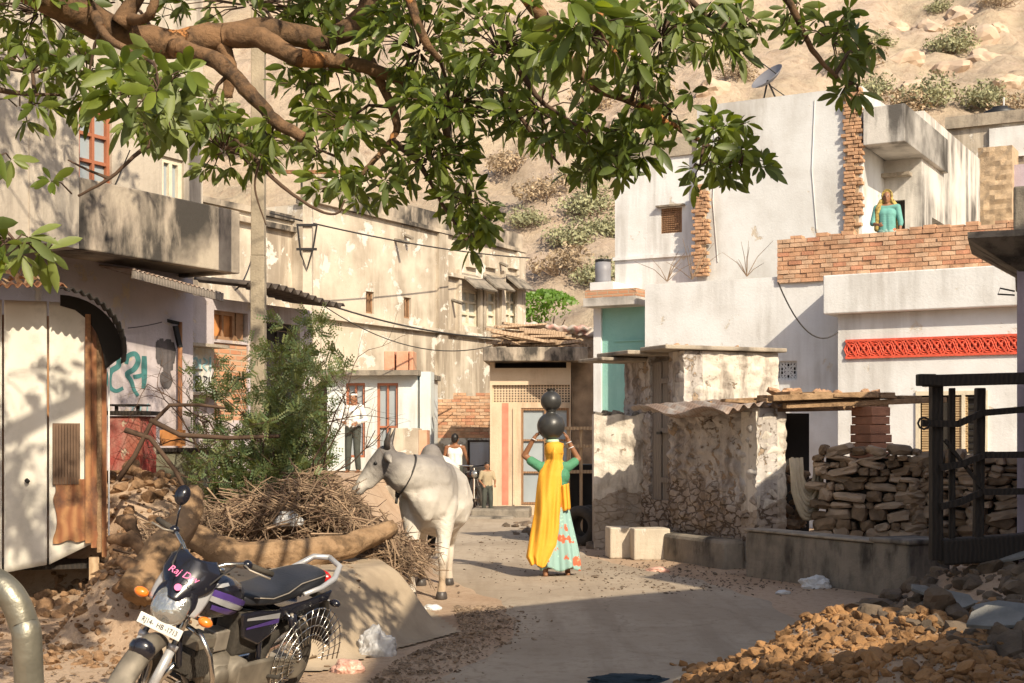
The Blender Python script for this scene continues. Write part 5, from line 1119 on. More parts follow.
def human_parts(J, f, s=1.0, legs=True):
    """J: joints; f: unit vector the face looks along"""
    f = Vector(f).normalized(); u = Vector((0, 0, 1)); sd = f.cross(u); h = Vector(J['head']); P = []
    ang = math.atan2(f.y, f.x)
    P += [('e', h, (.092*s, .075*s, .112*s), (0, 0, ang)), ('c', h-u*.06*s+f*.02*s, .06*s, h-u*.085*s+f*.045*s, .035*s), ('c', h+f*.09*s+u*.005*s, .010*s, h+f*.108*s-u*.022*s, .013*s)]
    for q in (1, -1): P += [('e', h+sd*q*.078*s-u*.01*s, (.018*s, .012*s, .03*s), (0, 0, ang))]
    P += [('e', h+f*.088*s-u*.052*s, (.012*s, .024*s, .010*s), (0, 0, ang))]
    P += [('c', Vector(J['neck'])-u*.04*s, .052*s, h-u*.05*s, .05*s)]
    c = Vector(J['chest']); hp = Vector(J['hip']); sl = Vector(J['shoL']); sr = Vector(J['shoR']); n_ = Vector(J['neck'])
    P += [('c', sl, .052*s, n_-u*.03*s, .055*s), ('c', sr, .052*s, n_-u*.03*s, .055*s), ('c', c+(sl-sr).normalized()*.06*s, .105*s, c-(sl-sr).normalized()*.06*s, .105*s), ('c', c, .115*s, hp+u*.1*s, .10*s), ('c', hp+(sl-sr).normalized()*.06*s, .105*s, hp-(sl-sr).normalized()*.06*s, .105*s), ('c', c, .1*s, hp, .1*s)]
    for q in 'LR':
        a, e, w = Vector(J['sho'+q]), Vector(J['elb'+q]), Vector(J['han'+q])
        P += [('c', a, .05*s, e, .036*s), ('c', e, .037*s, w, .024*s)]; hand(P, w, (w-e) if 'dir'+q not in J else J['dir'+q], J.get('up'+q, f), s, .7)
        if legs:
            k, ft = Vector(J['kne'+q]), Vector(J['foo'+q]); hq = hp+(sl-sr).normalized()*.085*s*(1 if q == 'L' else -1)
            fd = Vector(J.get('fd'+q, f)); P += [('c', hq, .085*s, k, .056*s), ('c', k, .055*s, ft+u*.07*s, .034*s), ('c', ft+u*.045*s, .036*s, ft+fd*.13*s+u*.022*s, .024*s), ('c', ft+u*.03*s, .03*s, ft-fd*.04*s+u*.03*s, .028*s)]
    return P
def eyes(J, f, par, s=1.0):
    f = Vector(f).normalized(); sd = f.cross(Vector((0, 0, 1)))
    for q in (1, -1): MB().ell(Vector(J['head'])+f*.083*s+sd*q*.03*s+Vector((0, 0, .01*s)), (.011*s,)*3, seg=8).build('eye', M['black'], par, smooth=True)

# ---- woman carrying water pots
wX = px2w(554, 0, 16.3).x
WO = thing('person', 'woman in yellow veil and turquoise floral skirt walking away with black pots on her head', 'person', (wX, 16.3, .012))
J = dict(head=(0, .01, 1.455), neck=(0, .01, 1.335), chest=(0, 0, 1.17), hip=(.01, 0, .93), shoL=(-.155, 0, 1.27), shoR=(.155, 0, 1.27),
         elbL=(-.345, .07, 1.405), hanL=(-.225, .0, 1.62), dirL=(.10, .02, .12), upL=(-1, 0, .4), elbR=(.285, .07, 1.365), hanR=(.165, .02, 1.585), dirR=(-.05, .02, .13), upR=(1, 0, .4),
         kneL=(-.08, .06, .5), fooL=(-.10, -.08, .0), kneR=(.10, .0, .5), fooR=(.16, .02, .0))
blob('body', human_parts(J, (0, 1, 0)), M['skin'], WO, .0075, 2)
eyes(J, (0, 1, 0), WO)
M['blouse'] = plain('green_blouse', (.07, .24, .13), .8, bump=.3, bscale=30)
blob('blouse', [('c', (-.155, 0, 1.27), .062, (-.27, .045, 1.345), .056), ('c', (.155, 0, 1.27), .062, (.24, .045, 1.33), .056), ('c', (-.12, 0, 1.27), .07, (.12, 0, 1.27), .07), ('c', (-.07, 0, 1.17), .12, (.07, 0, 1.17), .12), ('c', (-.05, 0, 1.17), .12, (-.04, 0, 1.0), .105), ('c', (.05, 0, 1.17), .12, (.05, 0, 1.0), .105)], M['blouse'], WO, .009, 3)
m, nt, b = new_mat('floral_cloth'); L = nt.links.new; tc = N(nt, 'ShaderNodeTexCoord'); vo = N(nt, 'ShaderNodeTexVoronoi', i_Scale=6.5); no = N(nt, 'ShaderNodeTexNoise', i_Scale=22.0)
va = N(nt, 'ShaderNodeVectorMath', operation='MULTIPLY_ADD'); L(tc.outputs['Object'], no.inputs['Vector']); L(no.outputs['Color'], va.inputs[0]); va.inputs[1].default_value = (.09, .09, .09); L(tc.outputs['Object'], va.inputs[2]); L(va.outputs[0], vo.inputs['Vector'])
c = mix(nt, ramp(nt, vo.outputs['Distance'], .36, .40, (1, 1, 1, 1), (0, 0, 0, 1)), (.27, .43, .39), (.58, .13, .06))
c = mix(nt, ramp(nt, vo.outputs['Distance'], .12, .15, (1, 1, 1, 1), (0, 0, 0, 1)), c, (.72, .32, .18))
vo2 = N(nt, 'ShaderNodeTexVoronoi', i_Scale=15.0); L(tc.outputs['Object'], vo2.inputs['Vector']); c = mix(nt, ramp(nt, vo2.outputs['Distance'], .15, .2, (.7, .7, .7, 1), (0, 0, 0, 1)), c, (.42, .66, .5)); L(c, b.inputs['Base Color']); b.inputs['Roughness'].default_value = .8; M['floral'] = m
def skirt(u, v):
    a = u*2*math.pi; z = 1.02-.925*v; k = sst(v); rx = .122+.085*k+.015*v; ry = .11+.08*k
    fold = 1+(.02+.11*v)*math.sin(a*9+2*math.sin(a*2))+.04*v*math.sin(a*17+1); cx_ = .02+.045*v
    return (cx_+rx*fold*math.cos(a), .0+ry*fold*math.sin(a), z+.025*v*math.sin(a*5))
MB().grid(skirt, 140, 44).build('skirt', M['floral'], WO, smooth=True, solid=.006)
M['yellow'] = plain('yellow_veil', (.74, .36, .03), .75, vary=.06, bump=.15, bscale=50)
M['orange'] = plain('orange_sash', (.70, .17, .04), .8)
rows = [(1.555, -.075, .075, .05, .10), (1.52, -.10, .10, .105, .12), (1.44, -.108, .112, .125, .125), (1.36, -.088, .095, .115, .10), (1.29, -.15, .14, .13, .09), (1.18, -.18, .125, .155, .07), (1.05, -.20, .10, .165, .07), (.90, -.215, .08, .185, .07), (.72, -.235, .06, .20, .07), (.55, -.27, .05, .22, .07), (.38, -.30, .02, .235, .06), (.24, -.325, -.05, .24, .05), (.14, -.27, -.11, .235, .03)]
def veil(u, v):
    t = v*(len(rows)-1); i = min(int(t), len(rows)-2); q = t-i; r_ = [rows[i][k]*(1-q)+rows[i+1][k]*q for k in range(5)]
    x = r_[1]+(r_[2]-r_[1])*u; w_ = abs(u*2-1)
    y = -r_[3]+r_[4]*w_**2.2*1.25+(.012*math.sin(u*9+2*v)+.010*math.sin(u*19+3*math.sin(v*5))+.03*noise.noise(Vector((u*5, v*4, 1))))*(.3+v)
    return (x, y, r_[0]+.02*math.sin(u*6)*v)
MB().grid(veil, 60, 90).build('veil', M['yellow'], WO, smooth=True, solid=.006)
MB().grid(lambda u, v: (-.108+.216*u, .125-.0*v-.11*abs(u*2-1)**3-.02*0-(0), 1.55-.06*v+.02*math.sin(u*3.14)), 16, 4).build('veil_edge', M['yellow'], WO, smooth=True, solid=.005)
MB().lathe([(.102, 1.43), (.11, 1.47), (.108, 1.52), (.085, 1.555), (.04, 1.572), (.001, 1.575)], 28, Matrix.Diagonal((1, 1.12, 1, 1))).build('veil_cap', M['yellow'], WO, smooth=True)
MB().grid(lambda u, v: (.07+.10*u+.02*v, -.12-.03*math.sin(u*3)+.015*math.sin(u*14), 1.06-.30*v+.03*u), 12, 12).build('veil_end', M['yellow'], WO, smooth=True, solid=.005)
MB().lathe([(.128, .98), (.134, 1.01), (.128, 1.05)], 28, Matrix.Translation((.01, 0, 0)) @ Matrix.Diagonal((1, .9, 1, 1))).build('sash', M['orange'], WO, smooth=True, solid=.004)
for p_, d_ in (((-.232, 0, 1.595), (.45, 0, 1)), ((.172, .02, 1.56), (-.4, 0, 1)), ((.2, .035, 1.50), (-.4, 0, 1))):
    q = Vector(d_).normalized().to_track_quat('Z', 'Y').to_matrix().to_4x4(); q.translation = Vector(p_); MB().tube([q @ Vector((.031*math.cos(t), .031*math.sin(t), 0)) for t in [k*math.pi/8 for k in range(16)]], .006, 6, closed=True).build('bangle', M['plastic'], WO, smooth=True)
for x_, y_ in ((-.10, -.05), (.16, .05)): MB().box(x_-.045, x_+.045, y_-.09, y_+.14, .0, .016).build('sandal', M['stick2'], WO, bevel=.006)
M['pot'] = plain('black_clay', (.035, .034, .032), .38, bump=.15, bscale=12, vary=.2)
M['ring'] = plain('head_ring_cloth', (.40, .55, .40), .9, bump=.5, bscale=30)
def pot(name, lb, x, z, r, neck):
    pr = [(r*.3*1.0, -r*.955)]+[(r*math.cos(a), r*math.sin(a)*.98) for a in [R(-68+i*8) for i in range(18)]]+[(r*.34, r*.96), (r*.33, r*1.06), (r*.42, r*1.14), (r*.40, r*1.17), (r*.3, r*1.1), (r*.28, r*.95)]
    t = thing(name, lb, 'pot', (wX+x, 16.31, z)); MB().lathe([(.001, -r*.955)]+pr, 40).build('pot_body', M['pot'], t, smooth=True)
    if neck: MB().lathe([(r*.36, r*1.0), (r*.44, r*1.07), (r*.48, r*1.16), (r*.40, r*1.17), (r*.001, r*1.1)], 9).build('stopper', M['rubber'], t)
    return t
pot('water_pot', 'larger black round water pot resting directly on the woman head', -.035, 1.762, .163, False); pot('water_pot', 'smaller black round water pot stacked on top of the larger one', -.035, 2.052, .122, True)
t = thing('head_ring', 'pale green twisted cloth ring cushioning the larger pot on her head', 'cloth ring', (wX-.02, 16.31, 1.588)); MB().tube([(.06*math.cos(a), .06*math.sin(a), 0) for a in [k*math.pi/10 for k in range(20)]], .022, 8, closed=True).build('ring', M['ring'], t, smooth=True)

def dressed(label, loc, rz, J, f, s, top, bottom, sleeve=.5, tank=False, hair=True, voxel=.010, legs=True):
    P = thing('person', label, 'person', loc, rz)
    blob('body', human_parts(J, f, s, legs), M['skin'], P, voxel, 2); eyes(J, f, P, s)
    c = Vector(J['chest']); hp = Vector(J['hip']); sl = Vector(J['shoL']); sr = Vector(J['shoR']); d = (sl-sr).normalized(); u = Vector((0, 0, 1)); T = []
    T += [('c', c+d*.06*s, .122*s, c-d*.06*s, .122*s), ('c', c+d*.04*s, .125*s, hp+d*.05*s+u*.02, .118*s), ('c', c-d*.04*s, .125*s, hp-d*.05*s+u*.02, .118*s)]
    if tank: T += [('c', sl-d*.06*s+u*.03*s, .04*s, c+d*.07*s, .1*s), ('c', sr+d*.06*s+u*.03*s, .04*s, c-d*.07*s, .1*s)]
    else:
        T += [('c', sl, .062*s, sr, .062*s)]
        for q in 'LR':
            a = Vector(J['sho'+q]); e = Vector(J['elb'+q]); w = Vector(J['han'+q]); T += [('c', a, .062*s, a.lerp(e, min(1, sleeve*2)), .054*s)]
            if sleeve > .5: T += [('c', e, .053*s, e.lerp(w, (sleeve-.5)*2), .045*s)]
    blob('shirt', T, top, P, voxel, 3)
    if legs:
        B_ = [('c', hp+d*.06*s, .118*s, hp-d*.06*s, .118*s)]
        for q, sg in (('L', 1), ('R', -1)):
            k = Vector(J['kne'+q]); ft = Vector(J['foo'+q])+u*.1*s; hq = hp+d*.085*s*sg; B_ += [('c', hq, .10*s, k, .075*s), ('c', k, .074*s, ft, .062*s)]
        blob('trousers', B_, bottom, P, voxel, 3)
    if hair:
        f = Vector(f).normalized(); h = Vector(J['head']); blob('hair', [('e', h+u*.03*s-f*.015*s, (.098*s, .086*s, .105*s), (0, 0, math.atan2(f.y, f.x))), ('e', h-f*.05*s-u*.01*s, (.055*s, .075*s, .08*s), (0, 0, math.atan2(f.y, f.x)))], M['hair'], P, voxel, 2, fn=lambda co: np.where((((co-np.array(h)) @ np.array(f) > .035*s) & (co[:, 2] < h.z+.055*s))[:, None], np.array(h)+(co-np.array(h))*.72, co))
    return P
stand = lambda **k: dict(dict(head=(0, 0, 1.60), neck=(0, 0, 1.47), chest=(0, 0, 1.28), hip=(0, 0, .96), shoL=(-.19, 0, 1.41), shoR=(.19, 0, 1.41), elbL=(-.25, .02, 1.12), hanL=(-.24, .1, .88), elbR=(.25, .02, 1.12), hanR=(.24, .1, .88), kneL=(-.10, .03, .5), fooL=(-.12, 0, 0), kneR=(.10, .03, .5), fooR=(.12, 0, 0)), **k)
M['whitecloth'] = plain('white_cotton', (.72, .70, .66), .85, bump=.3, bscale=20, vary=.05); M['darkcloth'] = plain('dark_trousers', (.05, .055, .045), .85); M['khaki'] = plain('khaki_cotton', (.34, .27, .17), .85)
mX = px2w(353, 0, 30)
JJ = stand(elbL=(-.30, .05, 1.13), hanL=(-.18, .26, 1.06), elbR=(.28, .08, 1.14), hanR=(.12, .26, 1.08))
P_ = dressed('man in a white shirt with a white head cloth standing behind the thorny shrub', (mX.x, 30, .90), R(165), JJ, (0, 1, 0), 1.0, M['whitecloth'], M['darkcloth'], .9)
blob('head_cloth', [('c', (-.07, 0, 1.665), .028, (.07, 0, 1.665), .028), ('c', (0, .08, 1.665), .026, (.07, 0, 1.67), .026), ('c', (0, .08, 1.665), .026, (-.07, 0, 1.67), .026), ('e', (0, -.03, 1.66), (.09, .085, .035))], M['whitecloth'], P_, .01, 2)
tX = px2w(455, 0, 31)
JJ = stand(elbL=(-.26, .03, 1.14), hanL=(-.23, .2, .95), elbR=(.28, .06, 1.12), hanR=(.24, .27, 1.0))
dressed('dark haired man in a white tank top seen from behind beyond the bull', (tX.x, 31, 0.02), R(-12), JJ, (0, 1, 0), 1.0, M['whitecloth'], M['darkcloth'], tank=True)
cX = px2w(487, 0, 29)
JJ = dict(head=(0, 0, 1.0), neck=(0, 0, .92), chest=(0, 0, .80), hip=(0, 0, .58), shoL=(-.12, 0, .87), shoR=(.12, 0, .87), elbL=(-.17, .02, .7), hanL=(-.13, .12, .62), elbR=(.17, .02, .7), hanR=(.13, .12, .62), kneL=(-.07, .04, .3), fooL=(-.08, 0, 0), kneR=(.07, .04, .3), fooR=(.08, 0, 0))
dressed('small child in a khaki shirt standing near the striped pillar hut', (cX.x, 29, .06), R(200), JJ, (0, 1, 0), .68, M['khaki'], M['darkcloth'], .4, voxel=.008)
# woman on the balcony
bp_ = A.w(*[A.F(887, 200, 1.1)[0], 1.1, 4.5]); 
M['turq'] = plain('turquoise_blouse', (.13, .34, .30), .8); M['mustard'] = plain('mustard_print_veil', (.34, .25, .07), .85, vary=.6, vscale=28)
top = A.F(887, 190, 1.1)[1]-4.5; sc_ = top/1.60
JJ = {k: tuple(np.array(v)*.94) for k, v in stand().items()}; JJ['hanR'] = (.12, .22, 1.0); JJ['elbR'] = (.24, .05, 1.05)
P_ = dressed('woman in a mustard head veil and turquoise blouse standing behind the brick parapet', bp_, R(158), JJ, (0, 1, 0), .94, M['turq'], M['floral'], .6, hair=False); P_.scale = (sc_*.98,)*3
blob('head_veil', [('e', (0, -.025, 1.535), (.105, .112, .125)), ('c', (0, -.06, 1.44), .09, (0, -.09, 1.3), .13), ('c', (-.08, -.07, 1.3), .09, (-.10, -.1, .95), .08), ('c', (.08, -.07, 1.3), .09, (.08, -.11, .95), .08), ('c', (.10, .0, 1.44), .04, (.15, .05, 1.3), .05), ('c', (.15, .05, 1.3), .05, (.17, .03, .95), .05), ('c', (-.09, .0, 1.44), .04, (-.15, -.02, 1.32), .06)], M['mustard'], P_, .012, 3, fn=lambda co: np.where(((co[:, 2] > 1.40) & (co[:, 1] > .03) & (np.abs(co[:, 0]) < .075))[:, None], co*np.array([1, .3, 1]), co))

# ---------------------------------------------------------------- distant parked motorcycle and board
def wheel(par, x, r, w, rim_m, name='wheel', spokes=20, tw=.045):
    o = thing(name, None, None, (x, 0, r)); o.parent = par
    MB().tube([((r-tw)*math.cos(a), 0, (r-tw)*math.sin(a)) for a in [k*math.pi/20 for k in range(40)]], tw, 10, closed=True).build('tyre', M['rubber'], o, smooth=True)
    mb = MB(); rr = r-tw*1.9
    mb.tube([(rr*math.cos(a), 0, rr*math.sin(a)) for a in [k*math.pi/20 for k in range(40)]], .014, 6, closed=True); mb.build('rim', rim_m, o, smooth=True)
    mb = MB(); Ry = Matrix.Rotation(R(90), 4, 'X'); mb.lathe([(.001, -.06), (.03, -.06), (.055, -.04), (.055, .04), (.03, .06), (.001, .06)], 16, Ry)
    for k in range(spokes):
        a = k*2*math.pi/spokes; b2 = a+.35*(1 if k % 2 else -1); s_ = .035 if k % 4 < 2 else -.035
        mb.tube([(.05*math.cos(b2), s_, .05*math.sin(b2)), (rr*math.cos(a), 0, rr*math.sin(a))], .0022, 4)
    mb.build('hub_and_spokes', M['alu'], o)
    return o
# ================================================================ MOTORCYCLE
Hd = Vector((-.453, -.892, 0)).normalized(); ang = math.atan2(Hd.y, Hd.x)
org = Vector((-1.775, 8.02, -.02))
MC = thing('motorcycle', 'black motorcycle with purple and silver stripes leaning on its stand before the dirt bank', 'motorcycle', org)
MC.matrix_world = Matrix.Translation(org) @ Matrix.Rotation(ang, 4, 'Z') @ Matrix.Rotation(R(16), 4, 'X').inverted()
M['bikeblack'] = plain('gloss_black_paint', (.012, .012, .018), .22, coat=.6, vary=.1)
M['purple'] = plain('purple_decal', (.075, .04, .20), .35, coat=.4); M['silver'] = plain('silver_decal', (.45, .45, .46), .35, .3, coat=.4)
M['seat'] = plain('dusty_black_vinyl', (.022, .023, .028), .42, bump=.15, bscale=90, vary=.35, vscale=5)
M['amber'] = plain('amber_lens', (.85, .20, .02), .3, coat=.5); M['redlens'] = plain('red_lens', (.45, .01, .01), .25, coat=.5)
M['lens'] = plain('headlamp_glass', (.42, .42, .40), .18, .75, coat=1.0, bump=.6, bscale=18, vary=.25, vscale=9); M['plate'] = plain('plate_white', (.72, .70, .64), .5, vary=.06)
ST = thing('steering', None, None); ST.parent = MC
# steering assembly turned about the head tube
hd = Vector((.40, 0, .90)); axis = Vector((-.44, 0, .90)).normalized()
ST.matrix_local = Matrix.Translation(hd) @ Matrix.Rotation(R(24), 4, axis) @ Matrix.Translation(-hd)
M['duskmetal'] = plain('dusty_dark_metal', (.19, .165, .13), .6, .4, vary=.35, vscale=10)
fw = wheel(ST, .66, .29, .04, M['alu'], 'front_wheel')
for s_ in (1, -1):
    y = .085*s_; a = Vector((.43, y, .86)); b_ = Vector((.66, y, .29)); mid_ = a.lerp(b_, .48)
    o = MB().tube([a, mid_], .0155, 10).build('fork_leg', M['chrome'], ST, smooth=True); MB().tube([mid_, b_], .026, 12).tube([mid_-(b_-a)*.0, mid_+(b_-a)*.05], .031, 12).build('lower_slider', M['silver'], o, smooth=True)
def fend(u, v):
    a = R(8+122*u); r_ = .335+.012*math.sin(u*3.14); y = (v-.5)*.125; return (.66+r_*math.cos(a), y, .29+(r_-.045*(abs(v-.5)*2)**2.2)*math.sin(a)+0)
MB().grid(fend, 30, 10).build('front_mudguard', M['duskmetal'], ST, smooth=True, solid=.006)
MB().ell((.80, 0, .60), (.045, .075, .06)).build('mudguard_tip', M['bikeblack'], ST, smooth=True)
# headlamp cowl
def ring(c, ry, rz_, n, tilt=.0, squ=1.0):
    out = []
    for k in range(n):
        a = 2*math.pi*k/n; y = ry*math.copysign(abs(math.cos(a))**squ, math.cos(a)); z = rz_*math.copysign(abs(math.sin(a))**squ, math.sin(a)); out.append((c[0]+tilt*z, c[1]+y, c[2]+z))
    return out
def loft(rings, cap=True, mi=0):
    mb = MB(); n = len(rings[0]); vs = [p for r_ in rings for p in r_]; fs = [(i*n+k, i*n+(k+1) % n, (i+1)*n+(k+1) % n, (i+1)*n+k) for i in range(len(rings)-1) for k in range(n)]
    if cap: fs += [tuple(range(n-1, -1, -1)), tuple((len(rings)-1)*n+k for k in range(n))]
    return mb.add(vs, fs, mi)
loft([ring((.44, 0, .86), .07, .08, 24), ring((.48, 0, .84), .105, .115, 24), ring((.54, 0, .82), .118, .125, 24, -.1), ring((.575, 0, .805), .112, .115, 24, -.2)]).build('lamp_housing', M['bikeblack'], ST, smooth=True)
loft([ring((.573, 0, .795), .105, .098, 28, -.25, .8), ring((.60, 0, .79), .098, .090, 28, -.3, .8), ring((.62, 0, .785), .07, .062, 28, -.3, .8), ring((.628, 0, .783), .02, .02, 28, -.3)]).build('headlight', M['lens'], ST, smooth=True)
# visor: black shield above lamp with silver cheeks
def visor(u, v):
    w_ = .15*(.30+.70*math.sin(min(1, v*1.6+.18)*math.pi/2))*(1 if v < .75 else 1-1.6*(v-.75)); y = (u*2-1)*w_
    return (.615-.17*v-.08*(abs(u*2-1)**2), y, .84+.20*v+.012*math.sin(v*3.1))
MB().grid(visor, 24, 16).build('visor', M['bikeblack'], ST, smooth=True, solid=.008)
for s_ in (1, -1):
    MB().grid(lambda u, v: (.612-.14*v-.05*u-.02*u*u, s_*(.062+.075*u-.045*v*0+.012*math.sin(v*3)), .79+.16*v-.02*u+.0), 8, 12).build('cowl_cheek', M['silver'], ST, smooth=True, solid=.008)
pinkm = plain('pink_sticker', (.85, .16, .38), .5)
vt = text_obj('visor_text', 'Raj Dev', .054, pinkm, ST, (.588, 0, .935), (R(90-40), 0, R(90)), .001, .2)
vt.location = (.594, .0, .985)
MB().lathe([(.001, 0), (.02, 0), (.02, .003), (.001, .003)], 16, Matrix.Translation((.598, 0, .908)) @ Matrix.Rotation(R(50), 4, 'Y')).build('visor_sticker', pinkm, ST)
# number plate
PL = MB().box(-.003, .003, -.125, .125, -.03, .03).build('number_plate', M['plate'], ST, bevel=.004); PL.location = (.634, 0, .685); PL.rotation_euler = (0, R(-12), 0)
M['platetext'] = plain('black_lettering', (.01, .01, .01), .6)
text_obj('plate_text', 'RJ14-  HB -1713', .039, M['platetext'], PL, (.0045, 0, -.001), (R(90), 0, R(90)), .0008, 0, .80)
MB().bar((.56, 0, .72), (.63, 0, .67), .03, .02).build('plate_bracket', M['bikeblack'], ST)
for s_ in (1, -1):
    i_ = MB().tube([(.50, .09*s_, .76), (.51, .155*s_, .765)], .011, 8).build('indicator_stalk', M['bikeblack'], ST, smooth=True)
    MB().ell((.52, .19*s_, .768), (.032, .042, .027), seg=14).build('indicator', M['amber'], ST, smooth=True)
hb = [(.36, .0, .985), (.36, .06, .985), (.33, .13, 1.04), (.25, .22, 1.065), (.19, .30, 1.05), (.16, .345, 1.045)]
for s_ in (1, -1):
    q = [Vector((x, y*s_, z)) for x, y, z in hb]
    if s_ == 1: MB().tube([Vector((x, -y, z)) for x, y, z in hb[::-1][:-1]]+q, .011, 8).build('handlebar', M['chrome'], ST, smooth=True)
    MB().tube([q[3].lerp(q[4], .3), q[4], q[5]+(q[5]-q[4])*.25], .017, 10).build('grip', M['rubber'], ST, smooth=True)
    MB().ell(q[3].lerp(q[4], .05), (.03, .03, .026)).build('switch_housing', M['bikeblack'], ST, smooth=True)
    MB().tube([q[3]+Vector((.03, 0, 0)), q[3]+Vector((.07, .04*s_, .0)), q[5]+Vector((.06, -.01*s_, -.01)), q[5]+Vector((.05, .02*s_, -.012))], .006, 6).build('lever', M['alu'], ST, smooth=True)
MB().tube([(.25, -.22, 1.075), (.26, -.235, 1.16), (.235, -.25, 1.22)], .006, 6).build('mirror_stem', M['bikeblack'], ST, smooth=True)
q = Matrix.Translation((.225, -.262, 1.255)) @ Euler((R(10), R(70), R(20))).to_matrix().to_4x4()
mi = MB().lathe([(.001, -.02), (.04, -.016), (.052, .0), (.052, .008), (.001, .008)], 24, q @ Matrix.Diagonal((1.1, .8, 1, 1))).build('mirror', M['bikeblack'], ST, smooth=True)
MB().tube([(.40, .03, .98), (.50, .12, .93), (.46, .10, .80), (.30, .05, .7)], .006, 6).tube([(.3, -.14, 1.05), (.5, -.1, .98), (.5, -.04, .86), (.36, 0, .7)], .006, 6).tube([(.28, .18, 1.05), (.47, .15, 1.0), (.49, .08, .86), (.3, .05, .74)], .005, 6).build('control_cable', M['cable'], ST, smooth=True)
loft([ring((.36, 0, .955), .05, .03, 16), ring((.42, 0, .985), .062, .03, 16), ring((.46, 0, .99), .058, .03, 16)]).build('instrument_cluster', M['bikeblack'], ST, smooth=True)
# frame, engine
mb = MB(); mb.tube([(.34, 0, .88), (.43, 0, .68)], .028, 10)
mb.tube([(.40, 0, .76), (.0, .0, .70), (-.3, .10, .66), (-.75, .11, .70)], .017, 8); mb.tube([(-.0, 0, .70), (-.3, -.10, .66), (-.75, -.11, .70)], .017, 8)
mb.tube([(.42, 0, .70), (.34, 0, .42), (.22, 0, .27), (-.25, .0, .24)], .019, 8)
for s_ in (1, -1): mb.tube([(-.2, .09*s_, .66), (-.25, .10*s_, .4), (-.28, .09*s_, .28)], .016, 8); mb.tube([(-.28, .09*s_, .30), (-.62, .11*s_, .29)], .018, 8)
mb.build('frame', M['bikeblack'], MC, smooth=True)
mb = MB(); mb.ell((.03, 0, .34), (.17, .115, .12), seg=20); mb.box(-.14, .15, -.1, .1, .26, .40)
Ry = Matrix.Rotation(R(90), 4, 'X')
mb.lathe([(.001, -.15), (.07, -.15), (.09, -.13), (.095, 0), (.095, .13), (.08, .15), (.001, .155)], 24, Matrix.Translation((-.05, 0, .34)) @ Ry); mb.lathe([(.001, -.14), (.055, -.14), (.07, -.12), (.07, .125), (.055, .14), (.001, .145)], 20, Matrix.Translation((.10, 0, .33)) @ Ry)
mb.build('engine_case', M['duskmetal'], MC, smooth=True, bevel=0)
mb = MB()
for k in range(9): x_ = .16+.017*k; mb.box(x_, x_+.007, -.08+.002*k, .08-.002*k, .34, .50)
mb.box(.14, .33, -.055, .055, .365, .475); mb.build('cylinder', M['rubber'], MC)
mb = MB(); mb.box(.0, .12, -.05, .05, .46, .58); mb.tube([(.08, .0, .55), (.2, .0, .52)], .025, 8); mb.build('carburettor', M['alu'], MC, bevel=.008)
MB().box(-.30, -.02, -.085, .085, .42, .69).build('air_box', M['rubber'], MC, bevel=.02)
MB().box(.14, .30, -.07, .07, .50, .57).build('cylinder_head', M['duskmetal'], MC, bevel=.01)
MB().tube([(-.6, 0, .56), (-.6, 0, .60)], .03, 8).box(-.80, -.40, -.075, .075, .60, .68).build('rear_fender_tray', M['bikeblack'], MC)
# fuel tank
tk = []
for x, ry, z0_, z1_ in ((-.02, .075, .715, .82), (.03, .115, .70, .875), (.10, .14, .685, .915), (.19, .152, .675, .935), (.28, .145, .685, .93), (.35, .11, .71, .91), (.385, .05, .75, .87)):
    tk.append(ring((x, 0, (z0_+z1_)/2), ry, (z1_-z0_)/2, 28, 0, .75))
tm = loft(tk); 
T_ = tm.build('fuel_tank', M['bikeblack'], MC, smooth=True, subsurf=1)
MB().lathe([(.001, .012), (.03, .012), (.034, 0), (.034, -.01)], 18, Matrix.Translation((.17, 0, .94))).build('filler_cap', M['chrome'], T_, smooth=True)
for s_ in (1, -1):
    for (xa, za, xb_, zb, w_, mt) in ((.36, .87, .03, .765, .028, 'purple'), (.36, .835, .03, .73, .024, 'silver'), (.33, .78, .06, .705, .022, 'purple'), (.37, .89, .22, .90, .012, 'silver')):
        def st_(u, v):
            x = xa+(xb_-xa)*u; ry = np.interp(x, [-.02, .03, .10, .19, .28, .35, .385], [.075, .115, .14, .152, .145, .11, .05]); zc_ = np.interp(x, [-.02, .1, .19, .35, .385], [.77, .80, .805, .81, .81]); hh = np.interp(x, [-.02, .03, .1, .19, .28, .35, .385], [.052, .087, .115, .13, .122, .10, .06])
            z = za+(zb-za)*u+(v-.5)*w_*(1.6-.9*abs(u-.4)); t = max(-1, min(1, (z-zc_)/hh)); y = ry*(1-abs(t)**(2/.75))**(.375)
            return (x, s_*(y+.004), z)
        MB().grid(st_, 20, 4).build('tank_stripe', M[mt], T_, smooth=True)
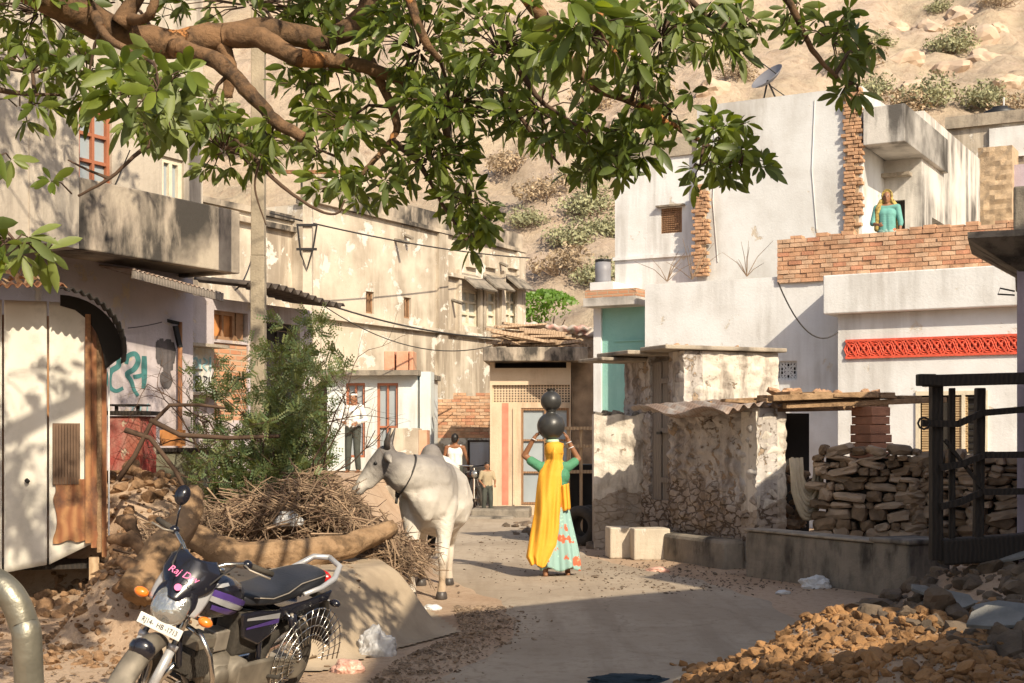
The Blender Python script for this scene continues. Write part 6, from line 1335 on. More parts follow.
# seat
sr_ = []
for x, w_, z0_, z1_ in ((.03, .07, .73, .80), (-.06, .115, .72, .815), (-.22, .135, .715, .80), (-.36, .135, .72, .82), (-.48, .13, .735, .865), (-.66, .12, .75, .88), (-.78, .10, .765, .885), (-.82, .06, .78, .86)): sr_.append(ring((x, 0, (z0_+z1_)/2), w_, (z1_-z0_)/2, 24, 0, .6))
se = loft(sr_).build('seat', M['seat'], MC, smooth=True, subsurf=1)
for s_ in (1, -1):
    MB().tube([(x, s_*(w_*.985), z1_-.028) for x, w_, z0_, z1_ in ((-.06, .115, .72, .815), (-.22, .135, .715, .80), (-.36, .135, .72, .82), (-.48, .13, .735, .865), (-.66, .12, .75, .88), (-.78, .10, .765, .885))], .004, 5).build('seat_piping', M['alu'], se, smooth=True)
    # side panel with stripes
    sp_ = loft([[(x, s_*(y+dy), z) for x, z in ((.02, .70), (-.16, .70), (-.36, .68), (-.34, .56), (-.18, .49), (-.03, .55))] for y, dy in ((.095, 0), (.125, 0))]).build('side_panel', M['bikeblack'], MC, bevel=.012)
    for k, (a_, b2, w_, mt) in enumerate((((-.02, .665), (-.33, .655), .035, 'silver'), ((-.03, .61), (-.33, .625), .03, 'purple'))):
        MB().grid(lambda u, v: (a_[0]+(b2[0]-a_[0])*u, s_*(.1275+.001*k), a_[1]+(b2[1]-a_[1])*u+(v-.5)*w_*(.4+.6*u)), 8, 2).build('panel_stripe', M[mt], sp_)
    # tail cowl
    loft([[(x, s_*y, z) for x, z in ((-.33, .70), (-.6, .72), (-.84, .76), (-.82, .70), (-.55, .655), (-.36, .64))] for y in (.105, .125)]).build('tail_panel', M['bikeblack'], MC, bevel=.01)
    # shock absorber
    a = Vector((-.42, .145*s_, .66)); b_ = Vector((-.60, .15*s_, .34)); so = MB().tube([a, b_], .012, 8).build('shock_absorber', M['alu'], MC, smooth=True)
    MB().tube([a.lerp(b_, .02), a.lerp(b_, .45)], .028, 12).build('shock_cover', M['bikeblack'], so, smooth=True)
    cp = []; dd = (b_-a).normalized(); e1_ = dd.cross(Vector((0, 1, 0))).normalized(); e2_ = dd.cross(e1_)
    for k in range(90): t = .45+.5*k/90; an = k*.5; cp.append(a.lerp(b_, t)+e1_*.023*math.cos(an)+e2_*.023*math.sin(an))
    MB().tube(cp, .0042, 5).build('spring', M['chrome'], so, smooth=True)
    # grab rail half
    MB().tube([(-.50, .145*s_, .775), (-.66, .15*s_, .80), (-.80, .14*s_, .84), (-.89, .10*s_, .90), (-.91, .0, .925)], [.013, .017, .02, .019, .017], 10).build('grab_rail', M['silver'], MC, smooth=True)
    MB().tube([(-.80, .07*s_, .70), (-.83, .13*s_, .69)], .009, 6).build('indicator_stalk', M['bikeblack'], MC); MB().ell((-.83, .165*s_, .69), (.03, .04, .024)).build('rear_indicator', M['amber'] if s_ < 0 else M['bikeblack'], MC, smooth=True)
    MB().tube([(.12, .10*s_, .24), (.12, .25*s_, .25)], .014, 8).build('footpeg', M['rubber'], MC, smooth=True)
    MB().tube([(-.30, .10*s_, .28), (-.32, .23*s_, .31)], .013, 8).build('footpeg', M['rubber'], MC, smooth=True)
MB().ell((-.88, 0, .80), (.035, .07, .045)).build('tail_light', M['redlens'], MC, smooth=True)
rw = wheel(MC, -.62, .29, .05, M['alu'], 'rear_wheel', tw=.05)
def rf_(u, v): a = R(62+110*u); r_ = .345; y = (v-.5)*.15; return (-.62+r_*math.cos(a)-.05*u*u*1.2, y, .31+(r_-.04*(abs(v-.5)*2)**2)*math.sin(a))
MB().grid(rf_, 26, 8).build('rear_mudguard', M['bikeblack'], MC, smooth=True, solid=.006)
MB().grid(lambda u, v: (-.86-.15*v-.02, (u-.5)*.15, .62-.20*v+.08*(1-v)), 4, 8).build('mud_flap', M['rubber'], MC, smooth=True, solid=.006)
# sari guard: wire cage on the left of the rear wheel
mb = MB(); yy = .175
for r_ in (.17, .23, .29, .34): mb.tube([(-.62+r_*math.cos(R(a))*1.0-.03, yy, .34+r_*math.sin(R(a))) for a in range(-25, 186, 14)], .0045, 5)
for a in range(-20, 186, 11): mb.tube([(-.65+.12*math.cos(R(a)), yy, .34+.12*math.sin(R(a))), (-.65+.345*math.cos(R(a)), yy+.004, .34+.345*math.sin(R(a)))], .003, 4)
mb.tube([(-.40, .12, .66), (-.45, yy, .6)], .008, 5); mb.tube([(-.30, .12, .28), (-.5, yy, .25)], .008, 5)
mb.build('sari_guard', M['chrome'], MC, smooth=True)
loft([[(x, y, z) for x, z in ((-.02, .40), (-.30, .40), (-.62, .37), (-.72, .30), (-.62, .23), (-.30, .24), (-.02, .27))] for y in (.12, .155)]).build('chain_case', M['duskmetal'], MC, bevel=.012)
MB().tube([(.32, -.03, .40), (.36, -.09, .28), (.26, -.14, .2), (-.1, -.16, .2), (-.3, -.17, .22), (-.95, -.19, .33)], [.018, .018, .018, .02, .035, .04], 12).build('exhaust', M['chrome'], MC, smooth=True)
for s_ in (1, -1): MB().tube([(.40, .02*s_, .66), (.41, .16*s_, .64), (.40, .24*s_, .55), (.36, .26*s_, .42), (.30, .22*s_, .30), (.20, .10*s_, .24)], .014, 10).build('crash_guard', M['chrome'], MC, smooth=True)
MB().tube([(-.05, .12, .26), (-.02, .20, .12), (-.0, .275, .062)], .012, 8).build('side_stand', M['bikeblack'], MC, smooth=True)
MB().tube([(.12, .12, .27), (.22, .16, .27), (.28, .17, .26)], .008, 6).tube([(.28, .15, .26), (.28, .21, .26)], .01, 6).build('gear_lever', M['chrome'], MC, smooth=True)
# distant motorcycle (simplified parts of the same kind)
DM = thing('motorcycle', 'small distant black motorcycle parked beyond the bull near the brick wall', 'motorcycle', px2w(469, 0, 31), R(-70)); DM.location.z = .03
wheel(DM, .62, .29, .04, M['alu'], 'front_wheel', 12); wheel(DM, -.6, .29, .05, M['alu'], 'rear_wheel', 12)
loft([ring((x, 0, z), w_, h_, 16) for x, z, w_, h_ in ((-.0, .78, .07, .05), (.1, .8, .13, .1), (.25, .81, .13, .1), (.36, .8, .05, .06))]).build('fuel_tank', M['bikeblack'], DM, smooth=True)
loft([ring((x, 0, z), w_, .05, 16) for x, z, w_ in ((.02, .76, .07), (-.2, .76, .12), (-.6, .8, .12), (-.75, .83, .08))]).build('seat', M['seat'], DM, smooth=True)
MB().tube([(.36, 0, .95), (.62, .09, .29)], .02, 6).tube([(.36, 0, .95), (.62, -.09, .29)], .02, 6).build('fork', M['chrome'], DM)
MB().ell((.45, 0, .82), (.08, .1, .1)).build('headlight', M['lens'], DM, smooth=True); MB().tube([(.2, -.33, 1.02), (.32, -.1, 1.0), (.32, .1, 1.0), (.2, .33, 1.02)], .014, 6).build('handlebar', M['chrome'], DM)
MB().ell((.05, 0, .36), (.2, .12, .14)).tube([(0, 0, .7), (-.6, .1, .3)], .04, 6).build('engine', M['alu'], DM, smooth=True)
o = thing('white_board', 'white painted panel in a thin dark frame below the brick wall', 'board', px2w(470, 0, 32)); o.location.z = 0
sc = 32/FPX; w_ = 19*sc; MB().box(0, w_, 0, .04, 1.6-27*sc, 1.6-2*sc).build('panel', M['paleblue'], o); MB().bar((-.03, 0, 0), (-.03, 0, 1.6), .05, .05).bar((w_+.03, 0, 0), (w_+.03, 0, 1.6), .05, .05).bar((0, 0, 1.6-1*sc), (w_, 0, 1.6-1*sc), .04, .04).build('frame', M['darkwood'], o)
# ================================================================ house at the right edge, and an unseen wall added to shade the road
V2 = Frame(1017, 12.3, -20)
LB_ = bld_thing('lilac_corner_house', 'dim lilac house corner with a thick concrete sun ledge at the right edge', V2)
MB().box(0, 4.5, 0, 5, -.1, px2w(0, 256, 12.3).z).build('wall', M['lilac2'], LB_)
z0, z1 = px2w(0, 258, 12.3).z, px2w(0, 236, 12.3).z; xl = -.40
mb = MB(); mb.add([(xl, -.4, z0+.14), (5, -.4, z0+.14), (5, -.4, z1), (xl, -.4, z1), (xl, .7, z0+.14), (5, .7, z0+.14), (5, .7, z1), (xl, .7, z1), (.02, .0, z0-.12), (5, 0, z0-.12), (5, .7, z0-.12), (.02, .7, z0-.12)], [(0, 1, 2, 3), (3, 2, 6, 7), (4, 7, 6, 5), (0, 3, 7, 4), (0, 8, 9, 1), (0, 4, 11, 8), (8, 11, 10, 9)])
mb.build('sun_ledge', M['darkconc'], LB_); MB().box(-.03, 4.5, .0, 5, z1+.002, px2w(0, 186, 12.3).z).build('roof_parapet', M['darkconc'], LB_, bevel=.02)
MB().tube([(-.02, .1, px2w(0, 290, 12.3).z), (-.14, .05, px2w(0, 287, 12.3).z), (-.16, .05, px2w(0, 293, 12.3).z), (-.02, .1, px2w(0, 294, 12.3).z)], .008, 5).build('wire_hook', M['cable'], LB_)
cn = Vector((2.42+.48*4, 6.2-.875*4, 0)); ud = Vector((.77, .64, 0)).normalized(); HW = 7.8
sw = thing('shade_wall', 'unseen tall L shaped wall with openings, added to shade the road', 'building', cn, math.atan2(ud.y, ud.x))
mb = MB(); wall_cells(mb, 0, 4, -.2, 7.8, [(.1, 1.1, 4.2, 5.2)], -.22, 0); wall_cells(mb, 4, 10.5, -.2, 8.7, [], -.22, 0); mb.build('front_wall', M['conc'], sw)  # unseen walls added for road shade; opening lets a sun patch onto the rubble
mb = MB(); wall_cells(mb, -14, .0, -.2, HW, [(-5, -4.1, 0, 2.1)], 0.0, .22, axis='y'); o = mb.build('side_wall', M['conc'], sw); o.rotation_euler = (0, 0, -math.atan2(ud.y, ud.x))
# ================================================================ wooden fence
FY = 12.0
fe = thing('wooden_fence', 'black timber fence of posts and sagging rails on the rubble bank at the right', 'fence')
q = lambda px, py, Y=FY: px2w(px, py, Y)
for a, b_, w in (((936, 383), (936, 560), .12), ((952, 388), (952, 545), .06), ((980, 388), (978, 548), .095), ((1040, 380), (1040, 560), .14)):
    MB().bar(q(*a), q(*b_), w*.95, w*.8).build('post', M['darkwood'], fe, bevel=.008)
MB().bar(q(922, 381, 11.9), q(1110, 376, 11.7), .07, .10).bar(q(917, 380, 11.88), q(935, 380, 11.88), .1, .1).build('top_rail', M['darkwood'], fe, bevel=.01)
for r_ in ([(922, 423), (958, 424), (982, 413), (1030, 409), (1110, 408)], [(940, 468), (962, 464), (985, 455), (1110, 454)], [(940, 507), (960, 502), (982, 492), (1110, 490)]):
    mb = MB()
    for a, b_ in zip(r_, r_[1:]): mb.bar(q(*a, 11.92), q(*b_, 11.92), .035, .055)
    mb.build('rail', M['darkwood'], fe)
MB().bar(q(945, 440, 11.95), q(985, 492, 11.95), .03, .03).build('brace', M['darkwood'], fe)
MB().bar(q(940, 552), q(1110, 540), .2, .22).build('base_beam', M['darkwood'], fe, bevel=.02)
MB().tube([q(924, 428, 11.85)+Vector((.05*math.cos(t), 0, .05*math.sin(t)+.04)) for t in [k*.785 for k in range(8)]], .01, 5, closed=True).build('ring_latch', M['iron'], fe)
# ================================================================ rubble heap
g = np.random.default_rng(21)
def rub(n, xr, yr, sr, seed, mat, name, label, cat, sub=1, cond=None, sq=.7, sm=False):
    cs = []; ss = []; gg = np.random.default_rng(seed)
    while len(cs) < n:
        x = gg.uniform(*xr); y = gg.uniform(*yr)
        if cond and not cond(x, y): continue
        s = sr[0]+(sr[1]-sr[0])*gg.random()**3.0; cs.append((x, y, gz(x, y)+s*gg.uniform(-.2, .55))); ss.append(s)
    o = clods(cs, ss, sub, sq, .2, seed).build(name, mat, smooth=sm); tag(o, label, cat, kind='stuff'); return o
M['clod2'] = plain('grey_brown_clod', (.13, .095, .065), .95, bump=.8, bscale=25, vary=.45, vscale=5)
rub(13000, (.85, 3.6), (5.4, 9.9), (.008, .055), 1, M['clod'], 'earth_rubble', 'heap of orange earth clods and broken brick in the lower right corner', 'rubble', 2, lambda x, y: gz(x, y) > .03+.06*hnoise(x, y, 3))
rub(1500, (2.1, 5.2), (7.2, 13.2), (.02, .13), 2, M['clod2'], 'stone_rubble', 'dark stone and brick rubble spread below the black timber fence', 'rubble', 2, lambda x, y: x > 2.35+.5*hnoise(x, y, 1.2) and gz(x, y) > .05)
rub(40, (1.2, 3.2), (6.6, 9.4), (.05, .10), 3, M['clod'], 'earth_lumps', 'larger orange lumps scattered over the lower right heap', 'rubble', 2, lambda x, y: gz(x, y) > .2, .55)
slabs = [(968, 590, 9.9, .20), (955, 630, 9.2, .14), (1003, 600, 10.2, .26), (1010, 628, 9.6, .24), (985, 560, 11.2, .22), (1012, 575, 11.0, .2), (975, 615, 10.0, .12), (940, 612, 10.0, .1), (925, 575, 11.4, .15), (995, 650, 9.2, .16)]
random.seed(5)
for i, (px, py, Y, s) in enumerate(slabs):
    n = random.randint(5, 7); P2 = [(s*(.7+.5*random.random())*math.cos(k*2*math.pi/n), s*.7*(.7+.5*random.random())*math.sin(k*2*math.pi/n)) for k in range(n)]
    o = MB().prism(P2, .025).build('broken_slab', M['slab'], bevel=.004); p = ground_pt(px, py, .45); o.location = (p.x, p.y, gz(p.x, p.y)+.09); o.rotation_euler = (R(random.uniform(14, 32)), R(random.uniform(-15, 15)), R(random.uniform(-40, 40)))
    tag(o, 'broken pale grey slab lying in the shaded rubble near the fence', 'slab', 'broken slabs in the rubble')
# ================================================================ logs, roots, brushwood, shrub on the bank
def log(pts, rs, name, label, seed=0, mat='bark2', seg=30):
    C_ = []; RR = []; P_ = [Vector(p) for p in pts]
    for i in range(len(P_)-1):
        for k in range(6): t = k/6; C_.append(P_[i].lerp(P_[i+1], t)+Vector((.02*hnoise(i+t, seed, 2), .02*hnoise(i+t, seed, 2, 5), .02*hnoise(i+t, seed, 2, 9)))); RR.append((rs[i]+(rs[i+1]-rs[i])*t)*(1+.15*hnoise(i+t, seed, 3, 2)))
    C_.append(P_[-1]); RR.append(rs[-1]); mb = MB().tube(C_, RR, seg)
    for i_ in range(len(C_)):
        for k_ in range(seg):
            v = Vector(mb.v[i_*seg+k_]); d_ = (v-C_[i_]); rr_ = d_.length; a_ = k_/seg*2*math.pi
            d_ *= 1+.20*noise.noise(Vector((math.cos(a_)*3.2, math.sin(a_)*3.2, i_*.12+seed)))+.10*noise.noise(Vector((math.cos(a_)*8, math.sin(a_)*8, i_*.35+seed)))
            mb.v[i_*seg+k_] = tuple(C_[i_]+d_)
    o = mb.build(name, M[mat], smooth=True); return tag(o, label, 'log')
log([px2w(137, 592, 10.3), px2w(160, 555, 10.6), px2w(185, 520, 11.0), px2w(196, 492, 11.2)], [.14, .13, .11, .075], 'fallen_log', 'pale dry log leaning upright between the tin shed and the motorcycle', 1)
log([px2w(190, 535, 11.6), px2w(235, 560, 11.4), px2w(290, 556, 11.5), px2w(350, 546, 11.9), px2w(392, 528, 12.4)], [.10, .15, .13, .10, .07], 'fallen_log', 'thick pale trunk lying across the bank under the brushwood', 2)
M['root'] = plaster('dry_root', (.34, .21, .12), (.22, .13, .07), (.08, .05, .03), .9, None, 0, 4.0, (10, 10, 10), 1.0)
random.seed(9)
roots = [((120, 560), (150, 600)), ((115, 590), (165, 575)), ((140, 610), (175, 600)), ((110, 540), (150, 560)), ((160, 620), (190, 590)), ((118, 520), (140, 545)), ((175, 570), (150, 590))]
for i, ((x0, y0), (x1, y1)) in enumerate(roots):
    Y = 10.5+.1*i; a, b_ = px2w(x0, y0, Y), px2w(x1, y1, Y-.2); m_ = a.lerp(b_, .5)+Vector((0, 0, .09))
    log([a, m_, b_], [.035, .06, .025], 'root_piece', 'gnarled dry root piece in the heap at the foot of the leaning log', 20+i, 'root', 14)['group'] = 'root pieces by the shed'
rub(1500, (-3.75, -2.3), (9.7, 13.2), (.008, .06), 7, M['root'], 'earth_debris', 'crumbly orange earth and wood debris between the tin shed and the logs', 'debris', 2)
rub(700, (-4.6, -2.9), (12.6, 16.0), (.02, .12), 8, M['root'], 'earth_bank', 'broken earth bank behind the tin shed below the red cabinet', 'debris', 2)
def heap_top(x): return np.interp(x, [-3.4, -3.0, -2.6, -2.2, -1.9, -1.7, -1.45, -1.22, -1.0], [.2, .38, .5, .66, .80, .72, .46, .18, .02])
def brush(n, seed, mats, name, label, rmax):
    gg = np.random.default_rng(seed); mb = MB()
    for k in range(n):
        x = gg.uniform(-3.3, -.9); y = gg.uniform(12.3, 14.0); top = heap_top(x)*(1-((y-13.1)/1.3)**2*.6); z = .5+top*gg.random()**.6
        L_ = gg.uniform(.18, .75); a = gg.uniform(0, math.pi*2); el = gg.normal(0, .35) if x < -1.6 else gg.normal(-.35, .4)
        if x > -1.7: a = gg.normal(-.6, .6)
        d = Vector((math.cos(a)*math.cos(el), math.sin(a)*math.cos(el), math.sin(el))); c_ = Vector((x, y, z)); b1 = Vector(gg.normal(0, .06, 3)); b2 = Vector(gg.normal(0, .06, 3))
        p = [c_-d*L_/2, c_-d*L_/6+b1, c_+d*L_/6+b2, c_+d*L_/2]
        p = [Vector((v.x, v.y, max(v.z, gz(v.x, v.y)+.01))) for v in p]; r_ = gg.uniform(.003, rmax)
        mb.tube(p, [r_, r_*.9, r_*.7, r_*.3], 4, mi=int(gg.integers(0, len(mats))), cap=False)
    o = mb.build(name, mats); return tag(o, label, 'brushwood', kind='stuff')
brush(3000, 3, [M['stick'], M['stick'], M['stick2'], M['stick']], 'brushwood', 'tangled heap of dry brushwood that the bull feeds on', .011)
random.seed(3)
for (a, b_, c_), lb in (((( -2.9, 14.0, 1.5), (-3.3, 13.6, 1.2), (-3.9, 13.4, 1.05)), 'a'),):
    pass
cb_ = []
for i, pts in enumerate(([(118, 480), (135, 455), (150, 425), (170, 405), (200, 405), (225, 408)], [(150, 420), (180, 435), (230, 438), (280, 436)], [(125, 430), (150, 438), (175, 470), (190, 500)])):
    cb_.append([px2w(x, y, 13.3) for x, y in pts])
mb = MB()
for c_ in cb_: mb.tube(c_, [.028-.003*k for k in range(len(c_))], 7)
tag(mb.build('bare_branch', M['twig'], smooth=True), 'dark bare arching branch left of the thorny shrub', 'branch')
# thorny shrub
SHR = thing('thorny_shrub', 'feathery green thorny shrub growing in front of the thick concrete pole', 'shrub', (px2w(268, 0, 14.2).x, 14.2, .5))
gg = np.random.default_rng(31); tw = MB(); lv = MB(); tips = []
def grow(p, d, L_, r_, lvl):
    n = 4; pts = [p]; 
    for k in range(n): d = (d+Vector(gg.normal(0, .16, 3))+Vector((0, 0, -.03 if lvl > 1 else .03))).normalized(); p = p+d*L_/n; pts.append(p)
    tw.tube(pts, [r_*(1-.6*k/n) for k in range(n+1)], 5 if lvl < 2 else 3, cap=False)
    if lvl >= 2:
        for q_ in pts[1:]: tips.append((q_, d))
    if lvl < 3:
        for k in range(4 if lvl < 2 else 3):
            q_ = pts[1+int(gg.integers(0, n))]; dd = (d+Vector(gg.normal(0, .75, 3))).normalized(); dd.z = dd.z*.7+.08; grow(q_, dd.normalized(), L_*gg.uniform(.45, .75), r_*.5, lvl+1)
for k in range(11):
    a = gg.uniform(0, 6.28); e = gg.uniform(.75, 1.35) if k > 3 else 1.4; grow(Vector((gg.normal(0, .15), gg.normal(0, .12), 0)), Vector((math.cos(a)*math.cos(e)*1.7, math.sin(a)*math.cos(e)*.8, math.sin(e))).normalized(), gg.uniform(.8, 1.45), .02, 0)
for q_, d in tips:
    P_x = CX+FPX*(q_.x+SHR.location.x)/(q_.y+SHR.location.y); P_z = HY-FPX*(q_.z+.5-CAMZ)/(q_.y+SHR.location.y)
    if P_x > 352 or P_x < 185 or gg.random() < .50+.2*(P_x > 325)+.3*(P_x < 215) or (P_z > 445 and P_x > 335) or (P_z > 380 and P_x > 332): continue
    for k in range(5):
        ax = (d*.4+Vector(gg.normal(0, .6, 3))); ax.z -= .05; ax.normalize(); L_ = gg.uniform(.07, .15); sd_ = ax.cross(Vector(gg.normal(0, 1, 3))).normalized(); mi = int(gg.integers(0, 2))
        for j in range(5):
            c_ = q_+ax*L_*(j+1)/5
            for s_ in (1, -1):
                e_ = c_+sd_*s_*.030+ax*.011; lv.add([c_, c_+sd_*s_*.016+ax*.015, e_, c_+sd_*s_*.018-ax*.006], [(0, 1, 2, 3)], mi)
M['thorn1'] = leaf_mat('thorn_leaf', (.105, .13, .045), (.09, .14, .06), .25); M['thorn2'] = leaf_mat('thorn_leaf_light', (.18, .20, .08), (.13, .18, .08), .25)
lv.build('foliage', [M['thorn1'], M['thorn2']], SHR); tw.build('stem', M['twig'], SHR)
print('shrub faces', len(lv.f))
# ================================================================ OVERHANGING TREE
TR = thing('overhanging_tree', 'large broad leaved tree whose crown overhangs the lane from the upper left', 'tree', (-5.2, 4.9, 0))
to = Vector((-5.2, 4.9, 0))
def smooth_path(P_, n=6):
    out = []
    for i in range(len(P_)-1):
        a = P_[max(i-1, 0)]; b_ = P_[i]; c_ = P_[i+1]; d_ = P_[min(i+2, len(P_)-1)]
        for k in range(n): t = k/n; out.append(.5*((2*b_)+(c_-a)*t+(2*a-5*b_+4*c_-d_)*t*t+(3*b_-a-3*c_+d_)*t**3))
    return out+[P_[-1]]
limbs = [ # (points px,py,depth), r0, r1
 ([(-260, -140, 5.6), (-60, -60, 6.3), (70, 8, 6.9), (150, 42, 7.2), (210, 38, 7.3), (262, 30, 7.4), (320, 38, 7.6), (352, 26, 7.6), (374, -8, 7.6), (390, -60, 7.5)], .098, .048),
 ([(225, 36, 7.3), (262, 40, 7.2), (300, 58, 7.2), (345, 62, 7.4), (400, 80, 7.6), (440, 110, 7.8), (450, 160, 7.8)], .065, .02),
 ([(175, 48, 7.2), (215, 60, 7.0), (245, 88, 6.9), (275, 120, 6.9), (304, 138, 6.9)], .05, .028),
 ([(222, 45, 7.3), (230, 65, 7.3), (227, 98, 7.3)], .04, .03),
 ([(95, 15, 6.9), (110, 40, 6.6), (150, 60, 6.3)], .03, .012), ([(120, 25, 7), (140, -10, 7), (160, -50, 7)], .05, .03), ([(130, 20, 7), (150, 15, 6.8), (157, -20, 6.8)], .03, .02),
 ([(370, 60, 7.6), (395, 115, 7.6), (392, 140, 7.6), (370, 165, 7.5), (350, 190, 7.5)], .03, .01), ([(392, 140, 7.6), (420, 165, 7.6), (440, 200, 7.6), (465, 240, 7.6)], .022, .006),
 ([(400, -40, 7), (420, 30, 7), (440, 60, 7.1)], .035, .014), ([(470, -60, 6.8), (530, 0, 6.9), (558, 45, 7), (592, 85, 7.1), (640, 105, 7.1), (690, 135, 7.2), (735, 160, 7.2)], .045, .008),
 ([(520, 70, 7), (540, 100, 7), (565, 118, 7.1), (600, 140, 7.1)], .018, .006), ([(500, 90, 7), (530, 130, 7.1), (560, 165, 7.1)], .016, .006),
 ([(700, -90, 6.6), (760, -30, 6.8), (790, 5, 6.9), (812, 50, 7), (838, 78, 7)], .03, .010), ([(600, -60, 6.4), (600, 20, 6.2), (620, 60, 6.2)], .03, .008), ([(640, -50, 6.6), (690, 0, 6.7), (720, 30, 6.8)], .025, .008),
 ([(245, 148, 6.9), (275, 180, 6.9), (310, 206, 6.9), (335, 214, 6.9), (345, 200, 6.9)], .013, .004), ([(258, 165, 6.9), (255, 190, 6.9), (266, 225, 6.9)], .008, .003),
 ([(175, 140, 6.6), (145, 148, 6.6), (110, 178, 6.6), (78, 196, 6.6)], .014, .006), ([(108, 178, 6.6), (88, 170, 6.6), (68, 160, 6.6)], .009, .004), ([(-60, 130, 6), (-20, 200, 5.8), (15, 240, 5.7)], .02, .005), ([(-80, 60, 6.4), (0, 90, 6.5), (60, 95, 6.6)], .025, .006), ([(560, 230, 7.1), (555, 200, 7.1), (545, 170, 7.1)], .001, .001)][:-1]
wood = MB(); fine = MB(); lpts = []
for pts, r0, r1 in limbs:
    P_ = smooth_path([px2w(*p) for p in pts]); n = len(P_); P_ = [p+Vector(rng.normal(0, r0*.06, 3)) for p in P_]
    (wood if r0 > .028 else fine).tube([p-to for p in P_], [(r0+(r1-r0)*(i/(n-1))**.8)*(1+.05*math.sin(i*1.1)) for i in range(n)], 12 if r0 > .03 else 7); lpts += P_
s0 = px2w(-260, -140, 5.6)
trunk = MB().tube([v-to for v in smooth_path([Vector((-5.2, 4.9, -.1)), Vector((-5.15, 4.95, 1.2)), Vector((-4.9, 5.1, 2.6)), Vector((-4.3, 5.3, 3.6)), s0])], [.34]*6+[.28]*6+[.24]*6+[.18]*6+[.125], 18)
trunk.build('trunk', M['bark'], TR, smooth=True)
for pts in ([(-4.6, 5.2, 3.2), (-4.2, 6.5, 5.2), (-3.2, 8.2, 6.8), (-2.0, 10.0, 7.6)], [(-4.3, 5.3, 3.6), (-3.2, 5.8, 5.4), (-1.6, 7.0, 6.3), (-.3, 8.0, 6.6), (1.0, 7.8, 6.3)], [(-4.9, 5.1, 2.8), (-5.2, 7.2, 5.0), (-5.4, 9.2, 6.4)]):
    P_ = smooth_path([Vector(p) for p in pts]); wood.tube([p-to for p in P_], [.14-.10*i/(len(P_)-1) for i in range(len(P_))], 10); lpts += P_
main_pts = [Vector(v) for v in ((-3.2, 5.8, 5.4), (-2.4, 6.4, 5.9), (-1.6, 7.0, 6.3), (-.9, 7.6, 6.5), (-.3, 8.0, 6.6), (.3, 8.0, 6.5), (1.0, 7.8, 6.3))]
for pts, r0, r1 in limbs[1:]:
    if pts[0][1] < 0 and pts[0][0] > 350:
        a = px2w(*pts[0]); t_ = min(main_pts, key=lambda v: (v-a).length); P_ = smooth_path([a, a.lerp(t_, .5)+Vector((0, 0, .12)), t_])
        wood.tube([p-to for p in P_], [r0+.012*i/len(P_) for i in range(len(P_))], 9)
for q_, r_ in ((px2w(390, -60, 7.5), .048), (px2w(160, -50, 7), .03), (px2w(157, -20, 6.8), .02)):
    t_ = min(main_pts, key=lambda v: (v-q_).length); P_ = smooth_path([q_, q_.lerp(t_, .5)+Vector((.1, 0, .05)), t_]); wood.tube([p-to for p in P_], [r_]*len(P_), 9)
LA = np.array([p[:] for p in lpts])
clumps = [(40, 12, 70, 26, 26, 7.0), (30, 72, 42, 26, 14, 6.7), (20, 108, 24, 18, 5, 6.5), (88, 78, 34, 30, 13, 6.8), (130, 100, 34, 26, 10, 6.6), (160, 92, 42, 36, 20, 5.9), (225, 150, 50, 26, 22, 7.0), (270, 138, 30, 18, 9, 7.0), (205, 118, 30, 24, 11, 7.0), (250, 5, 120, 14, 26, 7.8), (120, 0, 80, 16, 16, 7.6), (335, 12, 55, 20, 12, 7.9),
 (335, 70, 40, 24, 13, 7.6), (310, 92, 30, 20, 8, 7.6), (345, 122, 36, 28, 14, 7.6), (320, 150, 26, 16, 6, 7.6), (350, 188, 38, 14, 12, 7.5), (385, 180, 22, 18, 6, 7.5), (420, 50, 55, 50, 40, 7.5), (450, 110, 60, 46, 40, 7.4), (430, 160, 46, 28, 22, 7.5), (465, 200, 26, 26, 12, 7.6), (488, 222, 16, 14, 5, 7.6), (475, 238, 12, 8, 3, 7.6),
 (500, 50, 55, 52, 34, 7.1), (540, 110, 45, 36, 22, 7.1), (590, 35, 55, 38, 24, 6.2), (590, 145, 48, 26, 22, 7.1), (600, 172, 34, 14, 8, 7.1), (640, 150, 24, 14, 6, 7.1), (660, 38, 55, 38, 22, 6.6), (640, 90, 34, 30, 9, 6.8), (700, 25, 48, 28, 14, 6.8), (745, 22, 34, 18, 7, 6.8), (672, 112, 22, 16, 5, 7.0), (722, 138, 32, 22, 13, 7.1), (742, 165, 32, 18, 10, 7.0), (700, 165, 18, 14, 3, 7.1),
 (795, 8, 16, 12, 3, 6.9), (832, 40, 34, 24, 11, 7.0), (862, 50, 18, 22, 4, 7.0), (855, 82, 14, 12, 4, 7.0), (800, 45, 10, 10, 2, 7), (14, 242, 28, 16, 8, 5.7), (-2, 155, 8, 8, 2, 6), (75, 196, 8, 4, 1, 6.6)]
gg = np.random.default_rng(17); wh = []
def add_clump(c, rad, n, lsz, down):
    j = np.argmin(((LA-np.array(c))**2).sum(1)); base = Vector(LA[j]); c = Vector(c)
    if (c-base).length > .12: fine.tube([base-to, base.lerp(c, .5)+Vector((0, 0, .05))-to, c-to], [.012, .009, .006], 5, cap=False)
    for k in range(n):
        d = Vector(gg.normal(0, 1, 3)); d.normalize(); d *= gg.uniform(.25, 1)**.6; p = c+Vector((d.x*rad[0], d.y*rad[1], d.z*rad[2]))
        ax = ((p-c).normalized()+Vector((0, 0, -down))+Vector(gg.normal(0, .35, 3))).normalized(); fine.tube([c.lerp(p, .15)-to, c.lerp(p, .6)+Vector((0, 0, .02))-to, p-to], [.005, .004, .003], 3, cap=False); wh.append((p, ax, lsz))
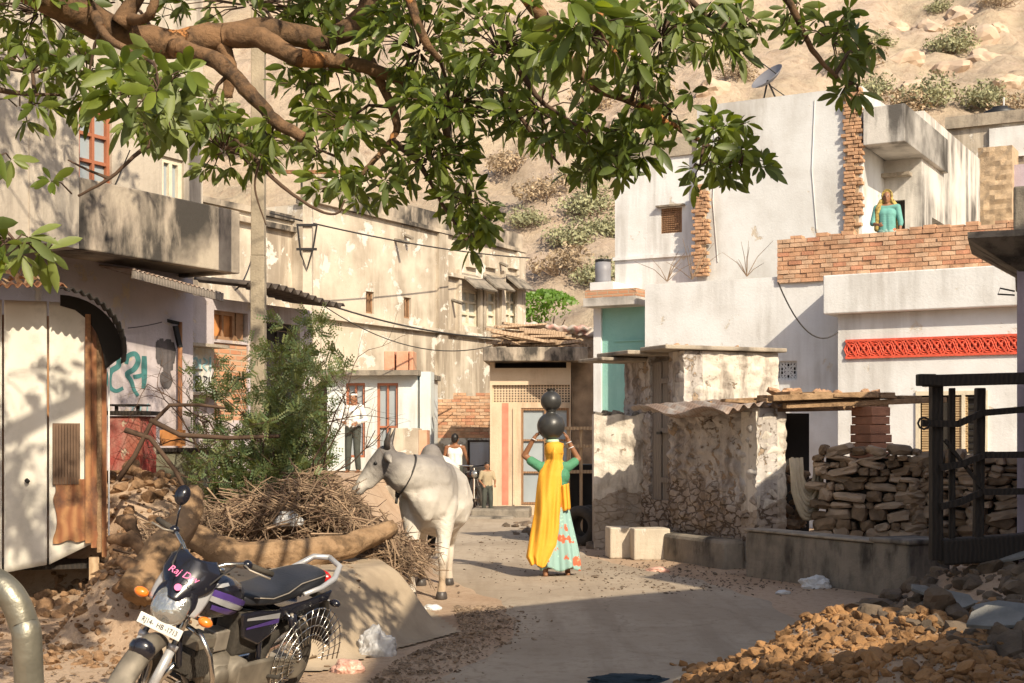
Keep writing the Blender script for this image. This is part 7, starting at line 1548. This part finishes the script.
for cx_, cy_, rx, ry, n, Y in clumps: k = Y/FPX; add_clump(px2w(cx_, cy_, Y), (rx*k, .5, ry*k), int(n*1.35), .92 if Y > 6.4 else 1.15, .25)
cnt = 0
while cnt < 74:
    x = gg.uniform(-6.5, 1.6); y = gg.uniform(4.5, 12.5); z = gg.uniform(4.4, 9.0)
    if z < 1.6+.314*y+.75: continue
    if x > -.2 and y < 7: continue
    if z > 6.2+.28*(y-4): continue
    s_ = (z-.8)/.7; gx_, gy_ = x-.48*s_, y+.875*s_
    if gx_ > -1.9 or (gx_ > -2.6 and gy_ < 14.5): continue
    add_clump((x, y, z), (.62, .62, .4), 15, 1.25, .1); cnt += 1
# leaves: whorls of obovate blades folded along the midrib
prof = [(0, .0), (.18, .08), (.42, .145), (.68, .15), (.87, .09), (1.0, 0.0)]
V_ = []; F_ = []; MI = []; n0 = 0
for p, ax, lsz in wh:
    e1_ = ax.cross(Vector(gg.normal(0, 1, 3))).normalized(); e2_ = ax.cross(e1_); nl = int(gg.integers(6, 10)); ph = gg.uniform(0, 6.28)
    for k in range(nl):
        a = ph+2*math.pi*k/nl+gg.normal(0, .35); L_ = lsz*(gg.uniform(.05, .135) if gg.random() < .85 else .14); sp_ = gg.uniform(.35, 1.5); rad = e1_*math.cos(a)+e2_*math.sin(a); d = (rad*math.sin(sp_)+ax*math.cos(sp_)).normalized(); s_ = ax.cross(rad).normalized(); nn = d.cross(s_).normalized()
        if nn.z < 0: nn = -nn
        g_ = gg.uniform(.04, .18); st = p+d*.01
        vs = []
        for t, w in prof:
            q_ = st+d*L_*t+Vector((0, 0, -1))*(L_*g_*t*t*1.6); vs.append(q_-to); ww = w*L_*1.0
            vs.append(q_+s_*ww+nn*ww*.28-to); vs.append(q_-s_*ww+nn*ww*.28-to)
        V_ += [v[:] for v in vs]; mi = int(gg.integers(0, 3))
        for i in range(5): b_ = n0+i*3; F_ += [(b_, b_+3, b_+4, b_+1), (b_, b_+2, b_+5, b_+3)]; MI += [mi, mi]
        n0 += 18
lf = MB(); lf.v = V_; lf.f = F_; lf.m = MI
lm = [leaf_mat('leaf_deep', (.072, .105, .020), (.12, .155, .045), .28), leaf_mat('leaf_mid', (.105, .148, .024), (.155, .19, .05), .32), leaf_mat('leaf_fresh', (.15, .195, .03), (.18, .22, .06), .36)]
lf.build('foliage', lm, TR, smooth=True); wood.build('limb', M['bark'], TR, smooth=True); fine.build('twig', M['twig'], TR, smooth=True)
print('whorls', len(wh), 'leaf faces', len(F_))
# ================================================================ foreground hoop, bags, litter
HP = thing('bent_steel_pipe', 'thick bent dull steel pipe in the lower left corner', 'pipe')
pp = [Vector((-.985, 2.9, .0)), Vector((-.985, 2.88, .75)), px2w(28, 660, 2.8), px2w(23, 622, 2.8), px2w(8, 592, 2.8), px2w(-18, 578, 2.82), px2w(-60, 580, 2.85), px2w(-100, 620, 2.9), Vector((-1.30, 2.95, .7)), Vector((-1.32, 2.95, 0))]
M['pipe'] = plain('dull_steel_pipe', (.30, .28, .22), .42, .65, bump=.25, bscale=25, vary=.35, vscale=7)
MB().tube(smooth_path(pp, 8), .029, 24).build('pipe', M['pipe'], HP, smooth=True)
def crumple(name, lb, p, r, mat, seed, sq=(1, .8, .7), cat='plastic bag'):
    V, Fc = ico(5); vs = []
    for v in V:
        u_ = Vector(v); d = 1+.35*noise.noise(u_*1.5+Vector((seed, 0, 0)))+.22*abs(noise.noise(u_*4+Vector((0, seed, 0))))-.12*abs(noise.noise(u_*9+Vector((seed, seed, 0)))); vs.append((u_.x*r*d*sq[0], u_.y*r*d*sq[1], max(-.3*r, u_.z*r*d*sq[2])))
    o = MB().add(vs, Fc).build(name, mat, smooth=True); o.location = p+Vector((0, 0, .25*r)); return tag(o, lb, cat)
m, nt, b = new_mat('thin_plastic'); b.inputs['Base Color'].default_value = (.72, .72, .72, 1); b.inputs['Roughness'].default_value = .22; tr = N(nt, 'ShaderNodeBsdfTransparent'); ms = N(nt, 'ShaderNodeMixShader'); ms.inputs[0].default_value = .42
nt.links.new(b.outputs[0], ms.inputs[1]); nt.links.new(tr.outputs[0], ms.inputs[2]); nt.links.new(ms.outputs[0], nt.nodes['Material Output'].inputs[0]); tc = N(nt, 'ShaderNodeTexCoord'); n_ = N(nt, 'ShaderNodeTexNoise', i_Scale=9.0, i_Detail=6.0, i_Distortion=1.0); nt.links.new(tc.outputs['Object'], n_.inputs['Vector']); bp = N(nt, 'ShaderNodeBump', i_Strength=1.0, i_Distance=.03); nt.links.new(n_.outputs['Fac'], bp.inputs['Height']); nt.links.new(bp.outputs[0], b.inputs['Normal'])
M['film'] = m
def gp(px, py):
    p = ground_pt(px, py)
    for _ in range(6): p = ground_pt(px, py, gz(p.x, p.y))
    return p
crumple('plastic_bag', 'clear crumpled plastic bag lying against the cement apron', gp(376, 655), .14, M['film'], 1, (1, .8, 1.1))
M['pinkfilm'] = plain('pink_plastic', (.62, .36, .28), .35, bump=.8, bscale=9); crumple('plastic_bag', 'pinkish crumpled bag on the ground beside the clear bag', gp(348, 672), .10, M['pinkfilm'], 2)
crumple('plastic_bag', 'white plastic bag lying in front of the low grimy parapet', gp(815, 588), .17, M['plastic'], 3, (1, .6, .5)); crumple('plastic_bag', 'tiny white plastic scrap on the road edge near the parapet', gp(783, 594), .06, M['plastic'], 4, (1.2, .8, .4)); crumple('plastic_bag', 'pale scrap of plastic by the road, right of the clear bag', gp(432, 610), .07, M['plastic'], 5, (1.2, .8, .5))
M['bluerag'] = plain('dark_blue_cloth', (.02, .035, .05), .9); crumple('rag', 'dark blue rag at the bottom edge of the road', gp(628, 685), .15, M['bluerag'], 6, (1.7, .5, .22), 'rag')
crumple('plastic_bag', 'pinkish wrapper scrap in the litter near the cement blocks', gp(658, 572), .09, M['pinkfilm'], 7, (1.4, .8, .4)); crumple('plastic_bag', 'grey white bag half buried in the brushwood', px2w(288, 525, 12.4), .12, M['film'], 8)
M['litter'] = plain('dark_litter', (.23, .165, .11), .95, vary=.5, vscale=4)
def scatter(n, region, seed, name, lb, mat, sr=(.006, .03)):
    g2 = np.random.default_rng(seed); cs = []; ss = []
    while len(cs) < n:
        x, y = region(g2); s = g2.uniform(*sr)*(1 if g2.random() < .93 else 2.0); cs.append((x, y, gz(x, y)+.012+s*.1)); ss.append(s)
    o = clods(cs, ss, 1, .35, .3, seed).build(name, mat); return tag(o, lb, 'litter', kind='stuff')
scatter(2200, lambda g2: (lambda y: (np.interp(y, [8.5, 10, 11.7, 13], [-1.05, -.85, -.42, -.55])+abs(g2.normal(0, .28)), y))(g2.uniform(8.6, 13.4)), 4, 'road_edge_litter', 'dark crumbs of dung and litter along the left road edge', M['litter'], (.004, .02))
scatter(900, lambda g2: (lambda p: (p.x+g2.normal(0, .25), p.y+g2.normal(0, .2)))(ground_pt(g2.uniform(590, 900), np.interp(g2.random(), [0, 1], [562, 592]))), 5, 'wall_foot_litter', 'crumbs of rubble and litter at the foot of the hut and parapet', M['clod2'], (.005, .022))
scatter(500, lambda g2: (g2.uniform(-4.5, -1.2), g2.uniform(8.8, 12.5)), 6, 'yard_litter', 'wood chips and crumbs on the earth near the tin shed', M['stick'])
scatter(700, lambda g2: (g2.normal(1.0, 1.2), g2.uniform(14, 24)), 8, 'street_grit', 'grit and small stones along the sunlit street', M['clod2'], (.006, .022))
rub(120, (-.2, 1.5), (19.5, 27), (.04, .16), 11, M['clod2'], 'street_rubble', 'rubble and stones beside the street hut plinth', 'rubble', 2, lambda x, y: pdist(x, y, [(-.7, 27), (.9, 20.5), (1.5, 20.5), (1.7, 27)]) > -.1)
